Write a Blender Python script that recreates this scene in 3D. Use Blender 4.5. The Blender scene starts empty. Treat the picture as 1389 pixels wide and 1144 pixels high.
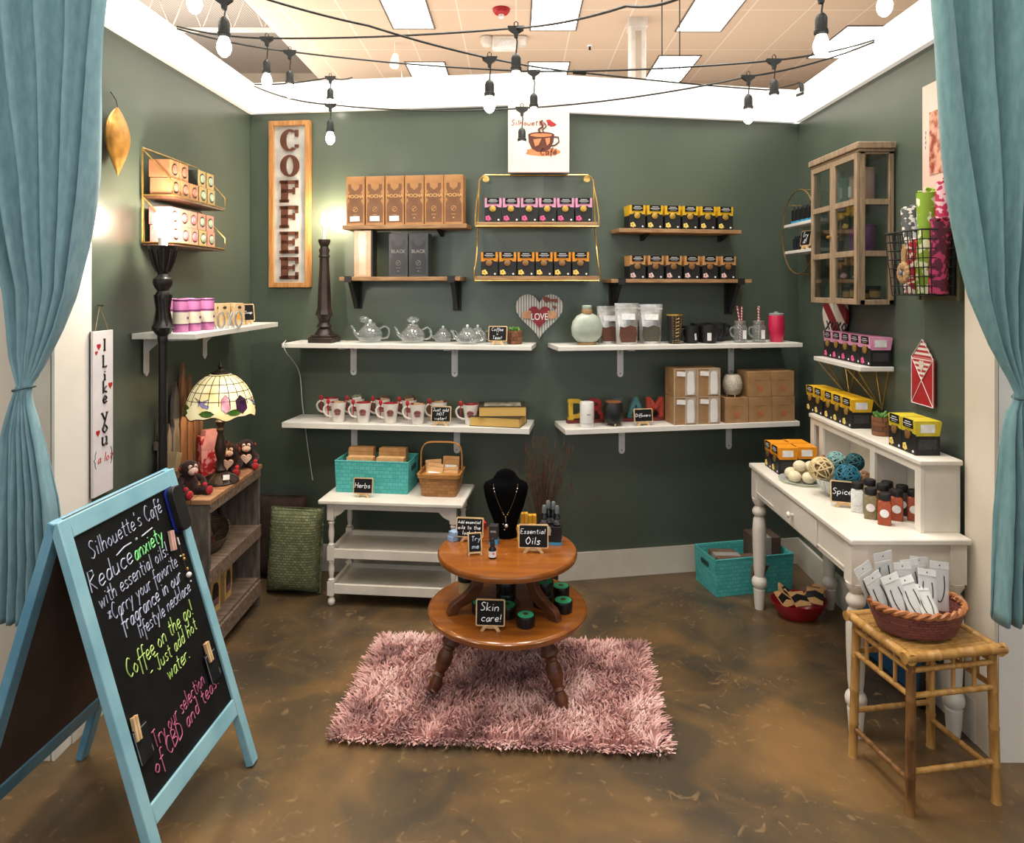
import bpy, bmesh, math, random
from mathutils import Vector, Matrix
random.seed(7)
PI = math.pi
sc = bpy.context.scene
COL = sc.collection
EYE = 1.63; F = 950.0; CX = 700.0; HY = 390.0

# ---------------------------------------------------------------- camera
cd = bpy.data.cameras.new('camera'); cam = bpy.data.objects.new('camera', cd); COL.objects.link(cam)
cam.location = (0, 0, EYE); cam.rotation_euler = (PI/2, 0, 0)
cd.sensor_width = 36; cd.lens = 36*F/1389; cd.clip_start = .05; cd.clip_end = 100
cd.shift_x = (694.5-CX)/1389; cd.shift_y = -(572-HY)/1389
sc.camera = cam
sc.view_settings.view_transform = 'Standard'; sc.view_settings.look = 'None'
sc.view_settings.exposure = 0.0; sc.view_settings.gamma = 1.0
try:
    sc.cycles.use_denoising = True; sc.cycles.max_bounces = 8; sc.cycles.transparent_max_bounces = 12
    sc.cycles.sample_clamp_indirect = 4
except Exception: pass

def XP(px, Y): return (px-CX)*Y/F
def P(px, py, Y): return Vector((XP(px, Y), Y, EYE-(py-HY)*Y/F))
def FY(py, Z=0.0): return (EYE-Z)*F/(py-HY)

# back wall: two panels meeting in a very shallow bend
LA, LM, LC = (-1.554, 4.10), (.151, 3.88), (1.673, 4.15)
def wb(px):
    k = (px-CX)/F
    return 3.8995/(1+.129*k) if px < 737 else 3.8532/(1-.1774*k)
RL, RR = -.1284, .1756
def PW(px, py, d=0): return P(px, py, wb(px)-d)
def xl(y): return -1.60+(y-2.5)*.02875       # left wall inner face
def xr(y): return 1.655+(y-2.5)*.0109        # right wall inner face

# ---------------------------------------------------------------- materials
def lin(c):
    if isinstance(c, str):
        c = tuple(int(c[i:i+2], 16)/255 for i in (0, 2, 4))
    return tuple((x/12.92 if x <= .04045 else ((x+.055)/1.055)**2.4) for x in c)+(1,)
MATS = {}
def pm(name, c1, c2=None, scale=20, rough=.6, metal=0, bump=0, stretch=(1,1,1), emit=0, spec=.5, detail=4, sheen=0, coat=0, alpha=1, lo=.35, hi=.65, trans=0):
    if name in MATS: return MATS[name]
    m = bpy.data.materials.new(name); m.use_nodes = True; nt = m.node_tree; N = nt.nodes; L = nt.links
    b = N['Principled BSDF']; tc = N.new('ShaderNodeTexCoord'); mp = N.new('ShaderNodeMapping')
    mp.inputs['Scale'].default_value = stretch
    nz = N.new('ShaderNodeTexNoise'); nz.inputs['Scale'].default_value = scale; nz.inputs['Detail'].default_value = detail
    L.new(tc.outputs['Object'], mp.inputs[0]); L.new(mp.outputs[0], nz.inputs['Vector'])
    rp = N.new('ShaderNodeValToRGB'); rp.color_ramp.elements[0].position = lo; rp.color_ramp.elements[1].position = hi
    a = lin(c1); bb = lin(c2) if c2 else tuple(min(1, x*1.12) for x in a[:3])+(1,)
    rp.color_ramp.elements[0].color = a; rp.color_ramp.elements[1].color = bb
    L.new(nz.outputs['Fac'], rp.inputs[0]); L.new(rp.outputs[0], b.inputs['Base Color'])
    b.inputs['Roughness'].default_value = rough; b.inputs['Metallic'].default_value = metal
    b.inputs['Specular IOR Level'].default_value = spec
    b.inputs['Sheen Weight'].default_value = sheen; b.inputs['Coat Weight'].default_value = coat
    b.inputs['Alpha'].default_value = alpha
    if emit:
        L.new(rp.outputs[0], b.inputs['Emission Color']); b.inputs['Emission Strength'].default_value = emit
    if bump:
        bp = N.new('ShaderNodeBump'); bp.inputs['Strength'].default_value = bump; bp.inputs['Distance'].default_value = .01
        L.new(nz.outputs['Fac'], bp.inputs['Height']); L.new(bp.outputs[0], b.inputs['Normal'])
    MATS[name] = m; return m
def glass(name, tint='ffffff', refl=.5, body=.0):
    m = bpy.data.materials.new(name); m.use_nodes = True; nt = m.node_tree; N = nt.nodes; L = nt.links
    for n in list(N):
        if n.type != 'OUTPUT_MATERIAL': N.remove(n)
    out = [n for n in N if n.type == 'OUTPUT_MATERIAL'][0]
    t = N.new('ShaderNodeBsdfTransparent'); t.inputs[0].default_value = lin(tint)
    g = N.new('ShaderNodeBsdfGlossy'); g.inputs['Roughness'].default_value = .04
    d = N.new('ShaderNodeBsdfDiffuse'); d.inputs[0].default_value = lin('f4f8f8')
    lw = N.new('ShaderNodeLayerWeight'); lw.inputs[0].default_value = refl
    nz = N.new('ShaderNodeTexNoise'); nz.inputs['Scale'].default_value = 30
    ad = N.new('ShaderNodeMath'); ad.operation = 'MULTIPLY_ADD'; ad.inputs[1].default_value = .08; L.new(nz.outputs['Fac'], ad.inputs[0]); L.new(lw.outputs['Facing'], ad.inputs[2])
    m1 = N.new('ShaderNodeMixShader'); L.new(ad.outputs[0], m1.inputs[0]); L.new(t.outputs[0], m1.inputs[1]); L.new(g.outputs[0], m1.inputs[2])
    m2 = N.new('ShaderNodeMixShader'); m2.inputs[0].default_value = body; L.new(m1.outputs[0], m2.inputs[1]); L.new(d.outputs[0], m2.inputs[2])
    L.new(m2.outputs[0], out.inputs[0]); MATS[name] = m; return m
def striped(name, c1, c2, scale, axis='X', rough=.6, bump=0, w=.5, dist=0):
    m = pm(name, c1, c2, 10, rough); nt = m.node_tree; N = nt.nodes; L = nt.links
    wv = N.new('ShaderNodeTexWave'); wv.bands_direction = axis; wv.inputs['Scale'].default_value = scale; wv.inputs['Distortion'].default_value = dist
    tc = [n for n in N if n.type == 'TEX_COORD'][0]; L.new(tc.outputs['Object'], wv.inputs['Vector'])
    rp = [n for n in N if n.type == 'VALTORGB'][0]; rp.color_ramp.elements[0].position = w-.06; rp.color_ramp.elements[1].position = w+.06
    L.new(wv.outputs['Fac'], rp.inputs[0])
    if bump:
        bp = N.new('ShaderNodeBump'); bp.inputs['Strength'].default_value = bump; bp.inputs['Distance'].default_value = .004
        L.new(wv.outputs['Fac'], bp.inputs['Height']); L.new(bp.outputs[0], N['Principled BSDF'].inputs['Normal'])
    return m
def woven(name, c1, c2, sx, sz, rough=.7, bump=.6, mort=.35):
    m = pm(name, c1, c2, 10, rough); nt = m.node_tree; N = nt.nodes; L = nt.links
    tc = [n for n in N if n.type == 'TEX_COORD'][0]
    mp = N.new('ShaderNodeMapping'); mp.inputs['Rotation'].default_value = (PI/2, 0, 0)
    ad = N.new('ShaderNodeVectorMath'); ad.operation = 'ADD'
    sep = N.new('ShaderNodeSeparateXYZ'); L.new(tc.outputs['Object'], sep.inputs[0])
    s = N.new('ShaderNodeMath'); s.operation = 'ADD'; L.new(sep.outputs[0], s.inputs[0]); L.new(sep.outputs[1], s.inputs[1])
    cb = N.new('ShaderNodeCombineXYZ'); L.new(s.outputs[0], cb.inputs[0]); L.new(sep.outputs[2], cb.inputs[1])
    bt = N.new('ShaderNodeTexBrick'); bt.inputs['Scale'].default_value = 1; bt.inputs['Brick Width'].default_value = sx; bt.inputs['Row Height'].default_value = sz
    bt.inputs['Mortar Size'].default_value = min(sx, sz)*.10; bt.inputs['Mortar Smooth'].default_value = .8
    bt.inputs['Color1'].default_value = lin(c1); bt.inputs['Color2'].default_value = lin(c2); bt.inputs['Mortar'].default_value = tuple(x*mort for x in lin(c1)[:3])+(1,)
    L.new(cb.outputs[0], bt.inputs['Vector']); L.new(bt.outputs['Color'], N['Principled BSDF'].inputs['Base Color'])
    bp = N.new('ShaderNodeBump'); bp.invert = True; bp.inputs['Strength'].default_value = bump; bp.inputs['Distance'].default_value = .004
    L.new(bt.outputs['Fac'], bp.inputs['Height']); L.new(bp.outputs[0], N['Principled BSDF'].inputs['Normal'])
    return m
def flatmat(name, c, rough=.6, **k): return pm(name, c, None, 15, rough, **k)

# ---------------------------------------------------------------- mesh builder
class MB:
    def __init__(s, M=None): s.v = []; s.f = []; s.m = []; s.M = M
    def add(s, vs, fs, m=0):
        o = len(s.v)
        for p in vs:
            p = Vector(p); s.v.append(s.M @ p if s.M else p)
        for f in fs: s.f.append([i+o for i in f]); s.m.append(m)
        return s
    def box(s, c, z, m=0, R=None):
        hx, hy, hz = z[0]/2, z[1]/2, z[2]/2
        vs = [Vector((x, y, w)) for x in (-hx, hx) for y in (-hy, hy) for w in (-hz, hz)]
        if R is not None:
            R = Matrix.Rotation(R, 3, 'Z') if isinstance(R, (int, float)) else R
            vs = [R @ v for v in vs]
        vs = [v+Vector(c) for v in vs]
        return s.add(vs, [(0,1,3,2),(4,6,7,5),(0,4,5,1),(2,3,7,6),(0,2,6,4),(1,5,7,3)], m)
    def bb(s, x0, x1, y0, y1, z0, z1, m=0): return s.box(((x0+x1)/2, (y0+y1)/2, (z0+z1)/2), (abs(x1-x0), abs(y1-y0), abs(z1-z0)), m)
    def hexa(s, b, t, m=0):   # 4 bottom, 4 top corners, counter-clockwise from above
        return s.add(list(b)+list(t), [(3,2,1,0),(4,5,6,7),(0,1,5,4),(1,2,6,5),(2,3,7,6),(3,0,4,7)], m)
    def rings(s, rs, m=0, closed=True, cap0=True, cap1=True):
        n = len(rs[0]); vs = [p for r in rs for p in r]; fs = []
        for i in range(len(rs)-1):
            for j in range(n if closed else n-1):
                k = (j+1) % n; fs.append((i*n+j, i*n+k, (i+1)*n+k, (i+1)*n+j))
        if cap0: fs.append(tuple(range(n-1, -1, -1)))
        if cap1: fs.append(tuple((len(rs)-1)*n+j for j in range(n)))
        return s.add(vs, fs, m)
    def lathe(s, pr, n=20, c=(0,0,0), m=0, sx=1, sy=1, cap0=True, cap1=True):
        rs = [[(c[0]+r*math.cos(2*PI*j/n)*sx, c[1]+r*math.sin(2*PI*j/n)*sy, c[2]+z) for j in range(n)] for r, z in pr]
        return s.rings(rs, m, True, cap0, cap1)
    def tube(s, pts, r, n=6, m=0, closed=False):
        pts = [Vector(p) for p in pts]; N = len(pts); rs = []
        up = None
        for i, p in enumerate(pts):
            if closed: t = (pts[(i+1) % N]-pts[i-1])
            else: t = pts[min(i+1, N-1)]-pts[max(i-1, 0)]
            if t.length < 1e-9: t = Vector((0,0,1))
            t.normalize()
            if up is None:
                up = Vector((0,0,1)) if abs(t.z) < .9 else Vector((1,0,0))
            a = t.cross(up)
            if a.length < 1e-6: a = t.cross(Vector((.3,.8,.5)))
            a.normalize(); b = a.cross(t).normalized(); up = b
            rr = r[i] if isinstance(r, (list, tuple)) else r
            rs.append([p+a*rr*math.cos(2*PI*j/n)+b*rr*math.sin(2*PI*j/n) for j in range(n)])
        if closed: rs.append(rs[0]); return s.rings(rs, m, True, False, False)
        return s.rings(rs, m)
    def cyl(s, p0, p1, r0, r1=None, n=16, m=0): return s.tube([p0, p1], [r0, r0 if r1 is None else r1], n, m)
    def sph(s, c, r, q=(1,1,1), n=14, k=9, m=0):
        rs = []
        for i in range(k+1):
            a = -PI/2+PI*i/k; rr = max(math.cos(a), .02)*r
            rs.append([(c[0]+rr*math.cos(2*PI*j/n)*q[0], c[1]+rr*math.sin(2*PI*j/n)*q[1], c[2]+r*math.sin(a)*q[2]) for j in range(n)])
        return s.rings(rs, m)
    def prism(s, poly, a, b, ax='y', m=0):     # poly in the other two axes
        def q(p, t):
            return {'y': (p[0], t, p[1]), 'z': (p[0], p[1], t), 'x': (t, p[0], p[1])}[ax]
        n = len(poly); vs = [q(p, a) for p in poly]+[q(p, b) for p in poly]
        fs = [tuple(range(n)), tuple(range(2*n-1, n-1, -1))]+[(i, i+n, (i+1) % n+n, (i+1) % n) for i in range(n)]
        return s.add(vs, fs, m)
    def build(s, name, mats, parent=None, bevel=0, flat=False, ang=40):
        me = bpy.data.meshes.new(name); me.from_pydata([tuple(v) for v in s.v], [], s.f); me.update()
        bm = bmesh.new(); bm.from_mesh(me); bmesh.ops.recalc_face_normals(bm, faces=bm.faces); bm.to_mesh(me); bm.free()
        if not isinstance(mats, (list, tuple)): mats = [mats]
        for m in mats: me.materials.append(m)
        for p, i in zip(me.polygons, s.m): p.material_index = i; p.use_smooth = not flat
        if not flat:
            try: me.set_sharp_from_angle(angle=math.radians(ang))
            except Exception: pass
        o = bpy.data.objects.new(name, me); COL.objects.link(o)
        if parent: o.parent = parent
        if bevel:
            md = o.modifiers.new('bevel', 'BEVEL'); md.width = bevel; md.segments = 2; md.limit_method = 'ANGLE'
        return o
def tag(o, label, cat, group=None, kind=None):
    if label: o['label'] = label
    if cat: o['category'] = cat
    if group: o['group'] = group
    if kind: o['kind'] = kind
    return o
def thing(name, label, cat, loc=(0,0,0), rotz=0, group=None):
    o = bpy.data.objects.new(name, None); COL.objects.link(o); o.location = loc; o.rotation_euler = (0,0,rotz)
    o.empty_display_size = .05
    return tag(o, label, cat, group)
def dup(o, loc, rotz=None, label=None, group=None, rot=None):
    r = o.copy(); COL.objects.link(r); r.location = loc
    if rotz is not None: r.rotation_euler = (0,0,rotz)
    if rot is not None: r.rotation_euler = rot
    if label: r['label'] = label
    if group: r['group'] = group
    for ch in list(o.children):
        c = ch.copy(); COL.objects.link(c); c.parent = r
        for g in list(ch.children):
            d = g.copy(); COL.objects.link(d); d.parent = c
    return r
def struct(o): o['kind'] = 'structure'; return o
ORD = ['leftmost', 'second from left', 'third from left', 'fourth from left', 'fifth from left', 'sixth from left', 'seventh from left']

# ---------------------------------------------------------------- pen-stroke lettering
GL = {
'a':(6,"5,4.5 2.5,5 .5,2.5 1.5,0 3.5,.5 5,4|5,5 5,1 6,0"),'b':(6,"0,10 0,0 3,0 5,2 4,4.5 0,4"),'c':(5.5,"5,4.5 2,5 0,2.5 2,0 5,.5"),
'd':(6,"5,4 2.5,5 .5,2.5 1.5,0 4,.5 5,3|5,10 5,0"),'e':(5.5,"0,2.5 4.5,3 4,5 1.5,5 0,2.5 1.5,0 5,.8"),'f':(4.5,"5,9.5 3.5,10 2,8 2,-4|0,5 4.5,5"),
'g':(6,"5,4.5 2.5,5 .5,2.5 2,0 5,1.5|5,5 5,-3 2.5,-4 .5,-3"),'h':(6,"0,10 0,0|0,3 2.5,5 4.5,4 4.5,0"),'i':(2.5,"1,5 1,0|1,7.2 1.1,7.9"),
'k':(5.5,"0,10 0,0|4.5,5 0,2 5,0"),'l':(2.5,"1,10 1,0"),'m':(8.5,"0,5 0,0|0,3.5 2,5 3.5,4 3.5,0|3.5,3.5 5.5,5 7,4 7,0"),
'n':(6,"0,5 0,0|0,3.5 2.5,5 4.5,4 4.5,0"),'o':(6,"2.5,5 0,2.5 2.5,0 5,2.5 2.5,5"),'p':(6,"0,5 0,-4|0,4 3,5 5,2.5 3,0 0,.5"),
'r':(4.8,"0,5 0,0|0,3.5 2,5 4,4.8"),'s':(5.2,"4.5,4.5 2,5 .8,3.7 4,1.5 2.5,0 0,.5"),'t':(4.8,"2,9 2,1 4,0|0,6 4,6"),
'u':(6,"0,5 0,1 2,0 4.5,1.5|4.5,5 4.5,0"),'v':(5.2,"0,5 2.2,0 4.5,5"),'w':(8,"0,5 1.7,0 3.5,4 5.2,0 7,5"),'x':(5.5,"0,5 4.5,0|4.5,5 0,0"),
'y':(6,"0,5 2.5,1|5,5 1,-4"),'A':(7,"0,0 3,10 6,0|1,4 5,4"),'B':(6,"0,0 0,10 4,9 4.5,6.5 0,5.5 5,4 5,1.5 0,0"),'C':(7,"6,9 3,10 0,5 3,0 6,1"),
'D':(7,"0,0 0,10 5,8 6,5 5,1.5 0,0"),'E':(6,"5,10 0,10 0,0 5,0|0,5 4,5"),'H':(7,"0,10 0,0|6,10 6,0|0,5 6,5"),'J':(6.5,"0,10 6,10|4,10 4,1 2,0 .5,1.5"),
'L':(6,"0,10 0,0 5,0"),'M':(8.5,"0,0 0,10 3.5,4 7,10 7,0"),'O':(7.5,"3.2,10 0,5 3.2,0 6.4,5 3.2,10"),'R':(6.5,"0,0 0,10 4,9.5 4.5,7 0,5 5,0"),
'S':(6.5,"5.5,9 2.5,10 .5,7.5 5,3 2.5,0 0,1"),'T':(7,"0,10 6,10|3,10 3,0"),'K':(6.5,"0,10 0,0|5.5,10 0,4 6,0"),'I':(3,"1,10 1,0"),
'!':(3,"1,10 1,3|1,.8 1.1,0"),'.':(3,"1,.6 1.1,0"),"'":(2.5,"1,10 .6,8"),'*':(5,"0,3 4,7|4,3 0,7|2,2.5 2,7.5"),'+':(6,"0,3 5,3|2.5,5.5 2.5,.5"),'-':(5,"0,3 3.5,3.4"),
'\u00e9':(5.5,"0,2.5 4.5,3 4,5 1.5,5 0,2.5 1.5,0 5,.8|2,7 4,9"),' ':(3.8,""),'~':(8,"0,2 3,4 6,3.5 9,5"),
}
ROUND = set('abcdefghmnoprsuySCOBDJ\u00e9gt~')
def smooth(pts, k=4):
    if len(pts) < 3: return pts
    out = []
    for i in range(len(pts)-1):
        p0 = pts[max(i-1,0)]; p1 = pts[i]; p2 = pts[i+1]; p3 = pts[min(i+2,len(pts)-1)]
        for j in range(k):
            t = j/k
            out.append(tuple(.5*((2*b)+(-a+c)*t+(2*a-5*b+4*c-d)*t*t+(-a+3*b-3*c+d)*t**3) for a,b,c,d in zip(p0,p1,p2,p3)))
    out.append(pts[-1]); return out
def twidth(t): return sum(GL[c][0] for c in t)+1.2*(len(t)-1)
def write(mb, text, x, z, size, thick, y=0, slant=.12, m=0, jit=.25):
    """pen strokes in the local xz plane (facing -y); size = cap height"""
    k = size/10; cx = x
    for ch in text:
        w, st = GL[ch]
        jz = random.uniform(-jit, jit)
        for s in (st.split('|') if st else []):
            pts = [tuple(float(q) for q in p.split(',')) for p in s.split(' ')]
            if ch in ROUND: pts = smooth(pts)
            mb.tube([(cx+(p[0]+p[1]*slant)*k, y, z+(p[1]+jz)*k) for p in pts], thick, 4, m)
        cx += (w+1.2)*k
    return cx
def bfont(text, size, extrude, offset=0, mat=None, name='lettering', parent=None, loc=(0,0,0), rot=(PI/2,0,0), align='CENTER', sx=1):
    cu = bpy.data.curves.new('t', 'FONT'); cu.body = text; cu.size = size; cu.extrude = extrude; cu.offset = offset
    cu.align_x = align; cu.align_y = 'CENTER'; cu.resolution_u = 6
    o = bpy.data.objects.new('t', cu); COL.objects.link(o)
    bpy.context.view_layer.update()
    dg = bpy.context.evaluated_depsgraph_get(); me = bpy.data.meshes.new_from_object(o.evaluated_get(dg))
    bpy.data.objects.remove(o); bpy.data.curves.remove(cu)
    M = Matrix.Translation(loc) @ Matrix.Rotation(rot[2],4,'Z') @ Matrix.Rotation(rot[1],4,'Y') @ Matrix.Rotation(rot[0],4,'X') @ Matrix.Diagonal((sx,1,1,1))
    me.transform(M); me.materials.clear(); me.materials.append(mat); me.name = name
    q = bpy.data.objects.new(name, me); COL.objects.link(q)
    if parent: q.parent = parent
    return q
def heartpoly(w, h, n=36, dip=1.0):
    pts = []
    for i in range(n):
        t = 2*PI*i/n
        x = 16*math.sin(t)**3; y = 13*math.cos(t)-5*math.cos(2*t)-2*math.cos(3*t)-math.cos(4*t)
        pts.append((x/32*w, (y+2.5)/29*h))
    return pts
def rect(w, h, r, cx=0, cy=0, n=4):
    out = []
    for (sx, sy, a0) in ((1,1,0),(-1,1,PI/2),(-1,-1,PI),(1,-1,1.5*PI)):
        for i in range(n+1):
            a = a0+PI/2*i/n; out.append((cx+sx*(w/2-r)+r*math.cos(a), cy+sy*(h/2-r)+r*math.sin(a)))
    return out

# ---------------------------------------------------------------- palette
WHITE = pm('white_paint', 'dedad2', 'eeeae3', 8, .45)
WOODN = pm('natural_wood', '9a7550', 'c49c6e', 9, .6, stretch=(1,12,12), bump=.15)
SHELFW = pm('shelf_oak', '85603e', 'b08a60', 9, .6, stretch=(1,14,14), bump=.15)
BLACK = pm('matte_black', '0b0b0c', '161617', 20, .55)
GOLD = pm('brass_wire', 'b8924c', 'd9b66c', 30, .3, metal=.85)
CHALKB = pm('chalkboard_black', '0a0b0c', '131516', 12, .6, spec=.25)
CHALK = pm('chalk_white', 'dfe3e6', 'ffffff', 60, .9, emit=.15)
PALEW = pm('pale_wood', 'c9a476', 'e0c294', 25, .6)
KRAFT = pm('kraft_paper', 'a97c4c', 'bf935f', 30, .8)
KRAFTL = pm('kraft_light', 'c3965f', 'd6ab76', 30, .8)
PAPER = pm('white_label', 'dcdcdc', 'f2f2f2', 40, .7)
RED = pm('bright_red', 'a3141c', 'c11f28', 20, .5)
GLASS = glass('clear_glass', 'f2f6f6', .34, .10)
PANE = glass('window_pane', 'eef2f0', .12, .0)
GREEND = pm('succulent_green', '3d6b2c', '73a64b', 25, .6)
# ================================================================ setting
def wallmat():
    m = pm('green_wall_paint', '4a554a', '535e52', 2.2, .33, detail=6, bump=.03, lo=.3, hi=.7); return m
WALL = wallmat()
TRIM = pm('white_trim', 'e8e4da', 'f3efe7', 3, .5)
CREAM = pm('cream_post', 'd8cdbb', 'e2d8c8', 3, .6)
def floormat():
    m = bpy.data.materials.new('stained_concrete'); m.use_nodes = True; nt = m.node_tree; N = nt.nodes; L = nt.links
    b = N['Principled BSDF']; tc = N.new('ShaderNodeTexCoord')
    def noise(s, d, dis=0):
        n = N.new('ShaderNodeTexNoise'); n.inputs['Scale'].default_value = s; n.inputs['Detail'].default_value = d; n.inputs['Distortion'].default_value = dis
        L.new(tc.outputs['Object'], n.inputs['Vector']); return n
    def ramp(src, cols):
        r = N.new('ShaderNodeValToRGB'); e = r.color_ramp.elements
        e[0].position = cols[0][0]; e[0].color = lin(cols[0][1]); e[1].position = cols[-1][0]; e[1].color = lin(cols[-1][1])
        for p, c in cols[1:-1]:
            q = e.new(p); q.color = lin(c)
        L.new(src, r.inputs[0]); return r
    a = ramp(noise(1.3, 8, .6).outputs['Fac'], [(.3, '352f27'), (.47, '4a4032'), (.56, '574833'), (.70, '80613e')])
    g = ramp(noise(3.1, 9, 1.2).outputs['Fac'], [(.40, '000000'), (.72, 'ffffff')])
    mx = N.new('ShaderNodeMix'); mx.data_type = 'RGBA'; mx.blend_type = 'MIX'
    g2 = N.new('ShaderNodeMath'); g2.operation = 'MULTIPLY'; g2.inputs[1].default_value = .38; L.new(g.outputs[0], g2.inputs[0])
    L.new(g2.outputs[0], mx.inputs[0]); L.new(a.outputs[0], mx.inputs[6]); mx.inputs[7].default_value = lin('96703f')
    s = ramp(noise(14, 6, 2).outputs['Fac'], [(.62, '000000'), (.70, 'ffffff')])
    s2 = N.new('ShaderNodeMath'); s2.operation = 'MULTIPLY'; s2.inputs[1].default_value = .35; L.new(s.outputs[0], s2.inputs[0])
    mx2 = N.new('ShaderNodeMix'); mx2.data_type = 'RGBA'; L.new(s2.outputs[0], mx2.inputs[0]); L.new(mx.outputs[2], mx2.inputs[6]); mx2.inputs[7].default_value = lin('a98a60')
    L.new(mx2.outputs[2], b.inputs['Base Color'])
    rr = N.new('ShaderNodeMapRange'); rr.inputs[3].default_value = .22; rr.inputs[4].default_value = .42
    L.new(noise(5, 5).outputs['Fac'], rr.inputs[0]); L.new(rr.outputs[0], b.inputs['Roughness']); b.inputs['Specular IOR Level'].default_value = .45
    return m
fl = struct(MB().bb(-9, 9, -5, 14, -.1, 0).build('floor', floormat()))
def slab(name, p0, p1, z0, za, zb, th, mat, parent=None, mb=None):
    """upright slab whose inner face runs p0->p1; th pushes it outwards (left of travel)"""
    a = Vector((*p0, 0)); b = Vector((*p1, 0)); d = (b-a).normalized(); n = Vector((-d.y, d.x, 0))*th
    q = mb or MB()
    q.hexa([(a.x,a.y,z0),(b.x,b.y,z0),(b.x+n.x,b.y+n.y,z0),(a.x+n.x,a.y+n.y,z0)], [(a.x,a.y,za),(b.x,b.y,zb),(b.x+n.x,b.y+n.y,zb),(a.x+n.x,a.y+n.y,za)])
    return q if mb is not None else q.build(name, mat, parent)
LW0, LW1 = (xl(2.5), 2.5), LA
RW0, RW1 = LC, (xr(2.5), 2.5)
struct(slab('wall_left', LW0, LW1, 0, 2.641, 2.641, .09, WALL))
bw = MB(); slab('', LA, LM, 0, 2.641, 2.641, .09, None, mb=bw); slab('', LM, LC, 0, 2.641, 2.60, .09, None, mb=bw)
struct(bw.build('wall_back', WALL))
struct(slab('wall_right', RW0, RW1, 0, 2.60, 2.60, .09, WALL))
# white header band above the green walls
e = .03
HW = pm('header_white_glow', 'faf6ee', 'fffdf8', 3, .6, emit=.35)  # slight glow put into the paint so the band reads overexposed
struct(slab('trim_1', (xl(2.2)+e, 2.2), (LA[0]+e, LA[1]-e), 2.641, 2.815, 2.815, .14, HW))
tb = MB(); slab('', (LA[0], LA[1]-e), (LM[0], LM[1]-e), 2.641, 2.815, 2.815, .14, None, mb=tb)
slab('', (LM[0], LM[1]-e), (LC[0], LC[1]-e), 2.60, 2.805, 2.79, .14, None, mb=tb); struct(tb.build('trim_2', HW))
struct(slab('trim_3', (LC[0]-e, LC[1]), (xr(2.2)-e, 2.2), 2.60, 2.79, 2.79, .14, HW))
# baseboards
BB = pm('baseboard_paint', 'cfc9bc', 'ddd7ca', 4, .5)
b2 = MB(); slab('', (LA[0], LA[1]-.018), (LM[0], LM[1]-.018), 0, .15, .15, .016, None, mb=b2); slab('', (LM[0], LM[1]-.018), (LC[0], LC[1]-.018), 0, .15, .15, .016, None, mb=b2)
struct(b2.build('baseboard_back', BB))
struct(slab('baseboard_right', (LC[0]-.018, LC[1]-.02), (xr(2.5)-.018, 2.5), 0, .15, .15, .016, BB))
struct(slab('baseboard_left', (xl(2.5)+.018, 2.5), (LA[0]+.018, LA[1]-.02), 0, .15, .15, .016, BB))
# end posts of the booth
lp = MB().bb(-1.81, -1.603, 2.41, 2.5, 0, 2.64); struct(lp.build('trim_4', CREAM))
rp_ = MB().bb(1.655, 1.98, 2.40, 2.5, 0, 2.60); struct(rp_.build('trim_5', TRIM))
# white lining strips just inside the posts
struct(slab('trim_6', (-1.597, 2.41), (-1.594, 2.60), 0, 2.62, 2.62, .0, TRIM) if False else MB().bb(-1.598, -1.588, 2.41, 2.62, 0, 2.62).build('trim_6', TRIM))
struct(MB().bb(1.640, 1.652, 2.40, 2.56, 0, 2.58).build('trim_7', CREAM))

# ---- store ceiling
def ceilmat():
    m = pm('ceiling_tile', 'd3b89e', 'dbc2a9', 1.5, .9); nt = m.node_tree; N = nt.nodes; L = nt.links
    tc = [n for n in N if n.type == 'TEX_COORD'][0]
    bt = N.new('ShaderNodeTexBrick'); bt.offset = 0; bt.inputs['Scale'].default_value = 1; bt.inputs['Brick Width'].default_value = .61; bt.inputs['Row Height'].default_value = 1.22
    bt.inputs['Mortar Size'].default_value = .008; bt.inputs['Color1'].default_value = lin('d2b69c'); bt.inputs['Color2'].default_value = lin('d7bca3'); bt.inputs['Mortar'].default_value = lin('e6d3bf')
    L.new(tc.outputs['Object'], bt.inputs['Vector']); L.new(bt.outputs['Color'], N['Principled BSDF'].inputs['Base Color']); return m
CZ = 4.53
struct(MB().bb(-2.7, 9, -5, 14, CZ, CZ+.05).build('ceiling', ceilmat()))
DECK = striped('metal_deck', 'a59a90', 'c7bcb1', 8, 'X', .7, .6)
struct(MB().bb(-9, -2.7, -5, 14, CZ+1.35, CZ+1.4).build('ceiling', DECK))
STEEL = pm('grey_steel', 'b3a99e', 'c7beb4', 5, .6)
for i, y in enumerate((6.6, 8.3, 10.0)):
    t = MB(); zt, zb = CZ+1.3, CZ+.75
    t.bb(-8, -2.72, y-.03, y+.03, zt, zt+.05); t.bb(-8, -2.72, y-.03, y+.03, zb, zb+.05)
    for k in range(12):
        x = -8+.44*k; t.tube([(x, y, zb+.03), (x+.22, y, zt+.02), (x+.44, y, zb+.03)], .014, 5)
    struct(t.build('trim_%d' % (8+i), STEEL))
struct(MB().bb(-2.74, -2.7, -5, 14, CZ, CZ+1.36).build('trim_11', pm('fascia', 'bfae9d', 'cdbdac', 2, .8)))
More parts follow.
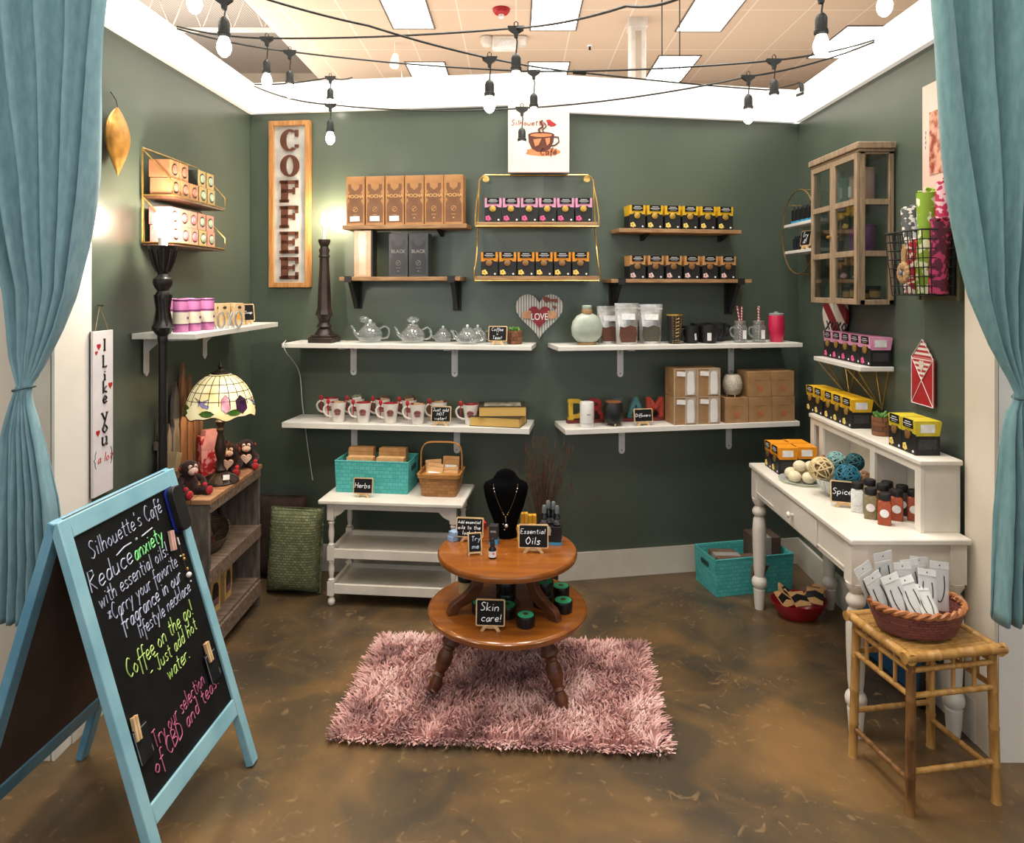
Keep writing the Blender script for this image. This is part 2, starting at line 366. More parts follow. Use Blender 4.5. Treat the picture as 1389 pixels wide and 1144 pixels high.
# recessed fluorescent panels
PANEL = pm('panel_diffuser', 'fffaf2', 'ffffff', 4, .5, emit=7.5)
PFR = pm('panel_frame', '6b5c50', '786a5e', 5, .6)
def lamp_panel(x0, x1, y0, y1, label, first=[None]):
    t = thing('ceiling_light', label, 'ceiling light', ((x0+x1)/2, (y0+y1)/2, CZ), 0, 'recessed panels in the store ceiling')
    w, d = abs(x1-x0)/2, abs(y1-y0)/2
    MB().bb(-w, w, -d, d, -.006, -.001).build('diffuser', PANEL, t)
    f = MB()
    f.bb(-w-.02, -w, -d-.02, d+.02, -.012, -.001).bb(w, w+.02, -d-.02, d+.02, -.012, -.001).bb(-w, w, -d-.02, -d, -.012, -.001).bb(-w, w, d, d+.02, -.012, -.001)
    f.build('frame', PFR, t)
for x0, x1, y0, y1, lb in [(-1.36, -.92, 6.6, 7.82, 'bright ceiling panel left of the red alarm strobe'), (.17, .66, 6.65, 7.87, 'bright ceiling panel right of the red alarm strobe'),
        (1.81, 2.3, 6.7, 7.9, 'slanted bright ceiling panel just right of the white column top'), (3.68, 4.13, 7.76, 8.83, 'bright ceiling panel far right above the header'),
        (-1.42, -.93, 9.0, 10.2, 'sliver of far ceiling panel left above the header'), (.17, .68, 9.0, 10.2, 'sliver of far ceiling panel above the cafe poster'),
        (1.8, 2.3, 8.75, 9.9, 'sliver of far ceiling panel right of the white column'), (4.1, 4.6, 9.2, 10.4, 'far ceiling panel at the right corner above the header'),
        ]:
    lamp_panel(x0, x1, y0, y1, lb)
# column, strobe, emergency light, hangers
t = thing('support_column', 'white square duct column dropping from the tiled ceiling', 'column', (XP(864, 7.6), 7.6, 1.2))
c = MB(); c.bb(-.085, .085, -.085, .085, 0, CZ-1.2); c.build('shaft', WHITE, t, .01)
MB().bb(-.10, .10, -.10, .10, CZ-1.3, CZ-1.2).build('collar', WHITE, t)
MB().bb(-.03, .03, -.10, -.088, .0, CZ-1.35).build('groove_strip', pm('shade_strip', 'b9aa98', 'c6b8a6', 4, .6), t)
t = thing('alarm_strobe', 'round red fire alarm strobe on the ceiling', 'alarm', (XP(680, 7.29), 7.29, CZ))
MB().lathe([(.09,0),(.09,-.02),(.07,-.05),(.03,-.06)], 20).build('base', RED, t)
MB().lathe([(.028,-.058),(.028,-.09),(.01,-.1)], 12).build('lens', PAPER, t)
t = thing('emergency_light', 'twin headed emergency light fixture behind the hanging bulb', 'emergency light', (XP(684, 8.1), 8.1, CZ))
MB().bb(-.14, .14, -.06, .06, -.16, 0).build('housing', WHITE, t, .02)
for s in (-1, 1):
    MB().lathe([(.07,0),(.075,-.05),(.055,-.1),(.02,-.11)], 16, (s*.2, 0, -.01)).build('lamp_head', pm('lamp_plastic', 'cfc6b8', 'e2dacd', 10, .4), t)
MB().bb(-.08, .08, -.07, -.055, -.14, -.06).build('lens', PAPER, t)
for px in (898, 922):
    o = MB().cyl((0,0,0), (0,0,CZ-2.6), .006, None, 5).build('hanging_wire', BLACK); o.location = (XP(px, 6.5), 6.5, 2.6)
    tag(o, 'thin dark wire hanging from the ceiling right of the column, ' + ('left one' if px == 898 else 'right one'), 'wire')
t = thing('sprinkler_head', 'small round sprinkler dot on the ceiling left of the column', 'sprinkler', (XP(800, 8.4), 8.4, CZ))
MB().lathe([(.04,0),(.03,-.012)], 14).build('plate', PAPER, t); MB().lathe([(.012,-.01),(.012,-.04),(.02,-.045)], 10).build('nozzle', BLACK, t)
for i, (px, py) in enumerate([(536, 70), (545, 92)]):
    Y = 8.3 if i == 0 else 9.4
    t = thing('track_spotlight', 'white spotlight on a thin stem, ' + ('nearer one by the left ceiling panel' if i == 0 else 'farther one just above the header'), 'spotlight', (XP(px, Y), Y, CZ))
    MB().cyl((0,0,0), (0,0,-.18), .008, None, 6).build('stem', WHITE, t)
    MB().tube([(0,.03,-.14), (0,-.02,-.22), (0,-.06,-.29)], [.035,.05,.055], 12).build('lamp_head', pm('spot_lit', 'f6ead8', 'fff6e6', 9, .5, emit=.6), t)

# ---------------------------------------------------------------- string lights
CABLE = pm('cable_rubber', '191c1b', '242827', 30, .5)
BULB = pm('bulb_glow', 'fff2dc', 'fff8ea', 10, .3, emit=16)
def sag(a, b, s=.03, n=8):
    out = []
    for i in range(n+1):
        t = i/n; p = Vector(a).lerp(Vector(b), t); p.z -= s*4*t*(1-t); out.append(p)
    return out
def pendant(root, node, drop, hang=True):
    """socket + bulb under a cable node (coordinates relative to the root)"""
    r = root.location; x, y, z = Vector(node)-r
    k = MB()
    if hang:
        k.prism([(x-.03, z+.006), (x+.03, z+.006), (x+.026, z-.008), (x+.008, z-.02), (x+.006, z-.035), (x-.006, z-.035), (x-.008, z-.02), (x-.026, z-.008)], y-.007, y+.007)
        k.tube([(x-.006, y, z+.005), (x-.007, y, z+.018), (x, y, z+.024), (x+.007, y, z+.018), (x+.006, y, z+.005)], .002, 5)
    k.tube([(x, y, z-.03), (x+.004, y, z-drop*.5), (x, y, z-drop)], .0028, 5)
    k.lathe([(.006,-drop+.004),(.014,-drop-.004),(.0175,-drop-.014),(.0175,-drop-.045),(.0205,-drop-.047),(.0205,-drop-.055),(.016,-drop-.060)], 14, (x, y, z))
    k.build('socket', CABLE, root)
    b = MB(); b.lathe([(.012,-drop-.058),(.016,-drop-.066),(.0225,-drop-.085),(.0225,-drop-.097),(.017,-drop-.112),(.008,-drop-.121),(.002,-drop-.123)], 14, (x, y, z))
    b.build('bulb', BULB, root)
def strand(label, pts, nodes, sags=.03, extra=None):
    root = thing('string_light', label, 'string light', pts[0], 0, 'string lights crossing above the booth')
    line = []
    for a, b in zip(pts[:-1], pts[1:]): line += sag(a, b, sags)[:-1]
    line.append(Vector(pts[-1])); o = root.location
    MB().tube([p-o for p in line], .0042, 6).build('cable', CABLE, root)
    for n, d in nodes: pendant(root, n, d)
    return root
HL = P(240, 36, 3.14); HR = P(1187, 54, 3.2); CLB = P(345, 117, 4.02); CRB = P(1085, 112, 4.0)
n1, n2 = P(362, 52, 3.1), P(700, 38, 2.5)
strand('black string light sweeping from the left header over the centre and out of the top', [HL, n1, n2, P(850, 8, 2.0), P(930, -6, 1.8)], [(n1, .098), (n2, .095)], .012)
n1, n2, n3 = P(393, 70, 3.2), P(724, 97, 3.1), P(1050, 82, 2.8)
strand('black string light running straight from left header to right header', [HL+Vector((0,0,-.01)), n1, n2, n3, HR], [(n1, .09), (n2, .10), (n3, .08)], .012)
n1 = P(664, 79, 2.65)
t = strand('black string light falling from top left to the plug end at the right corner', [P(340, -8, 2.3), P(500, 35, 2.5), n1, P(786, 98, 3.2), P(1040, 122, 3.95), CRB], [(n1, .085)], .006)
e0 = Vector(CRB)-t.location
MB().tube([e0, e0+Vector((.01,0,-.02)), e0+Vector((.012,0,-.05))], [.006,.014,.014], 8).tube([e0+Vector((.02,0,-.06)), e0+Vector((-.02,0,-.075))], .009, 6).build('plug', CABLE, t)
cp = Vector(P(786, 98, 3.2))-t.location
MB().cyl(cp+Vector((-.03,0,.002)), cp+Vector((.03,0,-.003)), .011, None, 8).build('connector', CABLE, t)
n1, n2, n3 = P(448, 142, 3.5), P(708, 147, 3.2), P(1015, 104, 3.0)
strand('black string light hanging lowest in front of the cafe poster', [CLB, n1, n2, n3, HR+Vector((0,0,-.008))], [(n1, .078), (n2, .092), (n3, .08)], .02)
n1 = P(448, 105, 3.95)
strand('short black string light above the white header near the left corner', [CLB+Vector((0,0,.01)), n1, P(478, 105, 4.0)], [(n1, .065)], .012)
na, nb = P(304, -2, 2.2), P(264, -34, 2.2)
strand('black string light at top left with bulbs cut by the frame', [P(200, -60, 2.2), nb, na, P(420, -30, 2.2)], [(na, .062), (nb, .0)], .01)
na, nb = P(1114, -12, 2.0), P(1200, -42, 2.1)
strand('black string light at top right with its large bulb over the header', [P(1060, -40, 2.0), na, nb, P(1260, -60, 2.1)], [(na, .066), (nb, .02)], .01)

# ---------------------------------------------------------------- curtains
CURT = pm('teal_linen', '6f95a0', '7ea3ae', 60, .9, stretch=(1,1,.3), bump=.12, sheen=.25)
def interp(tab, y):
    if y <= tab[0][0]: return tab[0][1]
    for (a, b), (c, d) in zip(tab[:-1], tab[1:]):
        if y <= c: return b+(d-b)*(y-a)/(c-a)
    return tab[-1][1]
def curtain(name, label, left, right, amp, yb, Y0, nf, phase, tie):
    root = thing('curtain', label, 'curtain', (XP((left[3][1]+right[3][1])/2, Y0), Y0, 1.2))
    o = root.location; rows = []; ys = [-60+i*(yb+60)/70 for i in range(71)]
    NU = nf*14
    for y in ys:
        a, b, A = interp(left, y), interp(right, y), interp(amp, y)
        r = []
        for j in range(NU+1):
            u = j/NU; w = u+.035*math.sin(5*u+phase+y*.004)
            px = a+(b-a)*(u+.006*math.sin(9*u+y*.02))
            d = A*(math.sin(2*PI*nf*w+phase)+.35*math.sin(2*PI*nf*2.1*w+1+y*.006))
            p = P(px, y+ (4*math.sin(2*PI*nf*w) if y > yb-5 else 0), Y0); r.append(Vector((p.x, Y0+d, p.z))-o)
        rows.append(r)
    mb = MB(); mb.rings(rows, 0, False, False, False)
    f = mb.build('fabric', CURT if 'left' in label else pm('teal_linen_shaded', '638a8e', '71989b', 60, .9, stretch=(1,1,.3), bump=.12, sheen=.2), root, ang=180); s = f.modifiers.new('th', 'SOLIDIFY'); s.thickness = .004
    ty, tx0, tx1 = tie
    c = P((tx0+tx1)/2, ty, Y0)-o; rx = (tx1-tx0)/2*Y0/F+.006
    MB().tube([(c.x+rx*math.cos(2*PI*i/20), c.y+.035*math.sin(2*PI*i/20), c.z+.006*math.cos(2*PI*i/20)) for i in range(20)], .0045, 6, closed=True).build('tieback', pm('tie_cord', '3f5a60', '4d6a70', 40, .7), root)
    return root
curtain('curtain', 'left teal linen curtain gathered by a tie and hanging beside the chalkboard',
    [(-60,-90),(150,-60),(300,-20),(393,5),(485,13),(524,24),(545,16),(590,2),(680,-6),(850,-10)],
    [(-60,150),(60,142),(150,136),(240,126),(330,112),(400,100),(450,82),(500,58),(526,40),(545,42),(608,60),(680,76),(760,84),(850,86)],
    [(-60,.035),(350,.03),(480,.012),(526,.006),(560,.014),(700,.028),(850,.032)], 846, 2.22, 6, .6, (527, 24, 41))
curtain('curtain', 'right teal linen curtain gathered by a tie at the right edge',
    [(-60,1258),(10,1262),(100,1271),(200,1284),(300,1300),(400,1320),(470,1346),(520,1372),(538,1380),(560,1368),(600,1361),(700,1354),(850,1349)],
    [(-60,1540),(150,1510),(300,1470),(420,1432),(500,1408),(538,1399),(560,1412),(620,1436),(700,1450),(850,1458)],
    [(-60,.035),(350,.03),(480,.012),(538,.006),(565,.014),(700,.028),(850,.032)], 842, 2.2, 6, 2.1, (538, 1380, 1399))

# ---------------------------------------------------------------- light
w = bpy.data.worlds.new('world'); sc.world = w; w.use_nodes = True
bg = w.node_tree.nodes['Background']; bg.inputs[0].default_value = (.86, .93, 1.0, 1); bg.inputs[1].default_value = .09
def area(name, loc, rot, sx, sy, power, col):
    l = bpy.data.lights.new(name, 'AREA'); l.shape = 'RECTANGLE'; l.size = sx; l.size_y = sy; l.energy = power; l.color = col
    o = bpy.data.objects.new(name, l); COL.objects.link(o); o.location = loc; o.rotation_euler = rot; return o
def point(name, loc, power, col=(1,.78,.52), r=.03):
    l = bpy.data.lights.new(name, 'POINT'); l.energy = power; l.color = col; l.shadow_soft_size = r
    o = bpy.data.objects.new(name, l); COL.objects.link(o); o.location = loc; return o
# rows of store fluorescents over and in front of the booth
for i, (x, y) in enumerate([(-1.2, 4.7), (1.4, 4.7), (-.8, 2.75), (.85, 2.75), (0, .3), (-3.0, .6), (3.0, .6)]):
    area('store_fluorescent', (x, y, CZ-.03), (0,0,0), .6, 1.2, 50 if y > 4 else (74 if y > 1 else 46), (1, .95, .86))
area('shopfront_daylight', (-2.2, -1.3, 1.9), (math.radians(90), 0, math.radians(-12)), 2.4, 2.2, 24, (.74, .87, 1))  # unseen soft lamp added behind the camera as cool daylight fill
area('shopfront_daylight', (2.2, -1.3, 1.9), (math.radians(90), 0, math.radians(12)), 2.4, 2.2, 24, (.78, .90, 1))  # matching unseen fill lamp added on the right
area('store_uplight', (0, -2.5, 2.6), (math.radians(150), 0, 0), 6, 2, 130, (1, .93, .84))  # unseen upward lamp added behind the camera to brighten the ceiling
area('store_uplight', (-5.0, 8, 3.4), (math.radians(180), 0, 0), 3, 4, 420, (1, .95, .88))  # unseen upward lamp added to lighten the metal deck
area('store_uplight', (0, 7.5, 2.3), (math.radians(180), 0, 0), 8, 3, 175, (1, .93, .84))  # unseen upward lamp added beyond the back wall to brighten the ceiling
# distant store walls and the bars the curtains hang from
FARW = pm('store_wall', 'b9ab98', 'c8baa7', 1.5, .8)
struct(MB().bb(-9, 9, 13.9, 14, 0, CZ+1.4).build('wall_far', FARW)); struct(MB().bb(8.9, 9, -5, 14, 0, CZ).build('wall_far_right', FARW)); struct(MB().bb(-9, -8.9, -5, 14, 0, CZ+1.4).build('wall_far_left', FARW))
for s, lb in ((-1, 'black curtain bar above the left curtain'), (1, 'black curtain bar above the right curtain')):
    t = thing('curtain_bar', lb, 'curtain bar', (s*1.75, 2.22, 2.68), 0)
    MB().cyl((-.48,0,0), (.48,0,0), .012, None, 12).build('bar', BLACK, t); MB().bb(-.015, .015, 0, .30, -.015, .012).build('arm', BLACK, t)
# ================================================================ shelves on the back wall
def wxy(px, d=0):
    """point on the back wall seen at column px, standing d in front of it"""
    k = (px-CX)/F; Y = (3.8995-d)/(1+.129*k) if px < 737 else (3.8532-d)/(1-.1774*k); return XP(px, Y), Y
def rwall(px): return RL if px < 737 else RR
def wall_shelf(name, label, pl, pr, ztop, depth, th, mat, group=None, bevel=.002):
    """board whose front edge spans columns pl..pr"""
    x0, y0 = wxy(pl, depth); x1, y1 = wxy(pr, depth); cx, cy = (x0+x1)/2, (y0+y1)/2
    rz = math.atan2(y1-y0, x1-x0); L = math.hypot(x1-x0, y1-y0)
    t = thing(name, label, 'shelf', (cx, cy, ztop), rz, group)
    MB().bb(-L/2, L/2, 0, depth, -th, 0).build('board', mat, t, bevel)
    t['L'] = L; return t
def on(t, fx, fy, z=0.0):
    """world point on a shelf thing: fx along, fy back from the front edge"""
    c, s = math.cos(t.rotation_euler[2]), math.sin(t.rotation_euler[2])
    return (t.location[0]+fx*c-fy*s, t.location[1]+fx*s+fy*c, t.location[2]+z)
def fx_of(t, px, fy):
    """local x on the shelf so that the point fy behind the front edge shows at column px"""
    k = (px-CX)/F; c, s = math.cos(t.rotation_euler[2]), math.sin(t.rotation_euler[2])
    # (X0+fx c - fy s) = k (Y0 + fx s + fy c)
    return (k*(t.location[1]+fy*c)-t.location[0]+fy*s)/(c-k*s)
def spot(t, px, fy, z=0.0005): return on(t, fx_of(t, px, fy), fy, z)
BRW = pm('white_bracket', 'd9d9d6', 'e4e4e0', 10, .4)
def white_bracket(t, px, h=.20, depth=.25):
    fx = fx_of(t, px, depth)
    m = MB(); m.prism([(-.018,-.03),(.018,-.03),(.018,-h+.018),(.013,-h+.006),(0,-h),(-.013,-h+.006),(-.018,-h+.018)], depth-.006, depth)
    m.bb(-.018, .018, .05, depth, -.034, -.03); m.prism([(depth,-.034),(depth-.05,-.034),(depth-.006,-.075),(depth,-.09)], -.004, .004, 'x')
    m.sph((0, depth-.007, -.06), .004, m=1).sph((0, depth-.007, -h+.022), .004, m=1)
    o = m.build('bracket', [BRW, pm('screw', '77736c', '8b877f', 40, .4, metal=.7)], t); o.location = (fx, 0, 0); return o
SWH = pm('white_melamine', 'd9d6ce', 'e4e1da', 6, .4)
S1 = wall_shelf('wall_shelf', 'upper left white wall shelf carrying the glass teapots', 382, 721, 1.325, .25, .024, SWH)
S2 = wall_shelf('wall_shelf', 'lower left white wall shelf carrying the white mugs and two books', 382, 718, .895, .25, .03, SWH)
S3 = wall_shelf('wall_shelf', 'upper right white wall shelf with pouches, glass jars and pink tumbler', 757, 1089, 1.322, .25, .024, SWH)
S4 = wall_shelf('wall_shelf', 'lower right white wall shelf with colourful letters and kraft boxes', 767, 1085, .888, .25, .028, SWH)
for s, a in ((S1, (480, 617)), (S2, (481, 620)), (S3, (841, 991)), (S4, (843, 988))):
    for px in a: white_bracket(s, px)
U1 = wall_shelf('wall_shelf', 'thin wooden shelf holding the row of tall mocha boxes', 464, 633, 1.975, .15, .024, SHELFW)
U2 = wall_shelf('wall_shelf', 'wooden shelf on black brackets with two dark grey boxes', 460, 624, 1.688, .16, .022, SHELFW)
U3 = wall_shelf('wall_shelf', 'thin wooden shelf holding the yellow tea boxes on the back wall', 840, 1006, 1.952, .15, .022, SHELFW)
U4 = wall_shelf('wall_shelf', 'wooden shelf on black brackets holding the brown banded tea boxes', 829, 1020, 1.675, .16, .020, SHELFW)
def black_bracket(t, px, h):
    fx = fx_of(t, px, .02)
    m = MB(); m.bb(-.02, .02, -.005, .16, -.03, -.021).bb(-.02, .02, -.006, 0, -.03, .003).bb(-.02, .02, -.006, .02, .001, .004)
    m.prism([(.16,-.03),(.03,-.03),(.12,-h),(.16,-h)], -.012, .012, 'x'); m.bb(-.024, .024, .152, .16, -h-.01, -.02)
    o = m.build('bracket', BLACK, t); o.location = (fx, 0, 0)
black_bracket(U2, 474, .17); black_bracket(U2, 613, .18); black_bracket(U4, 842, .14); black_bracket(U4, 1003, .19)
for t, pa, pb in ((U1, 500, 600), (U3, 870, 975)):
    for px in (pa, pb):
        o = MB().prism([(.15,-.024),(.04,-.024),(.15,-.06)], -.01, .01, 'x').build('bracket', BLACK, t); o.location = (fx_of(t, px, .15), 0, 0)

# brass rack
yF = 3.74; xA, xB = XP(645, yF), XP(812, yF)
GR = thing('brass_wall_rack', 'brass wire rack with two wooden boards below the cafe poster', 'wall rack', ((xA+xB)/2, yF, 1.69))
wR = (xB-xA)/2; zT = 2.25-1.69
for z in (0.0, .29):
    MB().bb(-wR+.004, wR-.004, 0, .135, z-.022, z).build('board', SHELFW, GR, .002)
fr = MB()
arc = [(-wR-.004, .02, -.03), (-wR-.006, .0, .02), (-wR+.004, .01, .10), (-wR+.008, .12, .30), (-wR+.012, .128, .50), (-wR+.02, .13, zT-.02), (-wR+.045, .13, zT)]
fr.tube(smooth(arc, 5)+[(wR-.045, .13, zT)]+[(-p[0], p[1], p[2]) for p in smooth(arc, 5)[::-1][1:]], .0042, 8)
for s in (-1, 1):
    fr.tube([(s*(wR+.002), .0, -.025), (s*(wR+.002), .0, -.004+.0), (s*(wR+.002), .0, .0)], .003, 6)
    fr.tube([(s*(wR+.001), -.004, .27), (s*(wR+.001), -.004, .31), (s*(wR-.002), .05, .40), (s*(wR-.012), .125, .50)], .0035, 6)
    fr.tube([(s*wR, -.004, -.024), (s*wR, .13, -.024)], .003, 6)
fr.tube([(-wR, -.005, -.024), (wR, -.005, -.024)], .003, 6); fr.tube([(-wR, -.005, .266), (wR, -.005, .266)], .003, 6)
fr.build('frame', GOLD, GR)
for s in (-1, 1): MB(Matrix.Translation((s*(wR-.05), .128, zT-.022)) @ Matrix.Rotation(PI/2, 4, 'X')).lathe([(.018,0),(.018,.004),(.006,.006)], 16).build('screw_plate', GOLD, GR)

# ================================================================ tea boxes
TB = (.090, .09, .128)
def tea_box(label, sleeve, emblem_c, medal, group, name='tea_box', side_label=True, pattern=None):
    w, d, h = TB; t = thing(name, label, 'tea box', (0,0,0), 0, group)
    hb = h*.56
    b = MB(); b.bb(-w/2, w/2, -d/2, d/2, 0, hb)
    b.prism([(-w/2,hb),(w/2,hb),(w/2,hb+.006),(w*.28,hb+.008),(w*.22,hb+.014),(-w*.22,hb+.014),(-w*.28,hb+.008),(-w/2,hb+.006)], -d/2-.001, -d/2+.002)
    b.build('carton', BLACK, t)
    s = MB(); s.prism([(-d/2+.001,hb),(d/2-.001,hb),(d/2+.008,h*.96),(d/2+.004,h),(-d/2-.003,h),(-d/2-.003,h*.97)], -w/2+.001, w/2-.001, 'x'); s.build('lid', sleeve, t)
    g = MB(); g.bb(-w*.36, w*.36, -d/2-.0042, -d/2+.002, h*.76, h*1.004); g.build('name_tag', CHALKB, t)
    l = MB()
    for k, (z, ww) in enumerate(((.935, .20), (.87, .29), (.815, .2))): l.bb(-w*ww, w*ww, -d/2-.005, -d/2-.004, h*z-.0012, h*z+(.0013 if k < 2 else -.0003))
    l.build('print', PAPER, t)
    MB(Matrix.Translation((-.002, -d/2-.0012, hb-.001)) @ Matrix.Rotation(PI/2, 4, 'X')).lathe([(.0170,0),(.0170,.0036),(.0145,.0044)], 20).build('medallion', medal, t)
    e = MB(); random.seed(3)
    for a in range(5): e.sph((-w*.30+.009*math.cos(a*1.257), -d/2-.0005, .020+.009*math.sin(a*1.257)), .0065, (1,.25,1), 8, 5)
    e.sph((-w*.18, -d/2-.0005, .014), .006, (1.3,.25,.7), 8, 5)
    e.build('emblem', emblem_c, t)
    MB(Matrix.Translation((w*.33, -d/2-.0005, .012)) @ Matrix.Rotation(PI/2, 4, 'X')).lathe([(.005,0),(.005,.0015)], 12).build('seal', PAPER, t)
    if side_label:
        q = MB(); q.bb(w/2-.001, w/2+.0008, -.026, .026, h*.66, h*.90); q.build('price_sticker', PAPER, t)
        q = MB(); q.bb(w/2, w/2+.0006, -.034, .034, h*.18, h*.46); q.build('fact_panel', pm('fact_grey', '2b2b2d', '3b3b3d', 90, .6), t)
    return t
PINKS = pm('pink_lid', 'd98fb4', 'e6a3c4', 30, .5); YEL = pm('yellow_lid', 'd9a916', 'e6b81f', 30, .5)
ORA = pm('orange_lid', 'dd8a12', 'ea9a1c', 30, .5); TANP = striped('tan_pattern_lid', 'b07a44', 'd3a066', 60, 'DIAGONAL', .6)
MG = pm('gold_foil', 'b8913c', 'd6b25c', 40, .35, metal=.6); MB_ = pm('bronze_foil', '8a6238', 'a07545', 40, .4, metal=.4)
E_P = pm('pink_print', 'd94a86', 'ec6aa0', 60, .6); E_Y = pm('cream_print', 'e2c24e', 'f0dc90', 60, .6); E_O = pm('hive_print', 'e8b83a', 'f3dc8a', 60, .6); E_B = pm('cup_print', 'c98f8a', 'f2e6e0', 60, .6)
def row(proto, t, p0, p1, n, labels, fy=None, rz=None, dz=0.0005):
    fy = TB[1]/2+.012 if fy is None else fy
    for i in range(n):
        px = p0+(p1-p0)*(i+.5)/n; loc = spot(t, px, fy, dz)
        r = rz if rz is not None else t.rotation_euler[2]
        if i == 0 and proto.get('used') is None:
            proto['used'] = 1; proto.location = loc; proto.rotation_euler = (0,0,r); proto['label'] = labels(i); o = proto
        else: o = dup(proto, loc, r, labels(i))
        s = min(1, (fx_of(t, p1, fy)-fx_of(t, p0, fy))/n*.985/TB[0]); o.scale = (s, 1, 1)
bx_p = tea_box('', PINKS, E_P, MG, 'pink tea boxes on the brass rack')
GRb = dict(GR=GR)
class Sh:   # shelf-like handle at another height of the same thing
    def __init__(s, t, dz=0, dx=0, dy=0): s.location = Vector(t.location)+Vector((dx, dy, dz)); s.rotation_euler = t.rotation_euler
row(bx_p, Sh(GR, .29), 657, 803, 6, lambda i: 'pink-lidded tea box, %s of six on the top board of the brass rack' % ORD[i])
bx_o = tea_box('', ORA, E_O, MB_, 'orange tea boxes on the brass rack')
row(bx_o, Sh(GR, 0), 652, 799, 6, lambda i: 'orange-lidded tea box, %s of six on the bottom board of the brass rack' % ORD[i])
bx_y = tea_box('', YEL, E_Y, MG, 'yellow tea boxes on the back wall')
row(bx_y, U3, 849, 991, 6, lambda i: 'yellow-lidded tea box, %s of six on the back wall wooden shelf' % ORD[i])
bx_t = tea_box('', TANP, E_B, MB_, 'brown patterned tea boxes')
row(bx_t, U4, 849, 995, 6, lambda i: 'tan patterned tea box, %s of six on the black bracketed shelf' % ORD[i])

# ---- tall mocha boxes
MOC = pm('mocha_carton', 'a06f42', 'b6834f', 18, .5); MOCD = pm('mocha_print', '70492c', '7d5433', 20, .5); MGL = pm('gilt_print', 'd3a15e', 'e6b977', 30, .5)
def tall_box(label, word, base, dark, gilt, w=.106, h=.268, d=.075):
    t = thing('coffee_box', label, 'coffee box', (0,0,0))
    MB().bb(-w/2, w/2, -d/2, d/2, 0, h).build('carton', base, t, .0015)
    y = -d/2
    p = MB(); p.prism([(-w*.42,.012),(w*.42,.012),(w*.42,h*.42),(w*.30,h*.50),(w*.40,h*.55),(w*.40,h*.62),(w*.30,h*.66),(w*.38,h*.72),(w*.38,h*.84),(w*.22,h*.84),(w*.2,h*.76),(0,h*.70),(-w*.2,h*.76),(-w*.22,h*.84),(-w*.38,h*.84),(-w*.38,h*.72),(-w*.30,h*.66),(-w*.40,h*.62),(-w*.40,h*.55),(-w*.30,h*.50),(-w*.42,h*.42)], y-.0008, y)
    p.build('printed_panel', dark, t)
    bfont(word, .026, .0004, .0004, gilt, 'lettering', t, (0, y-.0014, h*.585), sx=1)
    e = MB(); e.tube([(.013*math.cos(a*PI/8), y-.001, h*.32+.013*math.sin(a*PI/8)) for a in range(16)], .0012, 4, closed=True)
    e.tube([(-.007, y-.001, h*.30), (0, y-.001, h*.325), (.006, y-.001, h*.345)], .002, 4)
    e.bb(-.014, .014, y-.0012, y, h*.20, h*.206).bb(-.004, .004, y-.0012, y, h*.12, h*.14); e.build('emblem', gilt, t)
    return t
mo = tall_box('', 'MOCHA', MOC, MOCD, MGL)
for i in range(6):
    px = 472+26.4*(i+.5); loc = spot(U1, px, .05)
    lb = 'tall mocha coffee box, %s of six' % ORD[i]+(', with white price sticker' if i < 3 else ', without price sticker')
    o = mo if i == 0 else dup(mo, loc, RL, lb)
    o.location = loc; o.rotation_euler = (0,0,RL); o['label'] = lb; o['group'] = 'tall mocha boxes'
for i, o in enumerate([x for x in bpy.data.objects if x.get('group') == 'tall mocha boxes']):
    if 'with white' in o['label']:
        q = MB().bb(-.029, .026, -.0395, -.0375, .020, .048).build('price_sticker', PAPER, o); q.rotation_euler = (0, random.uniform(-.06,.06), 0)
t = thing('coffee_box', 'plain tan side of a tall box under the mocha row', 'coffee box', spot(U2, 495, .055), RL)
MB().bb(-.048, .048, -.04, .04, 0, .255).build('carton', pm('tan_gloss', 'b28e68', 'cba67f', 9, .3), t, .0015)
MB().bb(.0485, .056, -.038, .04, 0, .255).build('dark_side', pm('dark_side', '26241f', '302d28', 10, .5), t)
MB().bb(-.02, .02, -.0408, -.04, .01, .245).build('sheen_strip', pm('gloss_strip', 'c9a986', 'e0c4a4', 9, .25), t)
GYB = pm('charcoal_carton', '2e2f31', '3b3c3e', 18, .35); GYD = pm('charcoal_print', '1f2022', '26272a', 18, .4); GYL = pm('silver_print', '7d7b76', '8f8d88', 20, .4)
for i, (px, lb) in enumerate([(543, 'dark grey coffee box, left one of the pair'), (570, 'dark grey coffee box, right one of the pair')]):
    if i == 0: bk = tall_box(lb, 'BLACK', GYB, GYD, GYL, .108, .236); o = bk
    else: o = dup(bk, (0,0,0), 0, lb)
    o.location = spot(U2, px, .055); o.rotation_euler = (0,0,RL); o['label'] = lb; o['group'] = 'dark grey coffee boxes'

# ================================================================ signs on the back wall
t = thing('coffee_sign', 'vertical wooden framed sign with brown letters spelling COFFEE', 'wall sign', (*wxy(395.5, .0), 0), RL)
x0, y0 = wxy(395.5, .004); t.location = (x0, y0, PW(395, 390, .03)[2])
Hs = PW(395, 164, .03)[2]-t.location[2]; Ws = .248
f = MB()
for a in ((-Ws/2, -Ws/2+.028, 0, Hs), (Ws/2-.028, Ws/2, 0, Hs), (-Ws/2+.028, Ws/2-.028, 0, .028), (-Ws/2+.028, Ws/2-.028, Hs-.028, Hs)): f.bb(a[0], a[1], -.035, 0, a[2], a[3])
f.build('frame', pm('honey_wood', '9c6a38', 'bd8850', 7, .5, stretch=(9,9,1), bump=.1), t, .002)
MB().bb(-Ws/2+.02, Ws/2-.02, -.018, -.004, .02, Hs-.02).build('backing', pm('galvanised_panel', 'a5a29c', 'bdbab4', 14, .5), t)
LB = pm('brown_letter', '4a261a', '5c3222', 20, .5)
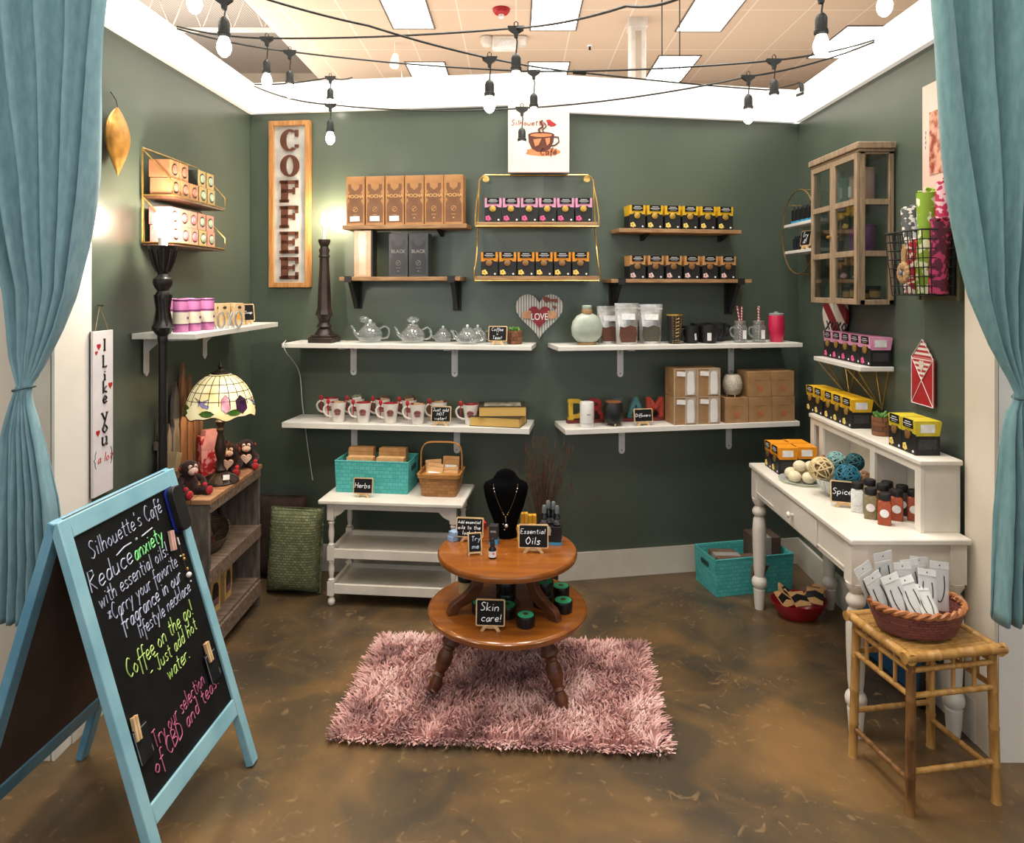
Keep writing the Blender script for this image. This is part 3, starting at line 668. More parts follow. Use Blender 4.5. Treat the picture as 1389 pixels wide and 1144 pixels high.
def slabF(mb, x, z, w, h, arms, th=.006, y=-.02):
    mb.bb(x-w/2, x-w/2+w*.40, y-th, y, z, z+h)
    for (z0, z1, x1) in arms: mb.bb(x-w/2, x-w/2+w*x1, y-th, y, z+h*z0, z+h*z1)
    mb.bb(x-w/2-.010, x-w/2+w*.46, y-th, y, z, z+h*.13); mb.bb(x-w/2-.010, x-w/2+w*.4, y-th, y, z+h*.88, z+h)
hh = Hs-.075; st = hh/6
for i, ch in enumerate('COFFEE'):
    z = .0375+hh-(i+1)*st+st*.07; h = st*.86; w = .105; L_ = MB()
    if ch in 'CO':
        N = 40; o_, i_ = [], []
        a0, a1 = (0, 2*PI) if ch == 'O' else (.30*PI, 1.72*PI)
        for k in range(N+1):
            a = a0+(a1-a0)*k/N
            o_.append((.058*math.cos(a), h/2*math.sin(a))); i_.append((.022*math.cos(a), h/2*.80*math.sin(a)))
        vs, fs = [], []
        for k in range(N+1):
            for (p, yy) in ((o_[k], -.026), (i_[k], -.026), (o_[k], -.02), (i_[k], -.02)): vs.append((p[0], yy, z+h/2+p[1]))
        for k in range(N):
            a, b = 4*k, 4*k+4; fs += [(a, a+1, b+1, b), (a, b, b+2, a+2), (a+1, a+3, b+3, b+1)]
        L_.add(vs, fs)
        if ch == 'C': L_.bb(.030, .052, -.026, -.02, z+h*.66, z+h*.96).bb(.030, .054, -.026, -.02, z+h*.16, z+h*.30)
    elif ch == 'F': slabF(L_, .0, z, w, h, [(.84, 1, 1), (.44, .60, .78)]); L_.bb(w*.5-.02, w*.5, -.026, -.02, z+h*.66, z+h).bb(w*.5-.035, w*.5-.02, -.026, -.02, z+h*.36, z+h*.68)
    else: slabF(L_, .0, z, w, h, [(.84, 1, 1), (.44, .60, .78), (0, .16, 1)]); L_.bb(w*.5-.02, w*.5, -.026, -.02, z+h*.70, z+h).bb(w*.5-.02, w*.5, -.026, -.02, z, z+h*.32).bb(w*.5-.035, w*.5-.022, -.026, -.02, z+h*.38, z+h*.66)
    L_.build('letter', LB, t)

# cafe poster
pc = PW(730.5, 235, .02)
t = thing('cafe_poster', 'white canvas poster with coffee cup logo above the brass rack', 'poster', (pc[0], 3.855, pc[2]), 0)
Hp, Wp = .382, .336
MB().bb(-Wp/2, Wp/2, -.02, .0, 0, Hp).build('canvas', pm('canvas_white', 'e4dccb', 'efe8da', 5, .7), t, .002)
cb_, co, cr = pm('logo_brown', '54281c', '643024', 20, .6), pm('logo_orange', 'cf7c4b', 'dd8f5d', 20, .6), pm('logo_red', 'a02028', 'b32b32', 20, .6)
def disc(mb, x, z, rx, rz, y, m=0, n=28, a0=0, a1=2*PI): mb.prism([(x+rx*math.cos(a0+(a1-a0)*i/n), z+rz*math.sin(a0+(a1-a0)*i/n)) for i in range(n)], y-.001, y, 'y', m)
s = MB(); disc(s, .02, .112, .10, .022, -.0201); s.build('saucer_print', co, t)
c = MB(); c.prism([(-.058,.205),(.085,.205),(.080,.165),(.062,.130),(.036,.113),(-.008,.113),(-.038,.130),(-.054,.165)], -.0222, -.0212); disc(c, .0135, .205, .072, .016, -.0214)
c.tube([(.082,-.0218,.195),(.108,-.0218,.192),(.110,-.0218,.165),(.088,-.0218,.148),(.068,-.0218,.145)], .004, 6); c.build('cup_print', cb_, t)
c = MB(); disc(c, .0135, .203, .060, .010, -.0228); c.prism([(-.03,.18),(.015,.185),(.0,.15),(-.02,.14)], -.0236, -.0226); c.prism([(.035,.185),(.062,.19),(.06,.16),(.045,.145)], -.0236, -.0226); c.build('crema_print', co, t)
c = MB(); c.tube(smooth([(.01,-.0225,.215),(.0,-.0225,.235),(.022,-.0225,.25),(.012,-.0225,.27),(.02,-.0225,.285)]), .005, 5).tube(smooth([(.028,-.0225,.218),(.022,-.0225,.235),(.04,-.0225,.25),(.034,-.0225,.268)]), .003, 5); c.build('steam_print', cb_, t)
c = MB(); c.prism([(.042,.285),(.06,.29),(.075,.278),(.098,.262),(.085,.252),(.065,.25),(.05,.262)], -.0215, -.0205); c.build('lips_print', cr, t)
c = MB(); write(c, "Silhouette's", -.15, .258, .030, .0016, -.0212, .15, jit=.1); c.build('lettering', cr, t)
c = MB(); write(c, 'Caf\u00e9', .008, .098, .034, .0019, -.0245, .1, jit=.1); c.build('lettering', cb_, t)

# LOVE heart
hc = PW(731.5, 430, .02)
t = thing('love_heart', 'striped grey wooden heart with a small red LOVE heart', 'wall decor', (hc[0], 3.872, hc[2]), 0)
poly = heartpoly(.262, .252)
MB().prism(poly, -.016, -.004).build('plaque', striped('ticking_stripe', '83817c', 'c9c7c2', 22, 'X', .6), t)
MB().prism([(x*.47, z*.50-.004) for x, z in poly], -.026, -.018).build('inner_heart', pm('heart_red', '7d1720', '932029', 20, .5), t)
h = MB()
for s in (-1, 1):
    disc(h, s*.074, .012, .024, .022, -.026)
    for k in range(4): h.sph((s*(.056-.002*abs(k-1.5)), -.028, .028-k*.011), .0065, (1.5,.5,1), 8, 5)
h.build('hands', pm('tan_hands', 'b98a6a', 'cc9c7a', 20, .6), t)
b = MB(); b.prism([(.02,.118),(.055,.105),(.06,.098),(.10,.10),(.10,.078),(.062,.088),(.054,.088),(.04,.075),(.02,.095)], -.024, -.016); b.prism([(.058,.09),(.075,.06),(.09,.062),(.095,.05),(.082,.04),(.066,.075)], -.022, -.016); b.build('bow', pm('rust_bow', '6b3324', '82402e', 20, .7), t)
bfont('LOVE', .052, .0008, .0005, PAPER, 'lettering', t, (0, -.0275, -.0), sx=.75)

# ================================================================ left white shelves: things
def easel_sign(label, lines, w, h, loc, rz, colr=None, group=None, tilt=.16, size=None, wood=PALEW):
    t = thing('chalkboard_sign', label, 'sign', loc, rz, group); z0 = .018
    M = Matrix.Translation((0,0,z0)) @ Matrix.Rotation(-tilt, 4, 'X')
    MB(M).prism(rect(w, h, .006, 0, h/2), -.003, .004).build('frame', wood, t)
    MB(M).prism(rect(w-.010, h-.010, .004, 0, h/2), -.0042, -.002).build('slate', CHALKB, t)
    q = MB(M); n = len(lines)
    sz = size or (h*.60/n if n > 1 else h*.34)
    for i, ln in enumerate(lines):
        tw = twidth(ln)*sz/10; k = min(1, (w-.022)/tw); s = sz*k
        write(q, ln, -tw*k/2-.002, h-(h*.12)-(i+.85)*(h*.80/n)+ (h*.80/n-s)*.35, s, max(.0009, s*.048), -.0048, .15, jit=.3)
    q.build('lettering', colr or CHALK, t)
    for s in (-1, 1): MB().prism([(s*w*.34, 0), (s*w*.34-s*.012, 0), (s*w*.14-s*.004, .020), (s*w*.14+s*.010, .022)], -.006, .004).build('foot', wood, t)
    MB().bb(-w*.25, w*.25, .0, .012, .008, .020).build('ledge', wood, t)
    return t
def pot_plant(label, loc, r=.034, h=.062, rz=0):
    t = thing('potted_succulent', label, 'potted plant', loc, rz)
    MB().lathe([(r*.92,0),(r,.004),(r*1.02,h),(r*.86,h),(r*.86,h-.01)], 22, cap1=True).build('pot', woven('pot_pattern', '8c5a3c', '6e452e', .022, .02), t)
    f = MB(); rr = random.Random(int(loc[0]*1000))
    for k in range(22):
        a = rr.uniform(0, 2*PI); e = rr.uniform(.2, 1.2); L = rr.uniform(.02, .036); b = Vector((math.cos(a)*r*.3, math.sin(a)*r*.3, h-.006)); dv = Vector((math.cos(a)*math.sin(e), math.sin(a)*math.sin(e), math.cos(e)))
        f.tube([b, b+dv*L*.4, b+dv*L*.8, b+dv*L], [.003, .0065, .005, .0008], 6)
    f.build('foliage', GREEND, t); return t
# candlestick lamp
DARKR = pm('bronze_resin', '1d1310', '33231b', 14, .45, bump=.2)
def faceted(mb, pr, n=8, c=(0,0,0)): return mb.lathe(pr, n, c)
t = thing('candlestick_lamp', 'tall dark bronze candlestick lamp standing on the upper left shelf', 'lamp', spot(S1, 440, .10), RL)
b = MB(); b.bb(-.068, .068, -.068, .068, 0, .03).bb(-.058, .058, -.058, .058, .03, .042); b.build('base', DARKR, t, .004)
b = MB(); faceted(b, [(.056,.042),(.05,.055),(.036,.075),(.046,.088),(.03,.11),(.038,.14),(.052,.155),(.047,.17),(.040,.19),(.036,.30),(.029,.40),(.027,.47),(.034,.475),(.027,.49),(.032,.51),(.022,.53),(.03,.545),(.036,.56),(.034,.57)]); b.build('column', DARKR, t)
MB().lathe([(.011,.57),(.012,.64),(.009,.642)], 12).build('candle_sleeve', PAPER, t)
MB().lathe([(.008,.64),(.017,.66),(.019,.68),(.012,.71),(.003,.728)], 12).build('bulb', pm('lamp_bulb', 'fff0d6', 'fff7e8', 10, .3, emit=26), t)
point('candlestick_glow', on(S1, fx_of(S1, 440, .10), .13, .70), 13.0, (1, .80, .55), .03)

def teapot(label, k=1.0):
    t = thing('glass_teapot', label, 'teapot', (0,0,0), 0, 'glass teapots on the upper shelf')
    b = MB(); b.lathe([(.030*k,.002),(.05*k,.004),(.063*k,.028*k),(.060*k,.052*k),(.040*k,.075*k),(.030*k,.082*k),(.032*k,.088*k)], 24, cap1=False)
    b.lathe([(.030*k,.086*k),(.028*k,.094*k),(.010*k,.10*k)], 20)
    b.build('body', GLASS, t)
    MB().tube([(-.055*k,0,.030*k),(-.078*k,0,.045*k),(-.086*k,0,.068*k),(-.097*k,0,.082*k)], [.014*k,.009*k,.006*k,.005*k], 10).build('spout', GLASS, t)
    MB().tube(smooth([(.050*k,0,.068*k),(.078*k,0,.080*k),(.098*k,0,.058*k),(.088*k,0,.026*k),(.060*k,0,.020*k)]), .0045*k, 8).build('handle', GLASS, t)
    MB().lathe([(.020*k,.016*k),(.021*k,.076*k),(.018*k,.076*k)], 16, cap1=False).build('infuser', glass('infuser_glass', 'c9cdcc', .4, .12), t)
    MB().sph((0,0,.106*k), .0085*k, m=0).build('knob', pm('glass_knob', 'c9ccca', 'e6e8e6', 20, .15), t)
    return t
tp = teapot('')
defs = [(502, .13, 1.12, 0, 'leftmost glass teapot, next to the candlestick lamp'), (560, .12, 1.06, 0, 'second glass teapot from the left, with plastic wrap on its lid'),
        (601, .19, .80, .3, 'small glass teapot standing behind the gap between larger ones'), (634, .075, .92, 0, 'glass teapot nearest the Coffee + Teas chalkboard'), (648, .19, .86, .1, 'glass teapot half hidden behind the rightmost one')]
for i, (px, fy, k, r, lb) in enumerate(defs):
    o = tp if i == 0 else dup(tp, (0,0,0), 0, lb)
    o.location = spot(S1, px, fy); o.rotation_euler = (0,0,RL+r); o.scale = (k,k,k); o['label'] = lb
WRAP = glass('clear_wrap', 'eef2f2', .5, .10)
for i, (px, fy, z, lb) in enumerate([(494, .14, .112, 'crumpled clear plastic wrap on the leftmost teapot lid'), (560, .12, .112, 'crumpled clear plastic wrap on the second teapot lid')]):
    m = MB(); rr = random.Random(i+5); rings = []
    for a in range(5):
        rings.append([((.018+.014*math.sin(a*.9))*math.cos(2*PI*j/10)*(1+rr.uniform(-.25,.3)), (.014+.008*math.sin(a*.9))*math.sin(2*PI*j/10)*(1+rr.uniform(-.25,.3)), a*.008+rr.uniform(-.003,.003)) for j in range(10)])
    m.rings(rings); o = m.build('plastic_wrap', WRAP, None, flat=True); o.location = spot(S1, px, fy, z); tag(o, lb, 'wrap')
easel_sign('small chalkboard reading Coffee + Teas! beside the succulent', ['Coffee', '+', 'Teas!'], .102, .082, spot(S1, 675, .05), RL-.05)
pot_plant('succulent in patterned brown pot on the upper left shelf', spot(S1, 698, .12), .040, .072)
MB_c = MB().tube(smooth([(-1.27, 3.86, 1.337), (-1.255, 3.80, 1.334), (-1.25, 3.765, 1.325), (-1.245, 3.79, 1.28), (-1.24, 4.0, 1.15), (-1.23, 4.035, .95), (-1.2, 4.04, .7), (-1.17, 4.03, .52)], 6), .0028, 6).build('lamp_cord', pm('white_cord', 'b9bcba', 'cfd1cf', 20, .5))
tag(MB_c, 'thin white cord hanging down the wall from the candlestick lamp', 'cord')

# mugs
MUGW = pm('mug_glaze', 'd8d2ca', 'e6e0d8', 6, .25); MUGR = pm('mug_red_inside', '9b1a20', 'ad2228', 10, .3)
def mug(label):
    t = thing('mug', label, 'mug', (0,0,0), 0, 'white coffee mugs with red spoons')
    MB().lathe([(.028,0),(.030,.003),(.032,.02),(.036,.06),(.0425,.105),(.0425,.108)], 26, cap1=False).build('body', MUGW, t)
    MB().lathe([(.026,.006),(.034,.06),(.0405,.108),(.0425,.108)], 26, cap1=False).build('lining', MUGR, t)
    MB().tube(smooth([(-.038,0,.088),(-.062,0,.092),(-.080,0,.070),(-.068,0,.038),(-.034,0,.026)]), [.0055]*17, 8).build('handle', MUGW, t)
    l = MB(); M = lambda x, z: (x, -math.sqrt(max(.0001, (.0345+.0055*(z/.1))**2-x*x))-.0012, z)
    for ring, (rx, rz) in enumerate([(.016,.013), (.009,.007)]): l.tube([M(.004+rx*math.cos(a*PI/8), .062+rz*math.sin(a*PI/8)) for a in range(16)], .0022, 5, closed=True)
    l.tube([M(-.010,.066), M(.004,.062), M(.018,.066)], .0028, 5).tube([M(-.012,.047), M(.004,.044), M(.020,.047)], .002, 5)
    l.build('logo', pm('mug_logo', '6b1f1c', '8c3a30', 40, .5), t)
    s = MB(); s.tube([(-.058,.004,.020),(-.054,-.004,.10)], .003, 6); s.sph((-.054,-.006,.112), .0115, (.9,.45,1.3), 12, 8); s.build('spoon', RED, t)
    return t
mg = mug('')
front = [459, 493, 530, 566.5, 596, 638.5]
back = [449, 484, 519, 555]
for i, px in enumerate(front):
    lb = 'white logo mug, %s in the front row on the lower left shelf' % ORD[i]
    if i == 4: lb = 'white logo mug behind the hot water chalkboard sign'
    if i == 5: lb = 'white logo mug beside the two books'
    o = mg if i == 0 else dup(mg, (0,0,0), 0, lb)
    o.location = spot(S2, px, [.055,.055,.055,.05,.13,.075][i]); o.rotation_euler = (0,0,RL+(.12 if i < 4 else 0)); o['label'] = lb
for i, px in enumerate(back):
    o = dup(mg, spot(S2, px, .18), RL+.1, 'white mug in the back row, behind the %s front mug' % ['leftmost', 'second', 'third', 'fourth'][i])
TEAP = [pm('foil_packet_dark', '33231c', '6a4a36', 60, .35), pm('foil_packet_tan', 'a98a62', 'd0b48a', 60, .35), pm('foil_packet_olive', '66684c', '8f9170', 60, .35)]
for i, (px, fy) in enumerate([(459,.055),(486,.18),(521,.18),(557,.18),(566.5,.05),(596,.13)]):
    t = thing('tea_packet', ['gold rimmed packet in the leftmost front mug', 'olive packet in the second back mug', 'dark foil packet in the third back mug', 'dark foil packet in the fourth back mug', 'tan packet in the fourth front mug', 'tan packet in the mug behind the sign'][i], 'packet', spot(S2, px, fy, .07), RL+.1)
    mt = TEAP[[1,2,0,0,1,1][i]]; hh_ = [.045,.062,.060,.062,.045,.045][i]
    m = MB(Matrix.Rotation(.15*(-1)**i, 4, 'Y')); m.prism([(-.026,0),(.026,0),(.028,hh_*.8),(.022,hh_),(.006,hh_*.93),(-.012,hh_),(-.027,hh_*.9)], -.006, .007); m.build('pouch', mt, t)
    MB(Matrix.Rotation(.15*(-1)**i, 4, 'Y')).bb(-.024, .024, -.0075, -.0055, hh_*.55, hh_*.75).build('print', PAPER if i in (1,) else TEAP[1], t)
easel_sign('small chalkboard reading Just add HOT water! in front of the mugs', ['Just add', 'HOT', 'water!'], .108, .084, spot(S2, 598, .02), RL)
# books
PAGES = striped('page_edges', 'c39b4e', 'dab66a', 260, 'Z', .8); COVER = pm('dark_cover', '2a241c', '3b3327', 20, .5)
def book(label, w, d, h, loc, rz, cov=COVER, pict=False):
    t = thing('book', label, 'book', loc, rz)
    MB().bb(-w/2+.004, w/2, -d/2+.002, d/2-.003, .003, h-.003).build('pages', PAGES, t)
    c = MB(); c.bb(-w/2, w/2+.003, -d/2, d/2, 0, .003).bb(-w/2, w/2+.003, -d/2, d/2, h-.003, h); c.bb(-w/2, w/2+.003, d/2-.004, d/2, 0, h); c.build('cover', cov, t)
    if pict: MB().bb(-w*.38, w*.40, -d*.38, d*.36, h, h+.0006).build('cover_print', pm('cover_print', 'b9b4a2', '6d6a5c', 30, .5), t)
book('lower yellow-edged hardback book of the two stacked on the shelf', .27, .17, .052, spot(S2, 676, .10), RL-.12)
book('upper yellow-edged hardback book with pictured cover, on top of the other', .25, .16, .054, spot(S2, 681, .11, .0530), RL+.16, pict=True)

# ================================================================ upper right shelf
CER = pm('seafoam_ceramic', '9aa598', 'b4bdb0', 12, .35, bump=.2)
t = thing('round_flask', 'round pale green ceramic flask with cork band', 'flask', spot(S3, 796, .09), RR)
MB().lathe([(.035,.012),(.055,.018),(.082,.05),(.086,.09),(.078,.125),(.055,.155),(.03,.168)], 30, sy=.62).build('body', CER, t)
MB().lathe([(.05,0),(.052,.012),(.036,.016)], 24, sy=.62).build('base', pm('cork_band', '8a6844', 'a27d54', 30, .7), t)
MB().lathe([(.028,.166),(.029,.186),(.026,.190)], 20).build('band', pm('cork_band', '', ''), t)
MB().lathe([(.022,.188),(.026,.194),(.026,.208),(.022,.212)], 20).build('stopper', CER, t)
FOIL = pm('silver_foil', '9a9894', 'd8d6d2', 14, .28, metal=.55, bump=.6); CLEAR = glass('bag_clear', 'e8e4de', .35, .08)
def pouch(label, px, fy, w, h, grounds, rz=0, z=.0005):
    t = thing('coffee_pouch', label, 'pouch', spot(S3, px, fy, z), RR+rz, 'silver resealable pouches')
    def prof(q, y): return q
    rs = []
    for z_, ww, dd in ((0,.82,.030),(.03,.90,.032),(h*.45,.92,.026),(h*.75,.97,.014),(h*.93,1,.004),(h,1.02,.003)):
        rs.append([(w/2*ww*math.cos(2*PI*j/16), dd*math.sin(2*PI*j/16), z_) for j in range(16)])
    MB().rings(rs).build('bag', FOIL, t)
    m = MB(); m.prism([(-w*.30,.012),(w*.30,.012),(w*.36,h*.25),(w*.33,h*.42),(w*.08,h*.47),(-w*.15,h*.42),(-w*.35,h*.44),(-w*.37,h*.22)], -.034, -.026); m.build('grounds', grounds, t, .002)
    MB(Matrix.Translation((0,-.0295,h*.60)) @ Matrix.Rotation(-.13,4,'X')).bb(-w*.28, w*.28, -.001, 0, 0, h*.15).build('label', PAPER, t)
    MB().bb(-w*.5, w*.5, -.0065, -.004, h*.87, h*.89).build('zip_seal', pm('zip', 'c9c7c3', 'dad8d4', 20, .4), t)
    return t
CG = pm('coffee_grounds', '4a2c22', '6a4434', 180, .9); TL_ = pm('tea_leaves', '3c3a34', '5a5648', 180, .9)
pouch('silver pouch of brown coffee, leftmost, behind the round flask', 825, .17, .13, .205, CG)
pouch('silver pouch of brown coffee, middle one in front', 850, .08, .135, .222, CG)
pouch('silver pouch of grey tea leaves, rightmost of the pouches', 882, .12, .135, .215, TL_, -.12)
pouch('silver pouch at the back between the middle and right pouches', 866, .21, .12, .21, TL_)
t = thing('travel_cup', 'tall black travel cup with gold bead pattern', 'cup', spot(S3, 915, .08), RR)
MB().lathe([(.030,0),(.032,.004),(.044,.158),(.040,.158),(.036,.02)], 26).build('body', BLACK, t)
g = MB()
for k in range(4):
    for j in range(16):
        a = -PI/2-.62+.414*k
        for s in (-1, 1):
            r = .0325+.0115*(j*.0095+.008)/.158; z = .008+j*.0095; aa = a+s*.07
            g.sph((r*math.cos(aa), r*math.sin(aa), z), .0019, (1,1,1), 5, 4)
g.lathe([(.0445,.154),(.0445,.160),(.043,.160)], 26, cap0=False, cap1=False); g.build('bead_pattern', MG, t)
w_ = MB(); M0 = Matrix.Translation((.002, -.0375, .01))
for k in range(7): w_.tube([(-.008, -.0345-.0017*k, .02+k*.019), (.009, -.0345-.0017*k, .026+k*.019)], .0016, 4)
w_.build('emblem', PALEW, t)
def black_mug(label, px, fy, k=1, hx=1, rz=0):
    t = thing('mug', label, 'mug', spot(S3, px, fy), RR+rz)
    MB().lathe([(.032*k,0),(.04*k,.006),(.047*k,.04*k),(.050*k,.095*k),(.047*k,.095*k),(.042*k,.02)], 24).build('body', BLACK, t)
    MB().tube(smooth([(hx*.046*k,0,.08*k),(hx*.072*k,0,.080*k),(hx*.078*k,0,.055*k),(hx*.065*k,0,.03*k),(hx*.043*k,0,.026*k)]), .006*k, 8).build('handle', BLACK, t)
    return t
m1 = black_mug('black mug just right of the travel cup with white tag', 937, .10, .98, -1, .5)
MB(Matrix.Translation((-.018,-.047,.02)) @ Matrix.Rotation(-.15,4,'Y')).bb(-.006, .006, -.003, 0, 0, .035).build('tag', PAPER, m1)
m2 = black_mug('black mug with white rectangular tag, handle to the right', 961, .09, 1.04, 1)
MB().bb(-.028, -.008, -.053, -.045, .016, .058).build('tag', PAPER, m2)
black_mug('black mug in the back row between the other two', 950, .20, 1.08, 1); black_mug('black mug in the back row behind the right handle', 972, .20, 1.08, 1)
STRAW = striped('striped_straw', 'b32c3a', 'e6c9c6', 40, 'DIAGONAL', .5)
def mason(label, px, fy, straws):
    t = thing('mason_jar_mug', label, 'jar', spot(S3, px, fy), RR, 'glass mason jar mugs')
    MB().lathe([(.030,.002),(.036,.006),(.038,.05),(.037,.088),(.028,.10),(.028,.106)], 24, cap1=False).build('body', glass('jar_glass', 'dfe6e4', .4, .10), t)
    MB().lathe([(.030,.104),(.031,.118),(.028,.120),(.005,.120)], 24).build('lid', pm('pewter_lid', '8f8c86', 'aaa7a1', 20, .35, metal=.6), t)
    MB().tube(smooth([(-.034,0,.085),(-.056,0,.080),(-.058,0,.05),(-.036,0,.03)]), .005, 8).build('handle', GLASS, t)
    MB().bb(-.004, .016, -.0395, -.0375, .022, .070).build('price_tag', PAPER, t)
    s = MB(); 
    for (x0, x1) in straws: s.tube([(x0*.3, 0, .01), (x0, 0, .12), (x1, 0, .202)], .0042, 8)
    s.build('straws', STRAW, t); return t
mason('glass mason jar mug with two spread red straws', 1004, .08, [(-.004,-.018),(.008,.010)])
mason('glass mason jar mug with upright red straw, nearest the pink tumbler', 1029, .08, [(-.002,.003),(.004,-.004)])
t = thing('tumbler', 'hot pink tumbler with clear lid at the shelf end', 'tumbler', spot(S3, 1053, .09), RR)
MB().lathe([(.032,0),(.034,.003),(.043,.05),(.045,.09),(.042,.145),(.040,.150)], 28).build('body', pm('hot_pink', 'b81f46', 'cf2c55', 10, .35), t)
MB().lathe([(.040,.150),(.041,.158),(.034,.162),(.012,.163),(.012,.170),(.004,.171)], 24).build('lid', glass('lid_smoke', 'c5c9c8', .5, .25), t)

# ================================================================ lower right shelf
LC_ = {'D': ('c9a02a','d9b23c'), 'R': ('8f2222','a32c2a'), 'E': ('3e4a49','53605e'), 'A': ('3c6f74','4d858a'), 'M': ('a93a2c','bd4a38')}
x0 = fx_of(S4, 770, .15); x1 = fx_of(S4, 903, .15); t = thing('dream_letters', 'colourful wooden letters spelling DREAM on a red base', 'letter decor', on(S4, (x0+x1)/2, .17, .0005), RR)
Lw = x1-x0; MB().bb(-Lw/2, Lw/2, -.02, .02, 0, .018).build('base', pm('red_base', '5a1f1a', '702823', 15, .6), t)
for i, ch in enumerate('DREAM'):
    c = pm('letter_'+ch, LC_[ch][0], LC_[ch][1], 40, .6)
    zz = .072; x = -Lw/2+Lw*(i+.5)/5
    bfont(ch, .142, .010, .0045, c, 'letter', t, (x, 0, zz), sx=.98)
    q = MB()
    if ch in 'DREM':
        q.bb(x-.050, x-.020, -.011, .011, .018, .030).bb(x-.050, x-.022, -.011, .011, .112, .124)
    if ch in 'AMR': q.bb(x+.018, x+.050, -.011, .011, .018, .030).bb(x-.050, x-.020, -.011, .011, .018, .030)
    if ch == 'M': q.bb(x+.02, x+.05, -.011, .011, .112, .124)
    q.build('serif', c, t)
DW = pm('diffuser_white', 'd9d7d4', 'e8e6e3', 8, .35)
t = thing('oil_diffuser', 'white cylinder diffuser in front of the letter D and R', 'diffuser', spot(S4, 796, .05), RR)
MB().lathe([(.036,0),(.037,.004),(.037,.130),(.035,.134),(.030,.135)], 28).build('body', DW, t)
MB().lathe([(.0375,.022),(.0375,.024)], 28, cap0=False, cap1=False).bb(-.010, .010, -.038, -.036, .070, .074).build('seam_print', pm('grey_print', '8a8a8a', '9a9a9a', 10, .5), t)
t = thing('oil_diffuser', 'black rounded diffuser with copper rim beside the white cylinder', 'diffuser', spot(S4, 832, .07), RR)
MB().lathe([(.040,.014),(.048,.024),(.056,.06),(.054,.10),(.046,.122),(.042,.124)], 28).build('body', pm('black_diffuser', '141416', '1c1c1e', 10, .45), t)
MB().lathe([(.042,.123),(.043,.129),(.035,.131),(.02,.132)], 28).build('rim', pm('copper_rim', 'a86b46', 'c08058', 20, .35, metal=.5), t)
for a in (-PI/2, PI/6, 5*PI/6): MB().cyl((.03*math.cos(a), .03*math.sin(a), .016), (.033*math.cos(a), .033*math.sin(a), 0), .006, .004, 10).build('foot', PALEW, t)
easel_sign('small chalkboard reading Diffusers in front of the letters A and M', ['Diffusers'], .106, .072, spot(S4, 873, .035), RR+.03)
BOXK = pm('diffuser_box', '94714a', 'a5815a', 14, .6); 
def window_box(label):
    w, d, h = .130, .13, .150; t = thing('diffuser_box', label, 'box', (0,0,0), 0, 'boxed white diffusers')
    MB().bb(-w/2, w/2, -d/2+.004, d/2, 0, h).build('carton', BOXK, t, .0015)
    MB().bb(-.002, w/2-.008, -d/2-.0005, -d/2+.004, .006, h-.006).build('printed_window', pm('box_window', 'a89c8c', 'b8ac9c', 8, .4), t)
    q = MB(); q.prism([(.010,.010),(.046,.010),(.050,.040),(.046,h-.026),(.040,h-.016),(.016,h-.016),(.010,h-.026),(.007,.04)], -d/2-.003, -d/2-.0006); q.build('diffuser_print', DW, t, .001)
    MB(Matrix.Translation((-.025,-d/2,h-.032)) @ Matrix.Rotation(.06,4,'Y')).bb(-.024, .024, -.0012, .004, -.008, .016).build('price_sticker', PAPER, t)
    sl = MB(); sl.bb(-w/2-.001, -w/2+.004, -d/2, -d/2+.004, 0, h).bb(w/2-.004, w/2+.001, -d/2, -d/2+.004, 0, h).bb(-w/2, w/2, -d/2, -d/2+.004, h-.004, h+.001); sl.build('edge_fold', pm('fold', 'b39b80', 'c2ab90', 20, .5), t)
    return t
wbx = window_box('')
for i, (px, k, lb) in enumerate([(924, 0, 'windowed diffuser box, bottom left of the stack of four'), (957.5, 0, 'windowed diffuser box, bottom right of the stack of four'), (922.5, 1, 'windowed diffuser box, top left of the stack of four'), (956.5, 1, 'windowed diffuser box, top right of the stack of four')]):
    o = wbx if i == 0 else dup(wbx, (0,0,0)); o['label'] = lb
    fx0 = fx_of(S4, 923.5, .075)+(.134 if i % 2 else 0)
    o.location = on(S4, fx0, .075, .0005+k*.152); o.rotation_euler = (0,0,RR)
def kbox(label):
    w, d, h = .136, .13, .138; t = thing('kraft_box', label, 'box', (0,0,0), 0, 'plain kraft diffuser boxes')
    MB().bb(-w/2, w/2, -d/2, d/2, 0, h).build('carton', BOXK, t, .0015)
    MB().bb(-w/2+.003, w/2-.003, -.001, .001, h, h+.0006).build('lid_seam', pm('seam', '6e5236', '7c5e40', 9, .7), t)
    MB().prism([(.02*math.cos(a*PI/8), .045+.017*math.sin(a*PI/8)-(.004 if a in (12,) else 0)) for a in range(16)], -d/2-.0007, -d/2).build('emblem', pm('faint_orange', 'a3633a', 'b07048', 14, .7), t)
    MB().bb(-.035, .035, -d/2-.0006, -d/2, .088, .092).build('print', pm('faint_brown', '86643f', '90704a', 14, .7), t)
    return t
kb = kbox(''); fb = fx_of(S4, 992, .078)
for i, (dx, k, lb) in enumerate([(0, 0, 'plain kraft box, bottom left, under the speckled diffuser'), (.139, 0, 'plain kraft box, bottom middle of three'), (.278, 0, 'plain kraft box, bottom right by the corner'), (.135, 1, 'plain kraft box, top left beside the speckled diffuser'), (.274, 1, 'plain kraft box, top right by the corner')]):
    o = kb if i == 0 else dup(kb, (0,0,0)); o['label'] = lb; o.location = on(S4, fb+dx, .078, .0005+k*.1395); o.rotation_euler = (0,0,RR)
t = thing('oil_diffuser', 'speckled cream round diffuser on the lower kraft box', 'diffuser', on(S4, fb-.003, .06, .1395), RR)
MB().lathe([(.034,.012),(.044,.022),(.053,.05),(.053,.08),(.043,.112),(.038,.116)], 28).build('body', pm('speckled_cream', '9c9484', 'c4bcac', 120, .6), t)
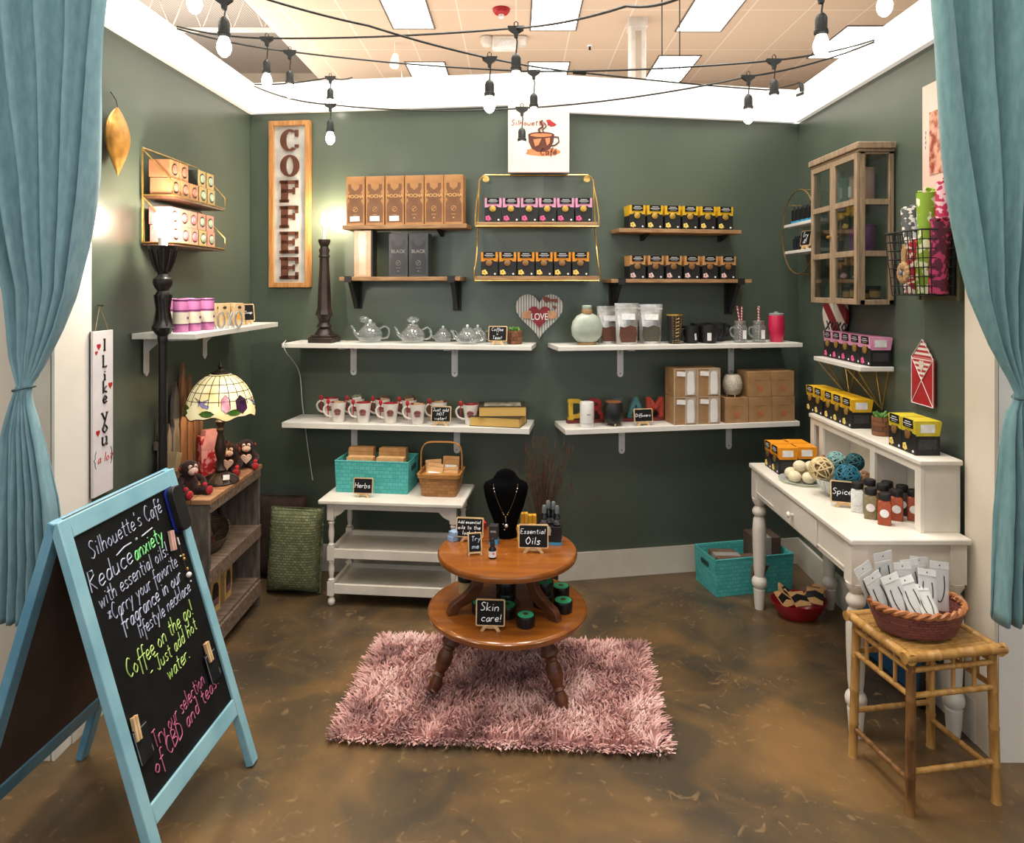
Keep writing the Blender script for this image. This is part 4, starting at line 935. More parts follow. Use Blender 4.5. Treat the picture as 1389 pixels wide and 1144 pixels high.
MB().lathe([(.038,.115),(.034,.120),(.01,.121)], 24).build('lid', pm('cream_lid', 'b9b2a2', 'c8c1b1', 20, .6), t)
for a in (-PI/2, PI/6, 5*PI/6): MB().cyl((.028*math.cos(a), .028*math.sin(a), .014), (.03*math.cos(a), .03*math.sin(a), 0), .005, .004, 8).build('foot', PALEW, t)
# ================================================================ white tiered table on the left
TWH = pm('chalky_white', 'd5d0c6', 'e3ded4', 7, .5)
TT = thing('tiered_table', 'white three-tier side table with turned legs holding teal bin and basket', 'table', (-.617, 3.70, 0), -.10)
W_, D_ = .745, .37
MB().bb(-W_/2, W_/2, -D_/2, D_/2, .528, .55).build('tabletop', TWH, TT, .006)
lx, ly = W_/2-.055, D_/2-.045
for z0 in (.255, .075):
    m = MB(); m.bb(-lx, lx, -ly, ly, z0, z0+.012)
    for s in (-1, 1): m.bb(-lx, lx, s*ly-.009, s*ly+.009, z0-.012, z0+.036).bb(s*lx-.009, s*lx+.009, -ly, ly, z0-.012, z0+.036)
    m.build('shelf', TWH, TT, .002)
a = MB()
for s in (-1, 1):
    a.prism([(-lx,.528),(lx,.528),(lx,.44),(lx-.02,.455),(lx-.05,.47),(lx-.075,.495),(-lx+.075,.495),(-lx+.05,.47),(-lx+.02,.455),(-lx,.44)], s*ly-.008, s*ly+.008)
    a.prism([(-ly,.528),(ly,.528),(ly,.45),(ly-.03,.49),(-ly+.03,.49),(-ly,.45)], s*lx-.008, s*lx+.008, 'x')
a.build('apron', TWH, TT)
for sx in (-1, 1):
    for sy in (-1, 1):
        m = MB(); c = (sx*lx, sy*ly, 0)
        m.bb(c[0]-.017, c[0]+.017, c[1]-.017, c[1]+.017, .44, .528).bb(c[0]-.017, c[0]+.017, c[1]-.017, c[1]+.017, .235, .305).bb(c[0]-.017, c[0]+.017, c[1]-.017, c[1]+.017, .055, .125)
        m.lathe([(.010,.305),(.017,.312),(.010,.322),(.014,.35),(.015,.38),(.011,.41),(.017,.425),(.011,.432),(.014,.44)], 14, c)
        m.lathe([(.010,.125),(.017,.132),(.010,.142),(.014,.17),(.015,.19),(.011,.215),(.016,.226),(.013,.235)], 14, c)
        m.lathe([(.008,.0),(.017,.008),(.019,.02),(.016,.034),(.009,.042),(.016,.055)], 14, c); m.build('leg', TWH, TT)
TEAL = woven('teal_weave', '3fa5a4', '58b8b5', .030, .020, .6, .35, .72)
def onT(t, x, y, z): 
    c, s = math.cos(t.rotation_euler[2]), math.sin(t.rotation_euler[2]); return (t.location[0]+x*c-y*s, t.location[1]+x*s+y*c, t.location[2]+z)
def bin_(label, w, d, h, loc, rz, mat):
    t = thing('storage_bin', label, 'bin', loc, rz); k = .965
    def r(a, z, i=0): return [(sx*(w/2*a-i), sy*(d/2*a-i), z) for sx, sy in ((-1,-1),(1,-1),(1,1),(-1,1))]
    MB().rings([r(k, 0), r(1, h), r(1, h, .006), r(k, .008, .006)], cap1=True).build('body', mat, t)
    MB().tube([p for p in r(1, h, .002)], .0045, 6, closed=True).build('rim', mat, t)
    for s in (-1, 1):
        MB().prism(rect(.085, .026, .010, 0, h*.74), s*(w/2*.99)-.004*s, s*(w/2+.001), 'x').build('handle_hole', pm('hole_dark', '12302f', '183a38', 10, .9), t)
    return t
bin_('teal woven bin full of kraft packets on the white table', .40, .20, .165, onT(TT, -.135, .055, .5505), -.10-.02, TEAL)
KB = (-.135, .055)
def packet(label, w, h, th, loc, rot, mat=KRAFTL, lab=None, group='kraft herb packets', name='kraft_packet', cat='packet'):
    t = thing(name, label, cat, loc, 0, group); t.rotation_euler = rot
    MB().prism([(-w/2,0),(w/2,0),(w/2,h*.96),(w*.46,h),(-w*.46,h),(-w/2,h*.96)], -th/2, th/2).build('pouch', mat, t, .002)
    MB().bb(-w/2, w/2, -th/2-.001, -th/2, h*.82, h*.835).build('fold_line', pm('fold_dark', '8a6337', '976f41', 20, .8), t)
    if lab: MB().bb(-w*.36, w*.36, -th/2-.0015, -th/2-.0002, lab[0]*h, lab[1]*h).build('label', PAPER, t)
    return t
for i, (x, y, z, w, lb) in enumerate([(-.235, .10, .085, .14, 'tall kraft packet, back left in the teal bin'), (-.06, .10, .085, .15, 'tall kraft packet, back right in the teal bin'), (-.22, .03, .05, .145, 'shorter kraft packet, front left in the teal bin'), (-.055, .03, .05, .15, 'shorter kraft packet, front right in the teal bin')]):
    packet(lb, w, .125, .05, onT(TT, x, y, .5505+z), (-.05, 0, -.12), KRAFT if i < 2 else KRAFTL)
easel_sign('small chalkboard reading Herbs leaning on the teal bin', ['Herbs'], .103, .080, onT(TT, -.160, -.115, .5505), -.1, size=.036)
# splint basket
SPL = woven('splint_weave', 'a87440', '8e5f30', .034, .016, .55, .6, .5)
t = thing('splint_basket', 'brown splint basket with tall handle holding kraft packets', 'basket', onT(TT, .225, .01, .5505), -.10); bw_, bd_, bh_ = .215, .19, .115
def rr_(w, d, z, r=.02, i=0): return [(p[0], p[1], z) for p in rect(w-2*i, d-2*i, r)]
MB().rings([rr_(bw_*.84, bd_*.84, 0), rr_(bw_, bd_, bh_), rr_(bw_, bd_, bh_, .02, .006), rr_(bw_*.84, bd_*.84, .008, .02, .006)]).build('body', SPL, t)
MB().rings([rr_(bw_+.006, bd_+.006, bh_-.018, .022), rr_(bw_+.012, bd_+.012, bh_+.002, .022), rr_(bw_, bd_, bh_+.002, .02), rr_(bw_-.004, bd_-.004, bh_-.014, .02)]).build('rim', pm('splint_band', 'a06c34', 'bb8648', 20, .5, stretch=(1,1,6)), t)
hp = smooth([(-bw_/2-.004, 0, bh_-.03), (-bw_/2-.004, 0, bh_+.06), (-bw_/2+.002, 0, .23), (-bw_/2+.03, 0, .262), (0, 0, .268), (bw_/2-.03, 0, .262), (bw_/2-.002, 0, .23), (bw_/2+.004, 0, bh_+.06), (bw_/2+.004, 0, bh_-.03)], 5)
m = MB(); m.rings([[(p[0], -.010, p[2]), (p[0], .010, p[2]), (p[0]*.965, .010, p[2]-.004), (p[0]*.965, -.010, p[2]-.004)] for p in hp]); m.build('handle', pm('splint_band', '', ''), t)
for i, (x, y, z, rx, ry, lb) in enumerate([(-.055, -.02, .085, -.5, .1, 'kraft packet with white label, left front in the splint basket'), (.055, -.03, .075, -.7, -.05, 'kraft packet with white label, right front in the splint basket'), (-.01, -.04, .07, -.8, -.25, 'kraft packet lying lowest at the front of the splint basket'), (.05, .05, .11, -.2, .02, 'darker kraft packet standing at the back of the splint basket'), (-.06, .05, .09, -.3, -.1, 'kraft packet at the back left of the splint basket')]):
    packet(lb, .088, .10, .016, onT(TT, .225+x*.8, .01+y*.8, .5505+z-.03), (rx, ry, -.1), KRAFT if i == 3 else KRAFTL, (.28, .55))

# ================================================================ rug
RC = Vector((-.045, 2.835, 0)); RW_, RD_ = 1.20, .74
rug = thing('shag_rug', 'pink shaggy rug under the round two-tier table', 'rug', RC, -.065)
MB().prism(rect(RW_-.04, RD_-.04, .04), 0, .012, 'z').build('backing', pm('rug_backing', '8a5f5e', '9a6d6b', 10, .9), rug)
def pile():
    m = bpy.data.materials.new('shag_pile'); m.use_nodes = True; nt = m.node_tree; N = nt.nodes; L = nt.links; b = N['Principled BSDF']
    tc = N.new('ShaderNodeTexCoord'); n1 = N.new('ShaderNodeTexNoise'); n1.inputs['Scale'].default_value = 5; n1.inputs['Detail'].default_value = 6
    L.new(tc.outputs['Object'], n1.inputs['Vector']); r = N.new('ShaderNodeValToRGB'); e = r.color_ramp.elements
    e[0].position = .33; e[0].color = lin('845856'); e[1].position = .66; e[1].color = lin('f2cdc6'); q = e.new(.5); q.color = lin('d6a39c')
    L.new(n1.outputs['Fac'], r.inputs[0]); L.new(r.outputs[0], b.inputs['Base Color']); b.inputs['Roughness'].default_value = .6; b.inputs['Sheen Weight'].default_value = .3
    return m
rr = random.Random(11); vs, fs = [], []
for k in range(17000):
    x = rr.uniform(-RW_/2, RW_/2); y = rr.uniform(-RD_/2, RD_/2)
    a = 3*math.sin(x*5+y*9)+3*math.cos(y*17-x*13)+rr.uniform(-1.9, 1.9); h = rr.uniform(.030, .050); l = rr.uniform(.010, .034)
    ex = max(0, abs(x)-RW_/2+.04)/.04; ey = max(0, abs(y)-RD_/2+.04)/.04
    if ex > 0 or ey > 0: a = math.atan2(math.copysign(ey, y)+.01, math.copysign(ex, x)+.01)+rr.uniform(-.7, .7); l *= 1.35; h *= .68
    dx, dy = math.cos(a), math.sin(a); w = rr.uniform(.0022, .0042); tw = rr.uniform(0, PI); px_, py_ = math.cos(tw)*w, math.sin(tw)*w; o = len(vs)
    vs += [(x-px_, y-py_, .006), (x+px_, y+py_, .006), (x+dx*l*.35-px_*1.2, y+dy*l*.35-py_*1.2, h*.7), (x+dx*l*.35+px_*1.2, y+dy*l*.35+py_*1.2, h*.7), (x+dx*l-px_*.4, y+dy*l-py_*.4, h*rr.uniform(.85,1.1)), (x+dx*l+px_*.4, y+dy*l+py_*.4, h)]
    fs += [(o, o+1, o+3, o+2), (o+2, o+3, o+5, o+4)]
me = bpy.data.meshes.new('pile'); me.from_pydata(vs, [], fs); me.materials.append(pile()); me.polygons.foreach_set('use_smooth', [True]*len(fs))
o = bpy.data.objects.new('pile', me); COL.objects.link(o); o.parent = rug; o['kind'] = 'stuff'

# ================================================================ round two-tier table
RT = thing('round_table', 'round two-tier honey maple table on three turned legs', 'table', (-.035, 2.90, 0), 0)
MAPLE = pm('honey_maple', '7c4519', '93561f', 3.5, .22, stretch=(1,6,1), bump=.02, coat=.3); MAPLED = pm('dark_maple', '4e2a16', '6b3d22', 9, .4, stretch=(1,1,5))
MB().lathe([(.27,.519),(.284,.521),(.288,.53),(.288,.540),(.283,.547),(.275,.549)], 56).build('upper_tier', MAPLE, RT)
MB().lathe([(.31,.289),(.322,.291),(.328,.30),(.328,.312),(.322,.319),(.312,.321)], 60).build('lower_tier', MAPLE, RT)
for a in (math.radians(203), math.radians(-38), math.radians(85)):
    m = MB(Matrix.Rotation(a, 4, 'Z')); up = smooth([(.05,.519),(.115,.50),(.145,.46),(.16,.42),(.20,.385),(.245,.360),(.262,.3215)], 5); lo_ = smooth([(.225,.3215),(.205,.345),(.16,.362),(.12,.40),(.105,.45),(.085,.485),(.02,.50)], 5)
    m.prism(up+lo_+[(.02,.519)], -.016, .016); m.build('scroll_support', MAPLED, RT, .002)
MB().lathe([(.055,.3215),(.035,.34),(.028,.42),(.035,.50),(.055,.519)], 16).build('center_post', MAPLED, RT)
pr = [(.030,0),(.034,.10),(.024,.16),(.022,.20),(.033,.27),(.036,.33),(.022,.37),(.026,.40),(.022,.42),(.030,.50),(.031,.60),(.024,.70),(.019,.74),(.026,.78),(.018,.80),(.027,.90),(.024,.95),(.026,1)]
for a in (math.radians(201), math.radians(-47), math.radians(81)):
    p0 = Vector((.21*math.cos(a), .21*math.sin(a), .289)); p1 = Vector((.315*math.cos(a), .315*math.sin(a), .030))
    m = MB(); m.tube([p0.lerp(p1, t) for r, t in pr], [r*1.02 for r, t in pr], 18)
    m.build('leg', MAPLED, RT)
TZ, LZ = .5495, .3215
def onR(px, py, z, dy=0):
    Y = FY(py, z)+dy; return (XP(px, Y), Y, z)
# necklace bust
t = thing('necklace_bust', 'black velvet necklace bust standing at the back of the round table', 'display bust', onR(686, 727, TZ), 0)
VEL = pm('black_velvet', '040405', '080809', 40, .95, spec=.05)
rs = []
for z, w, d, yo in ((0,.050,.045,0),(.012,.052,.045,0),(.03,.044,.035,0),(.07,.055,.034,-.004),(.13,.078,.036,-.006),(.18,.092,.038,-.004),(.215,.098,.040,0),(.232,.090,.036,.006),(.243,.062,.030,.012),(.256,.050,.026,.014),(.272,.040,.022,.014),(.283,.025,.015,.014),(.288,.008,.006,.014)):
    rs.append([(w*math.cos(2*PI*j/28), yo+d*math.sin(2*PI*j/28), z) for j in range(28)])
MB().rings(rs).build('bust', VEL, t)
BLOC = t.location.copy()
t = thing('necklace', 'thin dark cord necklace with silver ball pendant on the black bust', 'necklace', BLOC+Vector((0,0,0)), 0)
path = smooth([(-.052,-.012,.236),(-.050,-.045,.215),(-.032,-.050,.16),(-.008,-.046,.108),(0,-.044,.098),(.008,-.046,.108),(.032,-.050,.16),(.050,-.045,.215),(.052,-.012,.236)], 6)
MB().tube(path, .0013, 5).build('cord', pm('waxed_cord', '3a2c22', '4a3a2c', 50, .6), t)
b = MB()
for s in (-1, 1): b.sph((s*.0505,-.042,.217), .0035, m=0).sph((s*.047,-.047,.205), .0028).sph((s*.008,-.049,.108), .0028, m=1).sph((s*.012,-.050,.116), .0022, m=1)
b.sph((0,-.049,.098), .003, m=1); b.build('beads', [pm('silver', 'c4c4c2', 'e2e2e0', 30, .25, metal=.8), GOLD], t)
p = MB(); p.tube([(0,-.047,.098),(.001,-.050,.075)], .0014, 5); p.sph((.003,-.056,.062), .0085); p.sph((-.010,-.053,.068), .003); p.sph((-.004,-.052,.044), .003); p.build('pendant', pm('silver', '', ''), t)
easel_sign('small chalkboard reading Add essential oils at the left of the upper tier', ['Add essential', 'oils to the', 'locket'], .118, .082, onR(637, 735, TZ), -.12)
# little tent sign
t = thing('tent_sign', 'tiny pale easel chalkboard reading Try me', 'sign', onR(644, 752, TZ), .18)
M1 = Matrix.Rotation(-.22, 4, 'X')
MB(Matrix.Translation((0,-.014,0)) @ M1).prism(rect(.056,.080,.003,0,.048), -.002, .002).bb(-.028, -.022, -.002, .002, 0, .02).bb(.022, .028, -.002, .002, 0, .02).build('frame', PALEW, t)
MB(Matrix.Translation((0,.022,0)) @ Matrix.Rotation(.22, 4, 'X')).prism(rect(.056,.080,.003,0,.048), -.002, .002).bb(-.028, -.022, -.002, .002, 0, .02).bb(.022, .028, -.002, .002, 0, .02).build('rear_panel', PALEW, t)
MB(Matrix.Translation((0,-.014,0)) @ M1).prism(rect(.047,.068,.003,0,.049), -.003, -.0015).build('slate', CHALKB, t)
q = MB(Matrix.Translation((0,-.014,0)) @ M1); write(q, 'Try', -.014, .056, .018, .001, -.0034); write(q, 'me', -.012, .026, .018, .001, -.0034); q.build('lettering', pm('blue_chalk', 'b6cbe6', 'd0dff0', 30, .9, emit=.1), t)
LBX = pm('powder_blue', '7f9cc0', '93b0d0', 20, .5)
for i, (z, lb) in enumerate([(0, 'pale blue oil box lying at the left edge, lower one'), (.0205, 'pale blue oil box lying on top of the lower one')]):
    t = thing('oil_box', lb, 'box', onR(621+i*2, 731, TZ), -.75); t.location[2] += z
    MB().bb(-.018, .018, -.045, .045, 0, .020).build('carton', LBX, t, .001); MB().bb(-.0183, .0183, -.012, -.004, .0005, .0203).build('print', pm('blue_band', '4e6ea0', '5e7eb0', 20, .5), t)
t = thing('oil_box', 'small red box half hidden behind the Add essential chalkboard', 'box', onR(654, 717, TZ), .3)
MB().bb(-.016, .016, -.02, .02, 0, .03).build('carton', RED, t, .001); MB().bb(-.0163, .0163, -.0203, .0203, .01, .018).build('band', pm('dark_red', '6a1414', '7a1b1b', 20, .5), t)
t = thing('oil_box', 'small dark grey box behind the dropper bottle', 'box', onR(670, 737, TZ), -.15)
MB().bb(-.018, .018, -.018, .018, 0, .078).build('carton', pm('dark_grey_box', '2c2c2f', '3a3a3d', 20, .5), t, .001)
MB().bb(-.0183, .0183, -.0183, .0183, .0, .010).bb(.006, .0186, -.0186, .0183, .0, .022).build('blue_base', pm('sky_blue', '2f86b8', '3f9aca', 20, .5), t); MB().bb(-.012, .012, -.0188, -.018, .05, .058).build('print', pm('grey_print', '', ''), t)
t = thing('dropper_bottle', 'small black dropper bottle with white label at the front', 'bottle', onR(668, 757, TZ), 0)
MB().lathe([(.014,0),(.015,.003),(.015,.036),(.008,.046),(.008,.050)], 18).build('body', pm('amber_black', '0c0a0a', '171212', 20, .2), t)
MB().lathe([(.0093,.049),(.0093,.064),(.006,.068),(.006,.076),(.003,.079)], 14).build('cap', BLACK, t)
m = MB(); m.lathe([(.0154,.006),(.0154,.030)], 18, cap0=False, cap1=False); m.build('label', PAPER, t); MB().sph((.004,-.0152,.022), .0045, (1,.2,1), 8, 5).build('emblem', pm('rose_print', 'c9686e', 'd9868a', 20, .6), t)
YLB = pm('yellow_oil_box', 'd8a32a', 'e8bb3c', 20, .5); YLD = pm('amber_band', 'c07a1a', 'cc8a26', 20, .5)
for i, (px, py, h, lb) in enumerate([(707, 733, .062, 'yellow oil box at front left of the yellow group'), (711, 723, .088, 'tallest yellow oil box, at back left of its group'), (722, 723, .080, 'yellow oil box at back right, beside the bottles'), (721, 731, .060, 'yellow oil box behind the Essential Oils sign')]):
    t = thing('oil_box', lb, 'box', onR(px, py, TZ), .05)
    MB().bb(-.017, .017, -.014, .014, 0, h).build('carton', YLB, t, .001); MB().bb(-.0173, .0173, -.0143, .0143, h*.40, h*.55).bb(-.003, .003, -.0145, .0143, 0, h+.0004).build('band', YLD, t)
easel_sign('chalkboard reading Essential Oils at the front right of the upper tier', ['Essential', 'Oils'], .123, .094, onR(723.5, 750, TZ), -.05)
# black display box with four bottles
t = thing('display_box', 'black display box with blue base holding four capped bottles', 'box', onR(747, 736, TZ), -.12)
MB().bb(-.046, .046, -.030, .030, .010, .075).build('carton', BLACK, t, .001); MB().bb(-.047, .047, -.031, .031, 0, .011).build('blue_base', pm('sky_blue', '', ''), t)
m = MB(); m.bb(-.030, .002, -.0312, -.030, .040, .060); disc(m, -.012, .06, .016, .02, -.0305); m.build('print', pm('silver_print2', 'a8a8a8', 'c0c0c0', 30, .5), t)
DL = t.location.copy()
for i, (dx, dy, h, lb) in enumerate([(-.028, -.012, .0, 'front left spray bottle with grey cap in the display box'), (-.010, .014, .012, 'back left spray bottle with grey cap in the display box'), (.012, .013, .008, 'back right spray bottle with grey cap in the display box'), (.026, -.012, -.002, 'front right spray bottle with grey cap in the display box')]):
    t = thing('spray_bottle', lb, 'bottle', DL+Vector((dx, dy, .0755)), 0)
    MB().lathe([(.014,0),(.014,.040+h),(.007,.052+h),(.007,.056+h)], 16).build('body', pm('amber_black', '', ''), t)
    MB().lathe([(.0095,.054+h),(.0095,.078+h),(.007,.085+h),(.002,.087+h)], 14).build('cap', pm('smoke_cap', '5f6468', '757a7e', 20, .3), t)
    MB().lathe([(.0143,.006),(.0143,.028)], 16, cap0=False, cap1=False).build('label', pm('black_label', '1b1b1d', '6f6f70', 90, .6), t)
# lower tier
TIN = pm('black_tin', '0c0c0d', '151516', 30, .35); GRN = pm('tin_green', '36b07c', '48c48e', 20, .5)
def tin(label, r=.036, h=.042):
    t = thing('balm_tin', label, 'tin', (0,0,0), 0, 'black balm tins with green lids')
    MB().lathe([(r*.96,0),(r*.98,.002),(r*.98,h*.55),(r,h*.56),(r*1.01,h*.60),(r*1.01,h*.95),(r*.97,h)], 26).build('body', TIN, t)
    MB().lathe([(r*.88,h),(r*.88,h+.0006)], 24).build('lid_label', GRN, t); MB().lathe([(r*.30,h+.0006),(r*.30,h+.0012)], 12, (0,.004,0)).build('emblem', pm('tin_emblem', '24503a', '7a3c2a', 60, .6), t)
    return t
tn = tin('')
tins = [(652, 838, 0, 1, 'balm tin with green lid behind the Skin care! chalkboard'), (687, 843, 0, 1.08, 'bottom tin of the middle stack, right of the chalkboard'), (686, 826, .0, 1.12, 'lower tin of the stack at the centre back'), (686, 826, .049, 1.12, 'top tin of the stack at the centre back'),
        (713, 856, 0, 1.0, 'green-lidded balm tin standing alone at the front of the lower tier'), (737, 828, 0, 1.18, 'bottom tin of the tall stack by the right support'), (737, 828, .051, 1.18, 'top tin of the tall stack by the right support'), (761, 815, 0, 1.0, 'green-lidded tin at the back right of the lower tier'), (764, 836, 0, 1.05, 'green-lidded tin at the right rim of the lower tier')]
for i, (px, py, z, k, lb) in enumerate(tins):
    o = tn if i == 0 else dup(tn, (0,0,0)); loc = list(onR(px, py-4, LZ, .02)); loc[2] += z+.0004; o.location = loc; o.scale = (k,k,k); o['label'] = lb
t = thing('balm_jar', 'tan jar with black lid at the left of the lower tier', 'jar', onR(633, 808, LZ, .02), 0)
MB().lathe([(.030,0),(.034,.004),(.034,.056),(.030,.060)], 26).build('body', pm('tan_balm', 'b09a68', 'c6b080', 20, .4), t); MB().lathe([(.037,.058),(.038,.060),(.038,.078),(.036,.081)], 28).build('lid', TIN, t)
easel_sign('chalkboard reading Skin care! on the lower tier', ['Skin', ' care!'], .112, .098, onR(665, 856, LZ), -.06)
# dried grass behind the table
t = thing('dried_grass', 'bundle of dried brown grasses in a dark pot behind the table', 'dried plant', (XP(735, 3.70), 3.66, 0), 0)
MB().lathe([(.06,0),(.075,.01),(.085,.12),(.07,.24),(.075,.25),(.062,.25),(.06,.2)], 24).build('pot', pm('dark_pot', '1d1a18', '2a2522', 10, .6), t)
rr = random.Random(4); g = MB(); g2 = MB()
for k in range(130):
    a = rr.uniform(0, 2*PI); sp = rr.uniform(0, .17)*(1 if k % 9 else 1.9); h = rr.uniform(.55, .82)*(1 if k % 9 else .75)
    p = [(.02*math.cos(a), .02*math.sin(a), .2), (.35*sp*math.cos(a), .2*sp*math.sin(a), .2+h*.35), (sp*math.cos(a), sp*.45*math.sin(a), h)]
    g.tube(smooth(p, 3), [.0013]*7, 3)
    if k % 2: g2.tube([p[2], (p[2][0]*1.05, p[2][1]*1.05, p[2][2]+.05)], [.0035, .0008], 4)
g.build('stalks', pm('dry_stalk', '3a281c', '5a3f2b', 30, .8), t); g2.build('seed_heads', pm('seed_head', '4c2f22', '6a4634', 30, .9), t)

# ================================================================ white desk with hutch
DX0, DX1, DY0, DY1 = 1.195, 1.63, 2.50, 3.60
DK = thing('writing_desk', 'white desk with turned legs, one drawer and a low hutch', 'desk', ((DX0+DX1)/2, (DY0+DY1)/2, 0), -PI/2)
# local: x = -Y world, -y = -X world ... front faces -x world
Wd, Dd = DY1-DY0, DX1-DX0; CR = pm('cream_enamel', 'd8d2c6', 'e6e0d5', 5, .38)
MB().bb(-Wd/2, Wd/2, -Dd/2, Dd/2, .705, .73).build('desktop', CR, DK, .007)
ax, ay = Wd/2-.045, Dd/2-.04
for sx in (-1, 1):
    for sy in (-1, 1):
        m = MB(); c = (sx*ax, sy*ay, 0); m.bb(c[0]-.030, c[0]+.030, c[1]-.030, c[1]+.030, .56, .705)
        m.lathe([(.022,0),(.024,.02),(.030,.10),(.024,.105),(.036,.120),(.038,.137),(.034,.152),(.024,.165),(.028,.20),(.033,.32),(.034,.40),(.030,.455),(.022,.470),(.033,.482),(.035,.495),(.030,.508),(.020,.52),(.024,.527),(.034,.545),(.036,.56)], 22, c)
        m.build('leg', CR, DK, 0)
m = MB()
for s in (-1, 1): m.bb(-ax, ax, s*(ay+.012)-.009, s*(ay+.012)+.009, .575, .705).bb(s*(ax+.012)-.009, s*(ax+.012)+.009, -ay, ay, .575, .705)
m.bb(-ax+.03, -.22, -ay-.026, -ay-.018, .592, .60).bb(.22, ax-.03, -ay-.026, -ay-.018, .592, .60); m.build('apron', CR, DK, .002)
dr = MB().bb(-.235, .235, -ay-.030, -ay-.02, .585, .695).build('drawer', CR, DK, .003)
kn = MB()
for x in (-.02, .02): kn.tube([(x, -ay-.030, .640), (x, -ay-.040, .640), (x, -ay-.048, .640), (x, -ay-.056, .640)], [.006,.006,.013,.009], 14)
MB().tube([(.0, -ay-.030, .640), (.0, -ay-.040, .640), (.0, -ay-.048, .640), (.0, -ay-.058, .640)], [.006,.006,.014,.009], 14).build('knob', CR, dr)
# hutch (a part of the desk)
hy0 = Dd/2-.145; hz0, hz1 = .73, 1.0; hx = Wd/2-.09
h = MB(); h.bb(-hx-.012, hx+.04, hy0-.015, Dd/2+.0, hz1-.022, hz1); ht = h.build('hutch_top', CR, DK, .006)
xs = [-hx+.01, -(3.40-3.05), -(2.91-3.05), hx+.01]   # local x = -(Y-3.05)
h = MB(); h.bb(-hx+.0, hx+.02, Dd/2-.012, Dd/2, hz0, hz1-.022); h.build('hutch_back', CR, DK)
h = MB()
for x in xs: h.bb(x-.011, x+.011, hy0, Dd/2-.012, hz0, hz1-.022)
for x in xs: h.bb(x-.019, x+.019, hy0-.006, hy0+.008, hz0, hz1-.022)
h.bb(xs[0], xs[-1], hy0-.005, hy0+.008, hz1-.050, hz1-.022); h.build('hutch_divider', CR, DK, .001)
HXW = (DX0+DX1)/2+hy0   # world X of hutch front
HC = 1.0005; DZ = .7305
bxh = tea_box('', YEL, E_Y, MG, 'yellow tea boxes on the hutch', side_label=True)
for i in range(5):
    lb = 'yellow-lidded tea box on the hutch, %s of the row of five' % ['nearest', 'second nearest', 'middle', 'second farthest', 'farthest'][i]
    y = 3.165+i*.093+(.02 if i > 2 else 0); o = bxh if i == 0 else dup(bxh, (0,0,0)); o.location = (HXW+.055, y, HC); o.rotation_euler = (0,0,-PI/2); o['label'] = lb
bxg = tea_box('', pm('lime_yellow_lid', 'c9b526', 'd6c638', 30, .5), E_Y, MB_, 'greenish yellow tea boxes on the hutch')
for i in range(2):
    o = bxg if i == 0 else dup(bxg, (0,0,0)); o.location = (HXW+.055, 2.665+i*.096, HC); o.rotation_euler = (0,0,-PI/2); o.scale = (1.02,1.02,1.0)
    o['label'] = ('nearest' if i == 0 else 'second') + ' of two yellow tea boxes right of the hutch succulent'
pot_plant('succulent in patterned brown pot on top of the hutch', (1.555, 2.985, HC), .036, .078)
bxd = tea_box('', ORA, E_O, MB_, 'orange tea boxes on the desk')
for i, (x, y, lb) in enumerate([(1.305, 3.405, 'orange-lidded tea box at the near front of the desk group'), (1.305, 3.50, 'orange-lidded tea box at the far front of the desk group'), (1.402, 3.42, 'orange-lidded tea box behind the near front one'), (1.402, 3.515, 'orange-lidded tea box at the far back of the desk group')]):
    o = bxd if i == 0 else dup(bxd, (0,0,0)); o.location = (x, y, DZ); o.rotation_euler = (0,0,-PI/2); o['label'] = lb
# plate of bath bombs
PL = (1.335, 3.25, DZ)
t = thing('glass_plate', 'clear glass plate holding cream bath bombs on the desk', 'plate', PL)
MB().lathe([(.06,0),(.065,.002),(.108,.012),(.112,.012),(.110,.009),(.06,.0)], 32, cap1=False).lathe([(.065,.003),(.0,.003)], 32, cap0=False).build('dish', glass('plate_glass', 'dfe6da', .3, .25), t)
BALM = pm('cream_bomb', 'd8cba8', 'e6dcc0', 60, .9, bump=.3)
for i, (dx, dy, dz) in enumerate([(-.055, -.03, 0), (-.045, .035, 0), (.0, -.055, 0), (.01, .010, 0), (.055, -.03, 0), (.05, .045, 0), (-.022, -.008, .042), (.028, -.012, .040)]):
    t = thing('bath_bomb', ['bath bomb at the left front of the plate', 'bath bomb at the left back of the plate', 'bath bomb at the front middle of the plate', 'bath bomb in the centre of the plate, bottom layer', 'bath bomb at the right front of the plate', 'bath bomb at the right back of the plate', 'bath bomb on top of the pile, left one', 'bath bomb on top of the pile, right one'][i], 'bath bomb', (PL[0]+dx, PL[1]+dy, DZ+.030+dz), 0, 'cream bath bombs')
    MB().sph((0,0,0), .0295, (1,1,.88), 18, 12).build('ball', BALM, t); MB().lathe([(.0297,-.0015),(.0301,0),(.0297,.0015)], 20, cap0=False, cap1=False).build('seam', BALM, t)
